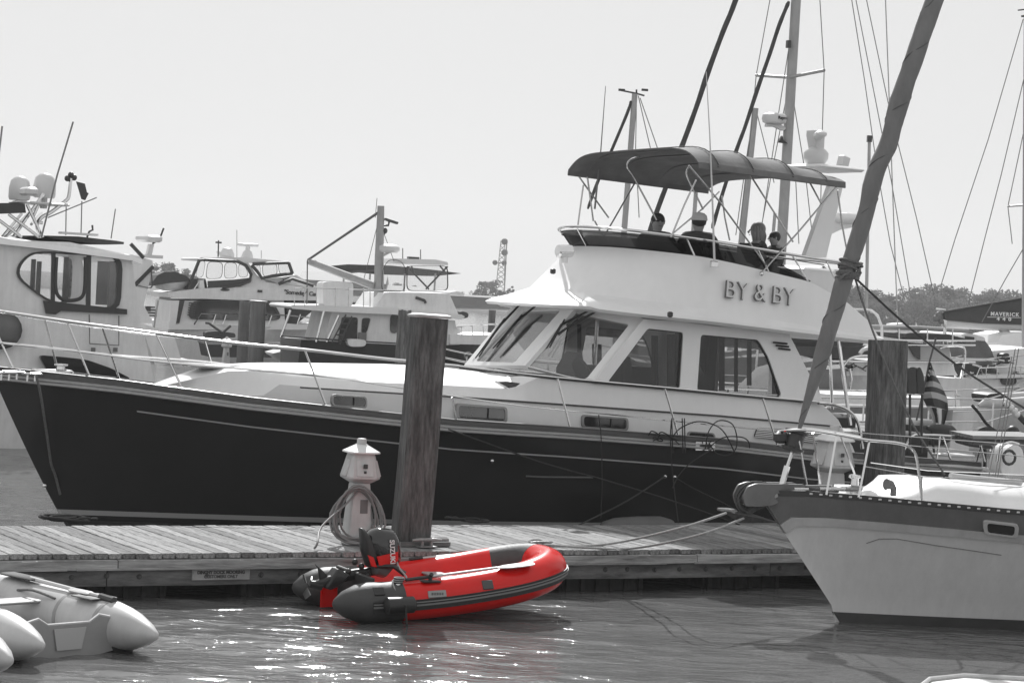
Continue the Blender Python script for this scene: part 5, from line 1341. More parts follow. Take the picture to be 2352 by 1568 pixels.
def outboard():
    T = thing('outboard_motor', 'black and red outboard motor tilted up on the stern of the red dinghy', 'outboard motor', RD)
    P = lambda u, v, y=0: RD.p(u, v, y)
    def bulge(pts, wd, name, m_, r=.04, cap=.72, cy=0.0):
        c = rounded([P(u, v, cy) for u, v in pts], r, 3); cen = sum(c, V(0, 0, 0)) / len(c); mb = MB(); rings = []
        for f, s in ((-1, cap - .12), (-.85, cap + .08), (-.5, .97), (0, 1), (.5, .97), (.85, cap + .08), (1, cap - .12)): rings.append([V(cen.x + (p.x - cen.x) * s, cy + f * wd / 2, cen.z + (p.z - cen.z) * s) for p in c])
        return mb.loft(rings).build(name, m_, T, 50)
    gl = mat('gloss_black', .012, .12, coat=.6)
    cowl = bulge([(836, 1238), (846, 1219), (866, 1209), (902, 1215), (915, 1240), (916, 1288), (898, 1305), (862, 1303), (845, 1272)], .30, 'cowl', gl)
    bulge([(826, 1210), (836, 1214), (852, 1238), (866, 1280), (862, 1300), (842, 1302), (829, 1262)], .16, 'mounting_bracket', PVCK, .02, cy=-.05)
    bulge([(850, 1296), (906, 1292), (890, 1312), (877, 1326), (850, 1318)], .24, 'lower_cowl', mat('motor_grey', .09, .4), .02)
    bulge([(866, 1300), (868, 1318), (800, 1333), (745, 1346), (722, 1352), (712, 1338), (752, 1322), (810, 1306)], .10, 'drive_leg', PVCK, .02)
    bulge([(735, 1342), (729, 1299), (722, 1293), (742, 1310), (760, 1330)], .03, 'skeg', PVCK, .01)
    bulge([(770, 1302), (800, 1318), (770, 1345), (752, 1352), (740, 1348)], .2, 'antiventilation_plate', PVCK, .02, .9)
    q = P(722, 1342); b = MB(); b.tube([q + V(-.06, 0, .01), q + V(.08, 0, -.01)], [.035, .05], 10).build('gearcase', PVCK, T)
    pr = MB()
    for k in range(3):
        a = k * 2.094 + .5; u_ = V(0, math.cos(a), math.sin(a)); w_ = V(0, -math.sin(a), math.cos(a))
        pr.add([q + V(-.08, 0, 0) + u_ * .03, q + V(-.10, 0, 0) + u_ * .1 + w_ * .06, q + V(-.09, 0, 0) + u_ * .15 + w_ * .01, q + V(-.06, 0, 0) + u_ * .1 - w_ * .05,
                q + V(-.07, 0, 0) + u_ * .03, q + V(-.09, 0, 0) + u_ * .1 + w_ * .06, q + V(-.08, 0, 0) + u_ * .15 + w_ * .01, q + V(-.05, 0, 0) + u_ * .1 - w_ * .05], [(0, 1, 2, 3), (7, 6, 5, 4), (0, 4, 5, 1), (1, 5, 6, 2), (2, 6, 7, 3), (3, 7, 4, 0)])
    pr.build('propeller', mat('prop_grey', .25, .3, metal=.8), T, 30)
    # red flash and white lettering on the cowl
    f = [P(u, v, -.152) for u, v in ((866, 1278), (914, 1266), (915, 1286), (904, 1296), (872, 1298))]
    MB().prism(f, (0, .02, 0)).build('red_flash', PVCR, T, 0)
    f = [P(u, v, -.14) for u, v in ((845, 1274), (858, 1279), (866, 1302), (854, 1300))]
    MB().prism(f, (0, .02, 0)).build('red_flash', PVCR, T, 0)
    p = P(903, 1266, -.163); A = (P(901, 1292, -.163) - P(899, 1242, -.163)).normalized(); B = A.cross(V(0, 1, 0)) * -1
    B = V(-A.z, 0, A.x); B = B if B.x > 0 else -B
    text_mesh('SUZUKI', .074, P(901, 1267, -.166), A, B, .006, 1.0, bold=.002).build('lettering', PRINTW, T, 0)
    MB().tube([P(862, 1300, -.1), P(905, 1300, -.2), P(930, 1318, -.25)], [.02, .025, .03], 8).build('tiller_handle', PVCK, T)
    for (u, v) in ((815, 1290), (830, 1300), (800, 1312), (845, 1320), (835, 1330)): MB().ball(P(u, v, -.06), .035, 8, 6).build('clamp_part', PVCK, T)
outboard()

# ================================================================ GREY DINGHIES AT THE LEFT
def grey_dinghy(o, deg, label, L_=3.1, r=.225, hw=.60, oar=False, z0=.2):
    G = Fr(o[0], o[1], deg); T = thing('grey_dinghy', label, 'dinghy', G)
    for s in (-1, 1):
        pts = [V(x, s * hw, z0 + .05 * max(0, x / 3) ** 2) for x in (-.42, -.39, -.27, -.08, .08, .22)]; rs = [.015, .045, .105, .17, .205, r]
        body = [V(x, s * hw, z0 + .05 * max(0, x / 3) ** 2) for x in np.linspace(.22, L_ - .9, 8)]
        bow = [V(L_ - .9 + .9 * math.sin(a), s * hw * math.cos(a), z0 + .05 + .12 * math.sin(a)) for a in np.linspace(.15, 1.5, 8)]
        MB().tube(pts, rs, 24).build('stern_cone', PVCG, T, 50)
        MB().tube(body + bow, r, 24).build('air_tube', PVCG, T, 50)
        for x in (.22, .8): MB().tube([V(x, s * hw, z0), V(x + .045, s * hw, z0)], r + .004, 24).build('seam_tape', mat('tape_grey', .3, .5), T, 30)
        MB().tube([V(x, s * hw, z0 - .11) for x in (-.12, .05, 2.5)], [.03, .14, .15], 16).build('waterline_stain', ANTIF, T)
        MB().tube(spline([V(.9, s * (hw - .16), z0 + .17), V(1.2, s * (hw - .2), z0 + .21), V(1.5, s * (hw - .16), z0 + .17)], 4), .012, 6).build('grab_line', ROPEM, T)
    tb = [V(.05, -hw + .1, .30), V(.05, -.32, .34), V(.05, -.22, .28), V(.05, .22, .28), V(.05, .32, .34), V(.05, hw - .1, .30), V(.05, hw - .1, .02), V(.05, 0, -.06), V(.05, -hw + .1, .02)]
    MB().prism(tb, (.04, 0, 0)).build('transom', mat('transom_grey', .28, .5, var=.12), T, 0)
    MB().tube([p + V(.02, 0, .005) for p in tb[:6]], .014, 6).build('transom_trim', PVCG, T)
    MB().prism([V(.045, -.17, .25), V(.045, .17, .25), V(.045, .13, .06), V(.045, -.13, .06)], (-.012, 0, 0)).build('motor_pad', mat('pad_grey', .42, .5), T, 0)
    MB().loft([[V(x, -hw, .06), V(x, hw, .06), V(x, hw, .1), V(x, -hw, .1)] for x in (.1, L_ - .7)]).build('floor', mat('tape_grey', .3), T, 0)
    MB().box((1.2, 0, .32), (.24, 1.1, .03), bev=.01).build('seat_board', mat('tape_grey', .3), T)
    if oar:
        y = oar * hw - oar * .02; z = z0 + r + .02
        a = MB().tube([V(.35, y, z), V(1.5, y, z + .03)], .02, 8).build('paddle', mat('blade_pale', .62), T)
        MB().box((.7, y, z + .005), (.3, .1, .035), bev=.015).build('paddle_grip', mat('blade_pale', .62), a)
        MB().tube([V(.2, y, z - .01), V(.4, y, z)], .035, 8).build('paddle_handle', TRIM, a)
        MB().box((1.65, y, z + .03), (.5, .17, .02), bev=.008).build('paddle_blade', CANVAS, a)
        MB().box((.5, y - .0, z - .012), (.3, .3, .012), bev=.004).build('strap_patch', mat('patch_dark', .08, .6), a)
    return T
grey_dinghy((-3.62 - .08, 19.65 + .12), 136.6, 'grey inflatable dinghy at the lower left with a paddle strapped on its tube', oar=-1)
grey_dinghy((-4.62, 18.12), 133, 'grey inflatable dinghy cut off by the lower left corner, nearest to us')
# white tender nosing into the lower right corner
def white_tender():
    q = W0.z(2215, 1556, .32); G = Fr(q.x, q.y, -4); T = thing('white_tender', 'white rounded boat edge just showing at the bottom right of the picture', 'dinghy', G)
    rings = []
    for x, w_, z in ((-.62, .03, .15), (-.5, .2, .22), (-.3, .36, .29), (0, .5, .32), (.5, .6, .31), (1.2, .65, .3), (2.2, .65, .28)):
        c = -.45
        rings.append([V(x, c - w_, z - .04), V(x, c - w_ * .9, z), V(x, c + w_ * .9, z), V(x, c + w_, z - .04), V(x, c + w_ * .7, -.2), V(x, c - w_ * .7, -.2)])
    MB().loft(rings).build('hull', WHITE, T, 50)
    MB().tube([V(-.45, -.45, .27), V(-.3, -.1, .31), V(0, .05, .335), V(.5, .16, .325), V(1.2, .21, .315), (2.2, .21, .3)], .02, 8).build('gunwale', mat('rub_pale', .5), T)
white_tender()
# ================================================================ BACKGROUND BOATS, LEFT
def FRAME(u, dist, deg): return Fr((u - 1176) / F * dist, dist, deg)
def simple_hull(fr, par, x0, x1, beam, z1, zb=-.3, m=None, name='hull', bow=1.2, y0=0.0, bowleft=True):
    """hull lying along x with its near side at y0"""
    h = Hull(zb, (lambda x: z1 + (.35 * max(0, 1 - (x - x0) / (x1 - x0) * 2) ** 2)), lambda k: x0 + bow * (1 - k), lambda k: x1, beam / 2, p=(1.5, 2.2), sm=(.6, .45), wb=.85)
    mb = h.body(30, 8)
    if not bowleft: mb.v = [(x0 + x1 - x, y, z) for x, y, z in mb.v]
    mb.v = [(x, y + beam / 2 + y0, z) for x, y, z in mb.v]
    mb.build(name, m or WHITE2, par, 30); return h
def window_px(fr, par, pts, y0=-.03, fm=TRIM, gm=DGLASS, r=.12, name='window', fw=.93, gd=.03):
    q = rounded([fr.p(u, v, y0) for u, v in pts], r, 3); c = ctr(q)
    f = plate(MB(), q[0], (0, -1, 0), q, [[c + (p - c) * fw for p in q]], .05, .0).build(name, fm, par, 0)
    plate(MB(), q[0], (0, -1, 0), [c + (p - c) * (fw + .02) for p in q], [], .02, -.02).build('pane', gm, f, 0); return f
# ---- yacht close behind the foredeck at the far left
LY = FRAME(180, 43, 26)
ly = thing('white_yacht', 'big white yacht at the far left with two domes and a black-edged window', 'yacht', LY)
def left_yacht():
    p0 = LY.p(-60, 880, 0); p1 = LY.p(352, 884, 0)
    simple_hull(LY, ly, p0.x - 5, p1.x - .05, 3.9, 1.5, m=WHITE2, y0=-.1)
    for s, yy in ((0, 0.0), (1, 3.6)):
        out = [LY.p(u, v, 0) for u, v in ((-90, 545), (60, 553), (160, 556), (285, 583), (303, 596), (322, 735), (338, 800), (356, 882), (-90, 900))]
        hole = rounded([LY.p(u, v, 0) for u, v in ((40, 640), (40, 612), (62, 586), (90, 578), (277, 589), (271, 712), (112, 694))], .25, 3)
        mb = plate(MB(), out[0], (0, -1, 0), out, [hole], .08)
        mb.v = [(x, y + yy, z) for x, y, z in mb.v]; mb.build('cabin_side', WHITE2, ly, 0)
        c = ctr(hole)
        fr_ = plate(MB(), out[0], (0, -1, 0), [c + (p - c) * 1.03 for p in hole], [[c + (p - c) * .955 for p in hole]], .04, .05 if not s else 0)
        fr_.v = [(x, y + yy, z) for x, y, z in fr_.v]; fo = fr_.build('window_frame', TRIM, ly, 0)
        g = plate(MB(), out[0], (0, -1, 0), [c + (p - c) * .99 for p in hole], [], .02); g.v = [(x, y + yy, z) for x, y, z in g.v]; g.build('pane', CLEARV, fo, 0)
    for u, w_ in ((119, 9), (200, 10)): slab(LY, [(u, 580), (u + w_, 580), (u + w_ - 2, 712), (u - 2, 705)], .05, 'window_post', TRIM, ly, -.06)
    q = spline([LY.p(u, v, -.06) for u, v in ((130, 590), (128, 660), (140, 685), (165, 690), (188, 682), (195, 655), (196, 590))], 5); MB().tube(q, .035, 6).build('opening_frame', TRIM, ly)
    slab(LY, [(100, 690), (135, 694), (292, 710), (292, 722), (140, 714), (128, 722), (106, 720)], .05, 'window_sill', TRIM, ly, -.07)
    a = LY.p(-90, 542, 0); b = LY.p(300, 590, 0)
    MB().loft([[V(x, -.15, z - .07), V(x, -.1, z + .03), V(x, 1.9, z + .12), V(x, 3.75, z + .03), V(x, 3.8, z - .07)] for x, z in ((a.x, a.z), (lerp(a.x, b.x, .5), lerp(a.z, b.z, .42) + .0), (b.x, b.z), (b.x + .2, b.z - .06))]).build('roof', WHITE, ly, 40)
    MB().box((lerp(a.x, b.x, .5), 2, .6 + LY.p(180, 720, 0).z - .6), (b.x - a.x - .6, 3.4, .05)).build('cabin_floor', DARKIN, ly, 0)
    for u, v0, v1, y in ((75, 595, 690, 2.5), (88, 600, 690, 2.5), (150, 590, 690, 1.5), (235, 600, 700, 1.0), (262, 600, 705, .8)):
        p = LY.p(u, v0, y); q = LY.p(u, v1, y); MB().box((p + q) / 2, (.09 if u < 200 else .22, .05, p.z - q.z)).build('curtain', CURTAIN if u > 200 else TRIM, ly, 0)
    # dark hull lights
    q = [LY.p(u, v, -.16) for u, v in ((89, 815), (150, 820), (200, 826), (255, 845), (303, 870), (250, 872), (125, 868), (108, 850))]
    MB().prism(rounded(q, .1, 3), (0, .1, 0)).build('hull_window', DGLASS, ly, 0)
    c = LY.p(0, 757, -.16); MB().prism([c + V(.42 * math.cos(t), 0, .37 * math.sin(t)) for t in np.linspace(0, 6.28, 20)[:-1]], (0, .08, 0)).build('hull_window', DGLASS, ly, 0)
    wire(LY, [(205, 722, -.07), (206, 789, -.07), (273, 793, -.07), (273, 725, -.07)], .012, 'door_line', mat('seam_grey', .15, .6), ly, 4)
    for x in (214, 265): MB().box(LY.p(x, 803, -.08), (.08, .03, .08)).build('vent', mat('seam_grey', .15), ly, 0)
    slab(LY, [(322, 740), (400, 770), (418, 832), (356, 838)], 3.4, 'cockpit_side', WHITE2, ly, .2)
    wire(LY, [(388, 765, .3), (395, 800, .3), (402, 832, .3)], .04, 'cockpit_rail', CHROME, ly)
    slab(LY, [(395, 826), (480, 832), (482, 838), (400, 842)], 3.0, 'swim_platform', WHITE2, ly, .3)
    # flybridge: canvas, frame, aerials
    slab(LY, [(-80, 468), (30, 466), (57, 468), (60, 489), (-80, 492)], 3.0, 'bimini_roll', CANVAS, ly, .3)
    for (a_, b_) in (((20, 492, .3), (90, 545, .3)), ((62, 470, .3), (98, 545, .3)), ((30, 545, .5), (100, 445, .5)), ((100, 446, .8), (75, 500, .8)), ((50, 490, 3), (5, 545, 3)), ((105, 450, 2.5), (10, 548, 2.5)), ((-10, 500, .3), (50, 545, .3)), ((85, 510, .5), (98, 512, .5)), ((72, 515, .3), (95, 490, 2))):
        wire(LY, [a_, b_], .03, 'arch_tube', CHROME, ly)
    wire(LY, [(95, 545, .5), (85, 520, .5), (95, 500, .5), (118, 487, .5), (150, 462, .5), (158, 450, .5), (163, 410, .5)], .035, 'arch_tube', CHROME, ly, 6, 4)
    for (u, v, r) in ((44, 432, 25), (101, 427, 26)):
        p = LY.p(u, v + 28, .8); R_ = r / F * 43
        MB().lathe([(R_ * .9, 0), (R_ * 1.0, R_ * .25), (R_ * 1.0, R_ * 1.1), (R_ * .85, R_ * 1.8), (R_ * .5, R_ * 2.15), (.001, R_ * 2.25)], p, 20).build('satellite_dome', RADOME, ly)
        MB().tube([p, p - V(0, 0, .2)], .07, 8).build('dome_stem', RADOME, ly)
    MB().box(LY.p(66, 440, .2), (.25, .5, .16), bev=.04).build('radar', RADOME, ly)
    pl_ = LY.p(90, 468, .8); MB().box(pl_, (1.0, .8, .05), bev=.02).build('dome_platform', RADOME, ly)
    wire(LY, [(95, 545, .2), (132, 400, .2), (168, 280, .2)], .018, 'whip_aerial', mat('antenna_grey', .2), ly, 5)
    wire(LY, [(-10, 420, .2), (5, 290, .2)], .018, 'whip_aerial', mat('antenna_grey', .2), ly, 5)
    for u0, v0, u1, v1 in ((152, 470, 151, 540), (188, 462, 186, 540), (265, 480, 255, 548), (110, 500, 222, 454)): wire(LY, [(u0, v0, 1), (u1, v1, 1)], .012, 'aerial', mat('antenna_grey', .2), ly, 5)
    for (u, v) in ((155, 410), (170, 408), (163, 402)): MB().ball(LY.p(u, v, .5), .06).build('wind_sensor', TRIM, ly)
    slab(LY, [(108, 541), (180, 543), (268, 553), (285, 556), (284, 561), (240, 562), (130, 549)], 3.0, 'folded_bimini', CANVAS, ly, .4)
    wire(LY, [(200, 545, .4), (205, 532, .4), (213, 528, .4), (212, 517, .4)], .02, 'wind_vane', TRIM, ly)
    MB().box(LY.p(180, 537, .4), (.7, .3, .04)).build('radar_bar', RADOME, ly)
left_yacht()
fl = MB(); q = [LY.p(u, v, .5) for u, v in ((176, 417), (195, 422), (200, 442), (204, 444), (196, 460), (188, 457), (182, 436))]
fl.prism(q, (0, .05, 0)); o = place(fl.build('dark_flag', CANVAS, None, 0), LY); tag(o, 'small limp dark flag hanging high on the white yacht at the far left', 'flag')
# ---- yacht just behind it: only its aft screen and radar are seen
PY = FRAME(330, 58, 20)
py = thing('white_yacht', 'white yacht mostly hidden behind the far left one, with a slanted radar post', 'yacht', PY)
p0 = PY.p(240, 700, 0); p1 = PY.p(352, 700, 0); simple_hull(PY, py, p0.x - 4, p1.x + .2, 3.8, 1.4, y0=-.1)
slab(PY, [(250, 590), (300, 584), (350, 598), (352, 612), (330, 700), (352, 742), (250, 742)], 3.6, 'superstructure', WHITE2, py)
window_px(PY, py, [(308, 650), (348, 612), (352, 664), (310, 655)], gm=CLEARV, fw=.9)
slab(PY, [(337, 590), (348, 590), (354, 562), (345, 560)], .3, 'radar_post', RADOME, py, 1); MB().box(PY.p(342, 548, 1.1), (.45, .7, .18), rz=.3, bev=.05).build('radar', RADOME, py)
MB().box(PY.p(344, 589, 1), (.6, .5, .08)).build('radar_foot', RADOME, py)
wire(PY, [(350, 560, 1), (362, 552, 1), (370, 540, 1), (376, 524, 1)], .025, 'wind_vane_arm', TRIM, py)
wire(PY, [(310, 655, 0), (352, 612, 0)], .05, 'window_bar', TRIM, py); wire(PY, [(300, 560, 0), (330, 592, 0)], .05, 'window_bar', TRIM, py)

# ---- "Someday" Came
SY = FRAME(560, 95, 18)
sy = thing('white_motor_yacht', 'far white motor yacht named Someday Came on the deck edge, with dark lower windows', 'motor yacht', SY)
def someday():
    a = SY.p(385, 800, 0); b = SY.p(760, 800, 0)
    simple_hull(SY, sy, a.x, b.x, 4.8, SY.p(560, 748, 0).z, m=WHITE2, bowleft=False, y0=-.15)
    slab(SY, [(394, 690), (652, 690), (655, 746), (390, 746)], 4.3, 'deckhouse', WHITE2, sy, .05)
    window_px(SY, sy, [(440, 690), (625, 690), (646, 724), (640, 736), (431, 733)], r=.3)
    slab(SY, [(388, 745), (640, 741), (763, 752), (762, 757), (388, 757)], 4.5, 'side_deck', WHITE, sy, -.1)
    slab(SY, [(389, 672), (456, 663), (530, 659), (735, 664), (742, 672), (740, 690), (700, 690), (540, 689), (390, 683)], 4.6, 'upper_deck', WHITE2, sy, -.12)
    # arch and hardtop
    slab(SY, [(458, 594), (560, 592), (572, 606), (590, 632), (612, 648), (640, 652), (735, 662), (737, 666), (480, 672), (530, 660), (578, 648), (582, 632), (560, 605), (458, 598)], .15, 'arch', WHITE2, sy, 0)
    slab(SY, [(458, 594), (560, 592), (572, 606), (590, 632), (612, 648), (640, 652), (735, 662), (737, 666), (480, 672), (530, 660), (578, 648), (582, 632), (560, 605), (458, 598)], .15, 'arch', WHITE2, sy, 4.2)
    slab(SY, [(456, 594), (462, 591), (560, 591), (664, 601), (664, 605), (575, 604), (458, 598)], 4.4, 'hardtop', WHITE, sy, -.02)
    slab(SY, [(440, 640), (472, 640), (478, 668), (430, 668)], 3.8, 'enclosure_base', TRIM, sy, .3)
    slab(SY, [(478, 645), (540, 642), (572, 638), (576, 648), (550, 656), (478, 668)], .1, 'screen_band', TRIM, sy, -.05)
    for pts in ([(448, 638), (459, 598), (473, 599), (466, 638)], [(472, 641), (477, 600), (513, 602), (510, 640)], [(515, 641), (516, 602), (545, 603), (545, 638)], [(548, 638), (548, 603), (565, 612), (572, 636)]):
        window_px(SY, sy, pts, gm=CLEARV, r=.2, fw=.95, name='enclosure_panel')
    for pts in ([(585, 612), (598, 607), (600, 634), (594, 634)], [(602, 607), (636, 605), (638, 630), (604, 636)], [(638, 605), (662, 604), (672, 628), (642, 630)]):
        window_px(SY, sy, pts, gm=CLEARV, r=.15, fw=.95, name='enclosure_panel')
    for loop in ([(440, 641), (458, 597), (470, 596), (545, 600), (566, 610), (577, 630), (574, 645), (552, 654), (510, 660)], [(578, 609), (590, 622), (602, 639), (625, 634), (672, 628)], [(580, 606), (663, 603)], [(663, 603), (672, 628)], [(640, 652), (672, 640), (720, 656)]):
        wire(SY, [(*q, -.12) for q in loop], .07, 'screen_edge', TRIM, sy, 6)
    slab(SY, [(615, 642), (680, 631), (730, 660), (640, 652)], 3.2, 'front_coaming', WHITE2, sy, .6)
    slab(SY, [(652, 640), (664, 636), (668, 648), (655, 648)], 1, 'helm_seat', TRIM, sy, .3)
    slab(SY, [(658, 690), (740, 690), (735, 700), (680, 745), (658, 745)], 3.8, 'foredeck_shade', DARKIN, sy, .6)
    MB().prism([SY.p(517 + 11 * math.cos(t), 665.5 + 3 * math.sin(t), -.14) for t in np.linspace(0, 6.28, 13)[:-1]], (0, .05, 0)).build('deck_vent', TRIM, sy, 0)
    MB().box(SY.p(597, 668.5, -.14), (.2, .05, .1)).build('deck_vent', TRIM, sy, 0)
    p = SY.p(696, 673.5, -.14); A = (SY.p(730, 676, -.14) - p).normalized()
    text_mesh('"Someday" Came', .245, p, A, V(.12, 0, 1).normalized(), .02, .95, bold=.006).build('name_lettering', PRINTK, sy, 0)
    # stairs, mullions, rails
    slab(SY, [(392, 690), (412, 690), (404, 745), (390, 745)], .2, 'stern_wing', WHITE, sy, -.1); slab(SY, [(408, 690), (424, 690), (412, 742), (402, 742)], .3, 'stair_recess', DARKIN, sy, -.08)
    for i in range(6): MB().box(SY.p(442 - i * .6, 696 + i * 5.4, -.08), (.3, .05, .05)).build('louvre', TRIM, sy, 0)
    wire(SY, [(446, 745, -.2), (462, 720, -.2), (560, 722, -.2), (660, 724, -.2), (742, 733, -.2)], .03, 'deck_rail', CHROME, sy, 5)
    for u in (496, 520, 575, 625, 690): wire(SY, [(u, 722, -.2), (u - 8, 745, -.2)], .025, 'deck_rail_post', CHROME, sy, 5)
    p = SY.p(521, 600, 2); MB().lathe([(.3, 0), (.32, .3), (.2, .55), (.001, .6)], p, 12).build('satellite_dome', RADOME, sy)
    p = SY.p(568, 592, 2); MB().lathe([(.28, 0), (.2, .25), (.1, .35), (.1, .5)], p, 10).build('radar_base', RADOME, sy); MB().box(p + V(0, 0, .55), (.9, .15, .14), bev=.03).build('radar_scanner', RADOME, sy)
    wire(SY, [(501, 590, 1), (502, 552, 1)], .03, 'light_mast', TRIM, sy); MB().box(SY.p(502, 557, 1), (.25, .1, .07)).build('light_crossbar', TRIM, sy)
    slab(SY, [(500, 577), (525, 583), (524, 588), (505, 586)], .5, 'horn', RADOME, sy, 1)
    for u, v in ((544, 528), (600, 575)): wire(SY, [(u, v, 1), (u, 594, 1)], .014, 'aerial', mat('antenna_grey', .2), sy, 5)
    wire(SY, [(442, 670, 0), (456, 650, 0), (470, 640, 0)], .03, 'ladder_rail', CHROME, sy, 5)
    slab(SY, [(458, 643), (468, 643), (470, 662), (458, 662)], .5, 'stair_locker', WHITE, sy, -.1)
someday()
# covered tender riding on its stern deck
o = thing('covered_tender', 'small boat under a dark folded cover on the stern deck of the yacht Someday Came', 'tender', SY)
slab(SY, [(350, 648), (362, 632), (378, 624), (402, 624), (425, 632), (436, 640), (436, 646), (400, 648), (352, 656)], 1.8, 'cover', CANVAS, o, .5)
MB().loft([[SY.p(u, v, .5 + (1 - s) * .9) + V(0, k * 1.8 * s, 0) for k, v in ((0, vt), (1, vt), (.8, vb), (.2, vb))] for u, vt, vb, s in ((362, 652, 662, .4), (385, 650, 668, .9), (415, 648, 666, 1), (440, 644, 652, .8))]).build('hull', WHITE2, o, 40)
# scooter-like gear and low boats on the water in front of it
ot = thing('low_skiff', 'low dark work boat with an engine, on the water beyond the foredeck rail', 'skiff', SY)
slab(SY, [(478, 790), (720, 794), (725, 822), (484, 820)], 2.2, 'hull', mat('skiff_dark', .04, .7), ot, -4); slab(SY, [(476, 786), (726, 790), (726, 795), (478, 791)], 2.3, 'gunwale', BEAM2, ot, -4.05)
rslab(SY, [(470, 762), (500, 760), (522, 768), (520, 782), (475, 780)], .6, 'engine', CANVAS, ot, -4, .15); rslab(SY, [(515, 762), (540, 765), (542, 775), (518, 775)], .5, 'seat', CANVAS, ot, -4, .1)
wire(SY, [(472, 741, -4), (480, 742, -4), (512, 765, -4)], .05, 'tiller', CANVAS, ot)
wire(SY, [(505, 770, -4), (530, 748, -4)], .05, 'lever', CANVAS, ot)

# ---- trawler yacht with mast and boom
TY = FRAME(880, 82, 16)
ty = thing('trawler_yacht', 'white trawler yacht with a tall mast and slanting boom, left of the thick pile', 'trawler', TY)
def trawler():
    a = TY.p(690, 800, 0); b = TY.p(1195, 800, 0); z1 = TY.p(950, 793, 0).z
    simple_hull(TY, ty, a.x, b.x, 4.6, z1, m=mat('dark_grey_hull', .03, .4, var=.2), bowleft=False, y0=-.2)
    slab(TY, [(668, 704), (672, 700), (760, 702), (900, 706), (1060, 722), (1068, 727), (1060, 734), (1020, 730), (900, 722), (760, 716), (672, 709)], 4.6, 'boat_deck', WHITE, ty, -.2)
    slab(TY, [(762, 716), (925, 722), (925, 795), (742, 795)], 3.8, 'saloon', WHITE2, ty, .1)
    slab(TY, [(925, 728), (1045, 736), (1056, 792), (925, 795)], 3.6, 'forward_house', WHITE2, ty, .15)
    slab(TY, [(1034, 768), (1190, 771), (1188, 793), (1034, 790)], 4.2, 'foredeck', WHITE2, ty, 0)
    for pts in ([(786, 727), (822, 729), (820, 788), (776, 786)], ):
        window_px(TY, ty, pts, r=.1, y0=.05)
    window_px(TY, ty, [(832, 730), (852, 730), (842, 765), (830, 765)], r=.1, y0=.05); window_px(TY, ty, [(897, 720), (917, 722), (915, 765), (896, 765)], r=.2, y0=.05, name='side_door')
    MB().box(TY.p(832, 773, .05), (.3, .06, .3)).build('vent_grille', mat('seam_grey', .15), ty, 0)
    slab(TY, [(883, 672), (1032, 674), (1053, 722), (880, 712), (860, 706)], 3.6, 'flybridge', WHITE2, ty, .3)
    wire(TY, [(955, 683, .25), (975, 690, .25), (978, 696, .25)], .05, 'grab_rail', TRIM, ty)
    slab(TY, [(1032, 670), (1050, 669), (1066, 675), (1065, 680), (1036, 677)], 2.6, 'visor', WHITE2, ty, .8)
    # soft enclosure
    slab(TY, [(920, 594), (1000, 596), (1028, 602), (1030, 609), (930, 605)], 3.4, 'hardtop', WHITE, ty, .3)
    window_px(TY, ty, [(934, 610), (1029, 610), (1030, 668), (934, 668)], gm=CLEARV, fw=.96, r=.2, y0=.3, name='enclosure_panel')
    window_px(TY, ty, [(878, 620), (890, 598), (906, 595), (922, 600), (931, 612), (931, 670), (876, 670)], gm=CLEARV, fw=.96, r=.2, y0=.3, name='enclosure_panel')
    for a_, b_ in (((935, 612), (985, 664)), ((1028, 612), (978, 664)), ((950, 625), (945, 612)), ((1010, 610), (1022, 625))): wire(TY, [(*a_, .5), (*b_, .5)], .035, 'enclosure_frame', TRIM, ty, 5)
    wire(TY, [(870, 700, 1.5), (871, 590, 1.5), (875, 473, 1.5)], [.2, .17, .13], 'mast', MASTM, ty, 10)
    wire(TY, [(857, 656, 1.5), (709, 600, 1.5)], [.16, .12], 'boom', MASTM, ty, 8)
    wire(TY, [(706, 597, 1.5), (867, 488, 1.5)], .03, 'topping_lift', ROPEM, ty, 5); wire(TY, [(709, 597, 1.7), (869, 490, 1.7)], .03, 'topping_lift', ROPEM, ty, 5)
    wire(TY, [(706, 598, 1.5), (705, 700, 1.5)], .025, 'fall', ROPEM, ty, 5)
    for p_, q_ in (((866, 520), (836, 640)), ((876, 520), (905, 600)), ((862, 500), (866, 455))): wire(TY, [(*p_, 1.5), (*q_, 1.5)], .012, 'stay', ROPEM, ty, 4)
    wire(TY, [(875, 518, 1.5), (892, 518, 1.5), (894, 508, 1.5)], .04, 'bracket', TRIM, ty); MB().box(TY.p(898, 508, 1.5), (.5, .3, .08), ry=.25).build('deck_light', TRIM, ty, 0)
    wire(TY, [(875, 540, 1.5), (884, 535, 1.5)], .05, 'bracket', TRIM, ty); MB().ball(TY.p(883, 530, 1.5), .12).build('horn', TRIM, ty)
    MB().lathe([(.35, 0), (.42, .08), (.42, .22), (.3, .3), (.001, .32)], TY.p(892, 580, 1.5), 14).build('radar_dome', RADOME, ty); slab(TY, [(876, 583), (902, 578), (880, 590)], .3, 'radar_shelf', RADOME, ty, 1.4)
    rslab(TY, [(741, 650), (750, 646), (806, 648), (812, 652), (810, 706), (743, 704)], 1.2, 'raft_locker', WHITE2, ty, .3, .2)
    MB().box(TY.p(949, 593, 1), (.4, .3, .1)).build('top_light', TRIM, ty, 0)
    for u, v in ((925, 570), (966, 573)): wire(TY, [(u, v, 1), (u, 597, 1)], .02, 'aerial', mat('antenna_grey', .2), ty, 4)
    # rails and ladder
    wire(TY, [(676, 703, -.2), (676, 660, -.2), (870, 666, -.2), (930, 668, -.2)], .02, 'deck_rail', CHROME, ty, 4)
    for u in (700, 727, 770, 800, 835, 850): wire(TY, [(u, 661, -.2), (u, 704, -.2)], .018, 'deck_rail_post', CHROME, ty, 4)
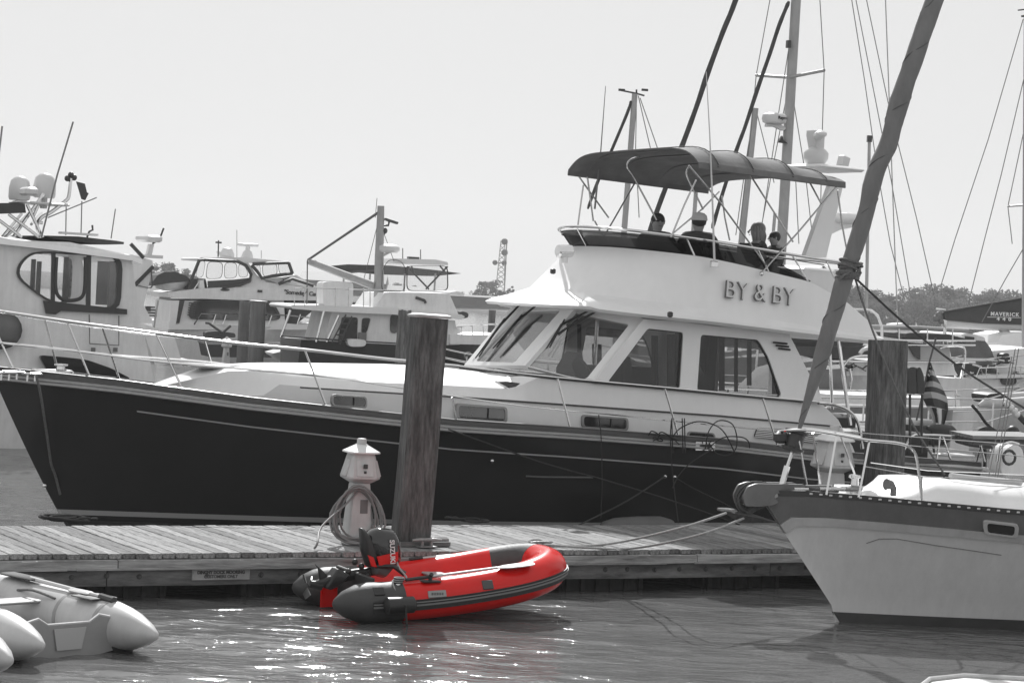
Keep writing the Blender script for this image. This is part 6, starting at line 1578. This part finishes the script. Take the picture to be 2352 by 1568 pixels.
    for pts in ([(667, 712), (646, 770)], [(744, 714), (726, 785)], [(778, 724), (750, 785)]): wire(TY, [(*p, -.15) for p in pts], .05, 'support_post', CHROME, ty, 5)
    wire(TY, [(645, 772, -.3), (800, 782, -.3), (925, 789, -.3)], .025, 'deck_rail', TRIM, ty, 4)
    L0 = [TY.p(u, v, -.3) for u, v in ((795, 722), (762, 786))]; L1 = [TY.p(u, v, -.3) for u, v in ((808, 726), (780, 790))]
    MB().tube(L0, .03, 5).build('ladder_side', TRIM, ty); MB().tube(L1, .03, 5).build('ladder_side', TRIM, ty)
    for k in range(5): t = (k + .5) / 5; MB().box((lerp(L0[0], L0[1], t) + lerp(L1[0], L1[1], t)) / 2, (.3, .12, .05)).build('ladder_tread', TRIM, ty, 0)
    rslab(TY, [(798, 778), (842, 780), (840, 796), (800, 796)], .5, 'fender', WHITE2, ty, -.5, .2)
    # bow rail
    wire(TY, [(1048, 752, 0), (1120, 744, 0), (1188, 742, 0)], .02, 'bow_rail', CHROME, ty, 4); wire(TY, [(1050, 744, 4), (1188, 748, 4)], .02, 'bow_rail', CHROME, ty, 4)
    for u in (1060, 1085, 1110, 1140, 1170): wire(TY, [(u, 749, 0), (u + 1, 770, 0)], .018, 'bow_rail_post', CHROME, ty, 4)
    rslab(TY, [(1040, 752), (1058, 755), (1060, 766), (1036, 766)], .6, 'deck_box', WHITE, ty, .4, .1)
    c = TY.p(1075, 817, -.45); MB().tube([c + V(.13 * math.cos(t), 0, .13 * math.sin(t)) for t in np.linspace(0, 6.28, 15)[:-1]], .03, 6, closed=True).build('hawse_ring', GALV, ty)
    # dark engine / stern gear at its right
    rslab(TY, [(1052, 716), (1066, 715), (1077, 720), (1075, 730), (1060, 731)], .4, 'spotlight', TRIM, ty, .5, .1)
trawler()
# white low boat in front of the trawler
o = thing('white_skiff', 'low white open boat on the water just beyond the foredeck, left of the round piles', 'skiff', SY)
MB().loft([[SY.p(u, vt, -8) + V(0, y, 0) for y in (0, 1.6)] + [SY.p(u, vb, -8) + V(0, y, 0) for y in (1.3, .3)] for u, vt, vb in ((628, 812, 815), (650, 808, 830), (700, 809, 836), (742, 813, 838))]).build('hull', WHITE2, o, 30)
slab(SY, [(628, 811), (648, 806), (744, 811), (744, 814), (650, 810)], 1.7, 'gunwale', WHITE, o, -8.02)
# small striped flag at the stern of the far yacht
def small_flag():
    T = thing('striped_flag', 'tiny stars and stripes flag near the stern of the yacht Someday Came', 'flag', SY)
    m = MB(); w_ = MB()
    for i in range(7):
        q = [SY.p(u, v + i * 3.4, -2) for u, v in ((336, 703), (358, 704), (362, 712), (361, 713.6), (336, 705))]
        (m if i % 2 == 0 else w_).prism([SY.p(335, 703 + i * 3.3, -2), SY.p(359 + (1 if i > 1 else -3), 704 + i * 3.3, -2), SY.p(359 + (1 if i > 1 else -3), 707.3 + i * 3.3, -2), SY.p(335, 706.3 + i * 3.3, -2)], (0, .03, 0))
    m.build('dark_stripes', CANVAS, T, 0); w_.build('pale_stripes', PRINTW, T, 0)
    slab(SY, [(334, 703), (346, 703), (346, 715), (334, 714)], .05, 'canton', CANVAS, T, -2.03)
    wire(SY, [(363, 690, -2), (352, 760, -2)], .04, 'staff', ALU, T)
small_flag()

# long open boat with dark folded tops further left of the mast
o = thing('covered_boat', 'far boat with long dark folded canvas tops, seen under the trawler boom', 'boat', FRAME(800, 110, 10)); B9 = FRAME(800, 110, 10)
slab(B9, [(745, 612), (800, 607), (900, 610), (1000, 620), (1060, 628), (1000, 634), (880, 630), (800, 622)], 3, 'canvas_top', CANVAS, o, 0)
slab(B9, [(780, 624), (880, 618), (880, 622), (800, 628)], 3, 'canvas_fold', CANVASL, o, -.1)
for u in (790, 850, 930, 1000): wire(B9, [(u, 628, 0), (u - 6, 720, 0)], .05, 'awning_post', ALU, o, 5)
q = B9.p(860, 745, 0); simple_hull(B9, o, B9.p(760, 740, 0).x, B9.p(1010, 740, 0).x, 3.4, B9.p(860, 722, 0).z, y0=-.1)
slab(B9, [(690, 690), (850, 695), (850, 712), (690, 705)], 2.5, 'cabin_trunk', CANVASL, o, .3)
# ================================================================ BACKGROUND BOATS, RIGHT
def cabin_yacht_right():
    R = FRAME(2050, 52, 20)
    T = thing('white_sloop_cabin', 'white cabin boat with a long pale boom tube on top, behind the right-hand pile', 'boat', R)
    a = R.p(1895, 930, 0); b = R.p(2250, 930, 0)
    simple_hull(R, T, a.x, b.x, 3.6, R.p(2060, 862, 0).z, m=WHITE2, y0=-.1)
    slab(R, [(1905, 828), (2180, 828), (2200, 862), (1905, 862)], 3.0, 'cabin', WHITE2, T, .15)
    slab(R, [(2081, 793), (2180, 793), (2184, 830), (2081, 830)], 2.6, 'pilothouse', mat('cream_panel', .48, .5, var=.08), T, .3)
    slab(R, [(1908, 788), (1996, 790), (1996, 822), (1908, 824)], 2.5, 'canvas_side', CANVAS, T, .35)
    slab(R, [(2081, 766), (2090, 764), (2180, 768), (2220, 778), (2218, 790), (2150, 780), (2081, 776)], 2.9, 'canvas_top', CANVAS, T, .2)
    wire(R, [(2000, 751, .8), (2110, 753, .8), (2224, 760, .8)], .055, 'boom', MASTM, T, 8)
    for v in (781, 791, 830): wire(R, [(1905, v, .1), (2090, v + 1, .1), (2240, v + 2, .1)], .025, 'deck_rail', CHROME, T, 6)
    for u in (1930, 2000, 2065, 2130, 2188): wire(R, [(u, 755, .1), (u, 792, .1)], .02, 'awning_post', CHROME, T, 6)
    slab(R, [(2088, 795), (2114, 790), (2114, 826), (2100, 818)], .05, 'side_window', DGLASS, T, .24)
    window_px(R, T, [(1915, 838), (1960, 838), (1960, 852), (1915, 852)], y0=.1, r=.08); window_px(R, T, [(2000, 838), (2060, 839), (2060, 852), (2000, 852)], y0=.1, r=.08)
    wire(R, [(1975, 812, -.1), (1990, 800, -.1), (2040, 800, -.1)], .05, 'radar_arch', WHITE2, T, 8, 4)
    for u, v in ((1942, 906), (1951, 906)): MB().ball(R.p(u, v, -.3), .09, 10, 7, (1, 1, 1.3)).build('fender', RUBBER, T)
    wire(R, [(1952, 846, -.2), (1956, 870, -.2), (1950, 905, -.2)], .03, 'fender_rail', CHROME, T)
    slab(R, [(1900, 932), (2215, 940), (2215, 945), (1900, 938)], .5, 'rub_rail', WHITE, T, -.35)
    for i in range(14):
        u = 1908 + i * 9; wire(R, [(u, 838 + (i % 3) * 5, .05), (u + 18, 834 + (i % 4) * 6, .05)], .018, 'deck_line', [TRIM, CHROME][i % 2], T, 5)
    for (u0, v0, u1, v1) in ((2168, 735, 2175, 790), (2175, 790, 2210, 925), (2172, 735, 2160, 830), (2215, 830, 2195, 925)): wire(R, [(u0, v0, .5), (u1, v1, .5)], .03, 'arch_tube', CHROME, T, 6)
    wire(R, [(2158, 800, .2), (2175, 795, .2), (2200, 794, .2), (2215, 800, .2), (2215, 830, .2), (2200, 925, .2)], .03, 'arch_tube', CHROME, T, 6, 4)
cabin_yacht_right()
def dodger_boat():
    R = FRAME(2230, 60, 15); T = thing('sailboat_with_dodger', 'sailboat with a dark canvas dodger and clutter in its cockpit, right of the striped flag', 'sailboat', R)
    a = R.p(2150, 930, 0); b = R.p(2400, 930, 0); simple_hull(R, T, a.x - 1, b.x + 1, 3.4, R.p(2250, 868, 0).z, m=WHITE2, bowleft=False)
    slab(R, [(2216, 780), (2262, 782), (2276, 800), (2285, 826), (2218, 824)], 2.6, 'dodger', CANVASL, T, .4)
    rslab(R, [(2205, 767), (2225, 765), (2262, 774), (2264, 784), (2214, 780)], 2.6, 'dodger_roof', WHITE2, T, .4, .1)
    slab(R, [(2220, 772), (2238, 774), (2238, 782), (2220, 781)], .1, 'instrument', TRIM, T, .3)
    slab(R, [(2166, 821), (2286, 824), (2280, 829), (2172, 828)], 2.8, 'cockpit_coaming', WHITE, T, .1)
    rslab(R, [(2163, 846), (2195, 836), (2250, 836), (2245, 868), (2215, 875), (2170, 872)], 1.5, 'covered_gear', CANVAS, T, .2, .2)
    rnd = random.Random(3)
    for i in range(48):
        u = rnd.uniform(2160, 2340); v = rnd.uniform(825, 905); L_ = rnd.uniform(12, 45); an = rnd.uniform(-.5, .5) if i % 3 else rnd.uniform(1, 2)
        wire(R, [(u, v, .05), (u + L_ * math.cos(an), v + L_ * math.sin(an), .05)], rnd.uniform(.012, .028), 'cockpit_gear', [TRIM, CHROME, WHITE2, CHROME][i % 4], T, 5)
    slab(R, [(2276, 806), (2352, 800), (2400, 800), (2400, 868), (2300, 862), (2280, 840)], 2.6, 'cabin_trunk', WHITE2, T, .5)
    window_px(R, T, [(2297, 868), (2336, 866), (2334, 885), (2302, 884)], y0=-.05, r=.2)
    slab(R, [(2231, 862), (2410, 858), (2410, 866), (2232, 870)], 3.4, 'deck_edge', WHITE, T, -.1)
    rslab(R, [(2300, 812), (2318, 810), (2322, 835), (2305, 836)], .8, 'crew_bag', TRIM, T, .2, .1)
    slab(R, [(2340, 852), (2400, 846), (2400, 852), (2342, 858)], .4, 'solar_bar', WHITE, T, -.1)
    wire(R, [(2255, 826, .2), (2352, 815, .2), (2400, 812, .2)], .02, 'rail', CHROME, T, 5); wire(R, [(2240, 870, -.1), (2250, 845, -.1), (2400, 838, -.1)], .02, 'rail', CHROME, T, 5)
    for u in (2265, 2290, 2320, 2345): wire(R, [(u, 843, -.1), (u, 866, -.1)], .018, 'rail_post', CHROME, T, 5)
dodger_boat()
# low inflatable under it
R = FRAME(2300, 47, 12); T = thing('tender', 'pale inflatable tender with dark gear lying under the dodger boat at the right edge', 'tender', R)
MB().tube([R.p(u, v, 0) for u, v in ((2248, 932), (2262, 925), (2300, 928), (2352, 924), (2420, 920))], [.04, .10, .12, .12, .12], 12).build('air_tube', PVCG, T)
rslab(R, [(2265, 905), (2300, 902), (2310, 915), (2300, 928), (2270, 926)], .8, 'outboard', RUBBER, T, .1, .1)
MB().tube([R.p(u, v, 1.3) for u, v in ((2250, 918), (2300, 914), (2420, 908))], [.05, .11, .11], 12).build('air_tube', PVCG, T)
# grey sailing hull with a rounded stern
R = FRAME(2160, 40, 18); T = thing('grey_boat', 'grey boat stern with a rounded counter on the water just right of the flag', 'boat', R)
a = R.p(1960, 990, 0); b = R.p(2240, 990, 0)
def cs(u, f): 
    t_ = R.p(u, 938 + (u - 2160) * .02, 0); return t_
rings = []
for u, w_, zb_ in ((1900, 1.2, 0), (2050, 1.3, -.1), (2150, 1.2, -.1), (2200, 1.0, .0), (2225, .75, .12), (2238, .45, .3), (2243, .1, .55)):
    p = R.p(u, 937, 0); zt = p.z; c = 1.3
    rings.append([V(p.x, c - w_, zt), V(p.x, c - w_ * .95, lerp(zt, zb_, .4)), V(p.x, c - w_ * .5, zb_ - .2), V(p.x, c + w_ * .5, zb_ - .2), V(p.x, c + w_ * .95, lerp(zt, zb_, .4)), V(p.x, c + w_, zt)])
MB().loft(rings).build('hull', mat('mid_grey_hull', .2, .4, var=.1), T, 50)
wire(R, [(1900, 931, .1), (2100, 935, .1), (2200, 938, .25), (2240, 937, 1.1)], .035, 'rub_rail', WHITE2, T)
slab(R, [(1900, 905), (2010, 908), (2075, 912), (2205, 915), (2205, 932), (1900, 930)], 1.8, 'deckhouse', WHITE2, T, .5)
for u in (2165, 2196): wire(R, [(u, 895, .1), (u, 934, .1)], .02, 'rail_post', CHROME, T)
wire(R, [(2075, 905, .1), (2205, 908, .1)], .018, 'stern_rail', CHROME, T)
# dark cockpit chairs on a pontoon or stern
R = FRAME(2105, 33, 25)
o = thing('folding_chairs_cover', 'pair of tall dark covered chair backs standing left of the striped flag', 'chair', R)
rslab(R, [(2086, 848), (2092, 842), (2104, 843), (2106, 905), (2087, 904)], .25, 'seat_back', CANVAS, o, 0, .05); rslab(R, [(2106, 845), (2114, 842), (2122, 862), (2124, 905), (2107, 905)], .25, 'seat_back', CANVAS, o, .05, .05)
MB().tube([R.p(2090, 905, .1), R.p(2090, 1040, .1)], .02).build('leg', TRIM, o); MB().tube([R.p(2118, 905, .1), R.p(2116, 1040, .1)], .02).build('leg', TRIM, o)
# large striped flag on a raked staff at the yacht's stern
def flag():
    T = thing('ensign', 'limp stars and stripes flag hanging from a raked staff at the yacht stern', 'flag', Y)
    YY = -.6
    wire(Y, [(2150, 775, YY), (2135, 830, YY), (2118, 910, YY), (2105, 965, YY)], .016, 'staff', TEAK, T)
    # centre lines of the stripes run down and curl; built as a wavy cloth with stripe strips
    L = [(2136, 838), (2128, 862), (2121, 885), (2116, 905), (2128, 930), (2140, 955), (2148, 983)]
    Rr = [(2140, 838), (2150, 862), (2165, 890), (2176, 915), (2178, 940), (2173, 962), (2166, 984)]
    def cloth(a, b, name, m_, off=0):
        mb = MB(); rings = []
        N = 8
        for i in range(N + 1):
            s = lerp(a, b, i / N); k = s * (len(L) - 1); j = min(int(k), len(L) - 2); f = k - j
            lu, lv = lerp(L[j][0], L[j + 1][0], f), lerp(L[j][1], L[j + 1][1], f); ru, rv = lerp(Rr[j][0], Rr[j + 1][0], f), lerp(Rr[j][1], Rr[j + 1][1], f)
            row = []
            for q in range(9):
                g = q / 8; u = lerp(lu, ru, g); v = lerp(lv, rv, g) - 6 * math.sin(g * math.pi) * (1 if s < .6 else .2) + 0; row.append(Y.p(u, v, YY + .08 * math.sin(g * 7 + s * 3) - .02))
            rings.append(row + [p + V(0, .012, 0) for p in reversed(row)])
        mb.loft(rings); return mb.build(name, m_, T, 60)
    cloth(0, .12, 'canton', CANVAS)
    st = [(.12, .17, 1), (.17, .22, 0), (.22, .33, 0), (.33, .42, 1), (.42, .52, 0), (.52, .63, 1), (.63, .74, 0)]
    for a, b, w_ in [(.12, .20, 1), (.20, .29, 0), (.29, .38, 1), (.38, .47, 0), (.47, .57, 1), (.57, .68, 0)]: cloth(a, b, 'stripe', mat('flag_pale', .42, .8) if w_ else CANVAS)
    # the fall hangs in vertical folds: stripes run lengthwise there
    for g0, g1, w_ in ((0, .22, 1), (.22, .45, 0), (.45, .7, 1), (.7, 1, 0)):
        mb = MB(); rings = []
        for i in range(7):
            s = lerp(.68, 1, i / 6); k = s * (len(L) - 1); j = min(int(k), len(L) - 2); f = k - j
            lu, lv = lerp(L[j][0], L[j + 1][0], f), lerp(L[j][1], L[j + 1][1], f); ru, rv = lerp(Rr[j][0], Rr[j + 1][0], f), lerp(Rr[j][1], Rr[j + 1][1], f)
            row = [Y.p(lerp(lu, ru, g), lerp(lv, rv, g), YY + .06 * math.sin(g * 9)) for g in np.linspace(g0, g1, 4)]
            rings.append(row + [p + V(0, .012, 0) for p in reversed(row)])
        mb.loft(rings); mb.build('stripe', mat('flag_white', .65, .8) if w_ else CANVAS, T, 60)
    sm = MB()
    for k in range(8): sm.ball(Y.p(2137 + (k % 3) * 3 - k * .8, 842 + k * 3, YY - .05), .012, 6, 4)
    sm.build('stars', PRINTW, T)
flag()
# chair / table group at the yacht's stern quarter
o = thing('deck_chair', 'dark rounded chair back at the stern rail, right of the flag foot', 'chair', Y)
rslab(Y, [(2240, 990), (2262, 978), (2288, 982), (2290, 1012), (2262, 1030), (2240, 1016)], .1, 'backrest', CANVAS, o, -1.0, .15); wire(Y, [(2262, 1030, -1), (2262, 1075, -1)], .03, 'leg', TRIM, o)
rslab(Y, [(2244, 1012), (2280, 1024), (2280, 1032), (2244, 1022)], .5, 'seat', CANVAS, o, -1.2, .03)
o = thing('stern_locker', 'dark padded fender-shaped roll on the yacht stern, just under the flag', 'roll', Y)
wire(Y, [(2130, 983, -.9), (2150, 982, -.9), (2185, 988, -.9), (2198, 994, -.9)], [.03, .075, .075, .03], 'roll', CANVAS, o, 10); wire(Y, [(2140, 985, -.9), (2146, 1045, -.9)], .02, 'support', TRIM, o)
# outboard-like white hull part and life ring at the extreme right
R = FRAME(2330, 30, 20); o = thing('liferaft_canister', 'white standing buoy bag and coiled line behind the coachroof at the right edge', 'horseshoe buoy', R)
rslab(R, [(2300, 1060), (2310, 1030), (2330, 1018), (2350, 1030), (2356, 1092), (2300, 1092)], .3, 'bag', WHITE2, o, 0, .1)
MB().tube(spline([R.p(u, v, -.1) for u, v in ((2290, 1060), (2296, 1030), (2318, 1016), (2340, 1020))], 5), .02).build('strap', CHROME, o); MB().tube([R.p(2318 + 14 * math.cos(t), 1050 + 16 * math.sin(t), -.12) for t in np.linspace(0, 6.28, 13)[:-1]], .02, 6, closed=True).build('ring', TRIM, o)
# float line on the water
def floatline():
    rnd = random.Random(6); T = thing('float_line', 'dark rope with small floats sagging over the water at the right', 'float line', W0)
    pts = [W0.p(u, v, 38) for u, v in ((2232, 930), (2248, 948), (2268, 975), (2292, 990), (2330, 985))]
    MB().tube(spline(pts, 6), .025, 6).build('rope', ROPED, T); 
    q = W0.p(2326, 993, 38); MB().ball(q, .12).build('float', RUBBER, T)
    MB().tube(spline([W0.p(u, v, 36) for u, v in ((2306, 926), (2325, 938), (2345, 960), (2370, 985))], 6), .045, 6).build('chain', RUSTY, T)
    for (u, v) in ((2312, 928), (2322, 936), (2316, 922), (2330, 944), (2336, 952)): MB().ball(W0.p(u, v, 36), .06, 8, 6).build('float', WHITE2, T)
floatline()
# finger pontoon at the right, far
R = FRAME(2300, 34, 6); o = thing('float_dock', 'low grey floating pier just above the sailboat coachroof at the right edge', 'dock', R)
slab(R, [(2235, 1000), (2400, 1003), (2400, 1010), (2235, 1008)], 1.2, 'deck', BEAM2, o); slab(R, [(2235, 1009), (2400, 1011), (2400, 1024), (2235, 1022)], 1.1, 'side', BEAM, o, .05)

# ---- boat with a stack-pack sail cover on its boom
R = FRAME(2260, 66, 10)
T = thing('sailboat_with_boom_cover', 'sailboat whose dark boom sail cover reads Maverick 440, at the right edge', 'sailboat', R)
slab(R, [(2168, 718), (2230, 707), (2300, 695), (2420, 675), (2420, 748), (2250, 742), (2171, 735)], .35, 'sail_cover', CANVAS, T, -.17)
wire(R, [(2165, 740, 0), (2250, 746, 0), (2420, 752, 0)], .14, 'boom', mat('boom_pale', .55, .4), T, 10)
wire(R, [(2168, 716, -.19), (2300, 693, -.19), (2420, 673, -.19)], .035, 'cover_zip', TRIM, T)
p = R.p(2308, 722, -.2); text_mesh('MAVERICK', .155 * 66 / 66, p, (1, 0, .02), (0, 0, 1), .02, 1.25, squash=1.0, bold=.004).build('lettering', PRINTW, T, 0)
wire(R, [(2268, 728, -.2), (2345, 729.5, -.2)], .009, 'letter_underline', PRINTW, T, 4)
p = R.p(2306, 733, -.2); text_mesh('4 4 0', .14, p, (1, 0, .02), (0, 0, 1), .02, 1.2, squash=1.3, bold=.004).build('lettering', PRINTW, T, 0)
for (u, v, r_) in ((2158, 725, .14), (2163, 735, .12), (2150, 731, .1)): MB().ball(R.p(u, v, 0), r_, 8, 6).build('reef_gear', mat('seam_grey', .15), T)
wire(R, [(2165, 718, 0), (2164, 830, 0)], .03, 'sheet_tackle', CHROME, T); wire(R, [(2150, 709, 0), (2172, 712, 0)], .03, 'boom_end_bar', WHITE2, T)
wire(R, [(2294, 752, 0), (2365, 800, 0)], .09, 'vang', ALU, T)
wire(R, [(2410, 860, 0), (2420, 600, 0), (2440, -400, 0)], .12, 'mast', MASTM, T, 10)
a = R.p(2180, 800, 0); b = R.p(2440, 800, 0); simple_hull(R, T, a.x, b.x + 3, 3.8, R.p(2300, 786, 0).z, m=WHITE2, bowleft=False, y0=-1.9)
slab(R, [(2300, 770), (2330, 764), (2420, 764), (2420, 792), (2290, 790)], 2.2, 'coachroof', WHITE, T, -1.1)
R = FRAME(2100, 120, 5); T = thing('far_white_boat', 'small far white boat under the right-hand wood, left of the pale boom', 'boat', R)
slab(R, [(2058, 744), (2080, 742), (2090, 752), (2056, 752)], 2, 'cabin', WHITE, T); slab(R, [(2040, 752), (2110, 752), (2104, 764), (2046, 764)], 2.4, 'hull', WHITE2, T, -.1)

# ================================================================ MASTS AND RIGGING
def rigged(u, dist, deg, mast, label, wd, hullx=(-4, 4), spreaders=(), stays=(), sails=(), cat='sailboat', extra=None, boom=True):
    R = FRAME(u, dist, deg); T = thing('sailing_boat', label, cat, R)
    h = simple_hull(R, T, hullx[0], hullx[1], 3.4, 1.15, m=WHITE2, y0=-1.7)
    MB().box((.3, 0, 1.4), (3.4, 1.9, .55), bev=.12).build('coachroof', WHITE2, T)
    if boom:
        n0 = set(T.children)
        for k in range(3): MB().box((-.6 + k * .8, -.96, 1.45), (.5, .04, .16), bev=.01).build('cabin_window', DGLASS, T)
        MB().tube([V(-.2, 0, 2.75), V(.2, .0, 2.85), V(3.6, .3, 2.9), V(3.8, .3, 2.86)], [.06, .17, .12, .04], 10).build('boom_cover', [CANVAS, CANVASL][int(u) % 2], T)
        MB().loft([[V(x, y, z) for y, z in ((-.95, 1.65), (-.85, zz), (0, zz + .12), (.85, zz), (.95, 1.65))] for x, zz in ((1.3, 1.7), (1.9, 2.3), (3.0, 2.4))], closed=False, caps=False).build('dodger', CANVASL, T, 50)
        for s in (-1, 1):
            for k, zz in enumerate((1.55, 1.95)): MB().tube([V(hullx[0] + .3, s * .15, zz + .3), V(hullx[0] + 1.6, s * 1.2, zz + .1), V(0, s * 1.6, zz), V(hullx[1] - .2, s * 1.35, zz)], .014, 5).build('lifeline', CHROME, T)
            for k in range(6): x = lerp(hullx[0] + 1.6, hullx[1] - .3, k / 5); MB().tube([V(x, s * 1.42, 1.15), V(x, s * 1.42, 2.0)], .016, 5).build('stanchion', CHROME, T)
        MB().tube(spline([V(hullx[1] - .5, -1.2, 1.2), V(hullx[1] - .5, -1.2, 3.2), V(hullx[1] - .5, 0, 3.5), V(hullx[1] - .5, 1.2, 3.2), V(hullx[1] - .5, 1.2, 1.2)], 4), .03, 6).build('stern_arch', CHROME, T)
        MB().tube([V(-.3, .6, 1.8), V(.1, .5, 3.0)], .1, 8).build('rolled_canvas', WHITE2, T)
    if boom == -1:
        for ch in T.children:
            if ch not in n0: ch.scale.x = -1
    top = [R.p(*mast[0], 0), R.p(*mast[1], 0)]; d = (top[0] - top[1]); base = top[1] - d * ((top[1].z - 1.3) / d.z)
    MB().tube([base, top[0]], [wd, wd * .92], 12).build('mast', MASTM, T)
    for a, b in spreaders: MB().tube([R.p(*a), R.p(*b)], .03, 6).build('spreader', MASTM, T)
    for pts in stays: MB().tube([R.p(*(p if len(p) == 3 else (*p, 0))) for p in pts], .0085 * dist / 40, 5).build('stay', mat('wire_grey', .16, .5), T)
    for pts, r in sails:
        q = spline([R.p(*p, 0) for p in pts], 5); rnd = random.Random(2); MB().tube(q, [r * (1 + rnd.uniform(-.08, .08)) * (.6 if i in (0, len(q) - 1) else 1) for i in range(len(q))], 9).build('furled_sail', mat('furled_dark', .06, .8, var=.3, scale=3), T)
    if extra: extra(R, T)
    return T
def radar(R, T):
    p = R.p(1778, 282, -.1); MB().lathe([(.16, -.02), (.2, 0), (.22, .06), (.21, .13), (.17, .16), (.001, .17)], p, 18).build('radar_dome', RADOME, T)
    text_mesh('Raym', .075, p + V(.07, -.22, .075), (1, .0, 0), (0, 0, 1), .01, bold=.002).build('radar_print', PRINTK, T, 0)
    slab(R, [(1762, 284), (1796, 287), (1806, 295), (1800, 300), (1780, 291), (1762, 291)], .12, 'radar_bracket', RADOME, T, -.1)
    slab(R, [(1797, 312), (1800, 322), (1810, 330), (1788, 327)], .08, 'deck_light', TRIM, T, -.12)
    MB().box(R.p(1811, 102, -.12), (.07, .08, .13)).build('steaming_light', TRIM, T, 0)
rigged(1800, 40, 15, ((1832, -60), (1797, 530)), 'sailing boat with the thickest mast, a small radar and dark furled sail, behind the bimini', .095, (-5, 3), boom=-1,
       spreaders=(((1737, 173, 1.0), (1812, 178, 0)), ((1812, 178, 0), (1893, 162, -1.1))),
       stays=([(1774, -30, 1), (1737, 173, 1), (1725, 300, .8), (1698, 530, .8)], [(1882, -20, -1), (1893, 163, -1.1), (1888, 330, -1), (1884, 520, -1)], [(1812, 110), (1790, 250), (1748, 530)], [(1815, 180, .2), (1772, 400, .6), (1745, 540, .6)], [(1824, 240), (1850, 400), (1868, 560)], [(1826, 380), (1835, 560)]),
       sails=([(( 1812, 0)), (1790, 60), (1745, 190), (1712, 290), (1660, 455), (1640, 520)], .036) and ([[(1812, 4), (1790, 58), (1768, 125), (1740, 205), (1712, 290), (1690, 350), (1655, 460), (1636, 525)], .036],), extra=radar)
rigged(1560, 42, 15, ((1872, -600), (1806, 400)), 'sailing boat with a long dark furled sail slanting behind the front half of the bimini', .042, (-5, 4),
       sails=([[(1745, -170), (1690, 0), (1660, 75), (1625, 170), (1600, 245), (1565, 340), (1520, 455), (1490, 540)], .05],))
rigged(1720, 55, 12, ((1735, 249), (1706, 530)), 'sailing boat with a bare mid-height mast ending just above the bimini', .085, (-4, 3), boom=-1, stays=([(1734, 250), (1718, 340), (1690, 540)], [(1736, 250), (1760, 345), (1778, 420)]), sails=())
def head(R, T):
    wire(R, [(1427, 208), (1462, 215), (1480, 220)], .02, 'masthead_bar', TRIM, T); wire(R, [(1462, 206), (1462, 222)], .02, 'masthead_aerial', TRIM, T)
    for u, v in ((1428, 207), (1481, 207)): MB().box(R.p(u, v, 0), (.14, .05, .05)).build('wind_vane', TRIM, T, 0)
rigged(1450, 50, 12, ((1458, 216), (1436, 500)), 'sailing boat whose slim mast carries wind vanes, left of the dark furled sails', .07, (-5, 3),
       stays=([(1466, 220), (1482, 290), (1495, 345)], [(1462, 225), (1460, 340), (1468, 500)], [(1470, 225), (1510, 340)]), sails=([[(1450, 232), (1440, 262), (1405, 345), (1372, 420), (1350, 480)], .035],), extra=head)
rigged(1996, 70, 5, ((1997, 314), (1991, 640)), 'sailing boat with a short pale capped mast right of the radar arch', .055, (-3, 3), boom=False, extra=lambda R, T: MB().box(R.p(1997, 319, 0), (.14, .14, .2)).build('mast_cap', TRIM, T, 0))
rigged(1608, 60, 5, ((1600, 420), (1590, 560)), 'sailing boat whose thin mast stands between the two forward people', .06, (-3, 3), cat='sailboat')
rigged(1776, 62, 5, ((1780, 490), (1774, 560)), 'sailing boat with a very short dark mast stub right of the thickest mast', .05, (-3, 3), boom=-1)
rigged(2352, 62, 8, ((2356, 40), (2352, 700)), 'sailing boat with the mast at the right picture edge, wind gear at its top', .06, (-3, 5), boom=False,
       spreaders=(((2315, 474, .6), (2352, 471, 0)),), stays=([(2350, 45), (2270, 320), (2193, 551), (2160, 660)], [(2352, 180), (2300, 400), (2261, 551), (2222, 705)], [(2352, 300, .6), (2315, 474, .6), (2325, 560, .4)], [(2380, 520), (2310, 640), (2255, 740)]),
       extra=lambda R, T: (wire(R, [(2338, 24), (2356, 22)], .02, 'wind_vane', TRIM, T), wire(R, [(2346, 38), (2360, 36)], .03, 'masthead_bar', TRIM, T)))
rigged(2120, 75, 5, ((2010, -640), (2060, 700)), 'sailing boat known only by its three long thin stays crossing the sky at the right', .02, (-4, 4), boom=False,
       stays=([(1953, -20), (1985, 180), (2014, 384), (2045, 560), (2078, 690)], [(1962, -20), (2005, 200), (2048, 420), (2090, 670)], [(1986, -20), (2045, 260), (2105, 500), (2148, 690)]))
# channel beacon-like dark perch right of the trawler
# ================================================================ AIR: the far bank fades slightly
def haze():
    m = MB().box((0, 450, 19), (2400, 960, 41)); me = m.mesh('haze', 0)
    hm = bpy.data.materials.new('haze'); hm.use_nodes = True; n = hm.node_tree; n.nodes.clear()
    o = n.nodes.new('ShaderNodeOutputMaterial'); v = n.nodes.new('ShaderNodeVolumePrincipled'); v.inputs['Color'].default_value = (.95, .95, .95, 1); v.inputs['Density'].default_value = .00033; v.inputs['Anisotropy'].default_value = .3
    n.links.new(v.outputs[0], o.inputs['Volume'])
    tag(link('haze', me, hm), kind='stuff')
haze()
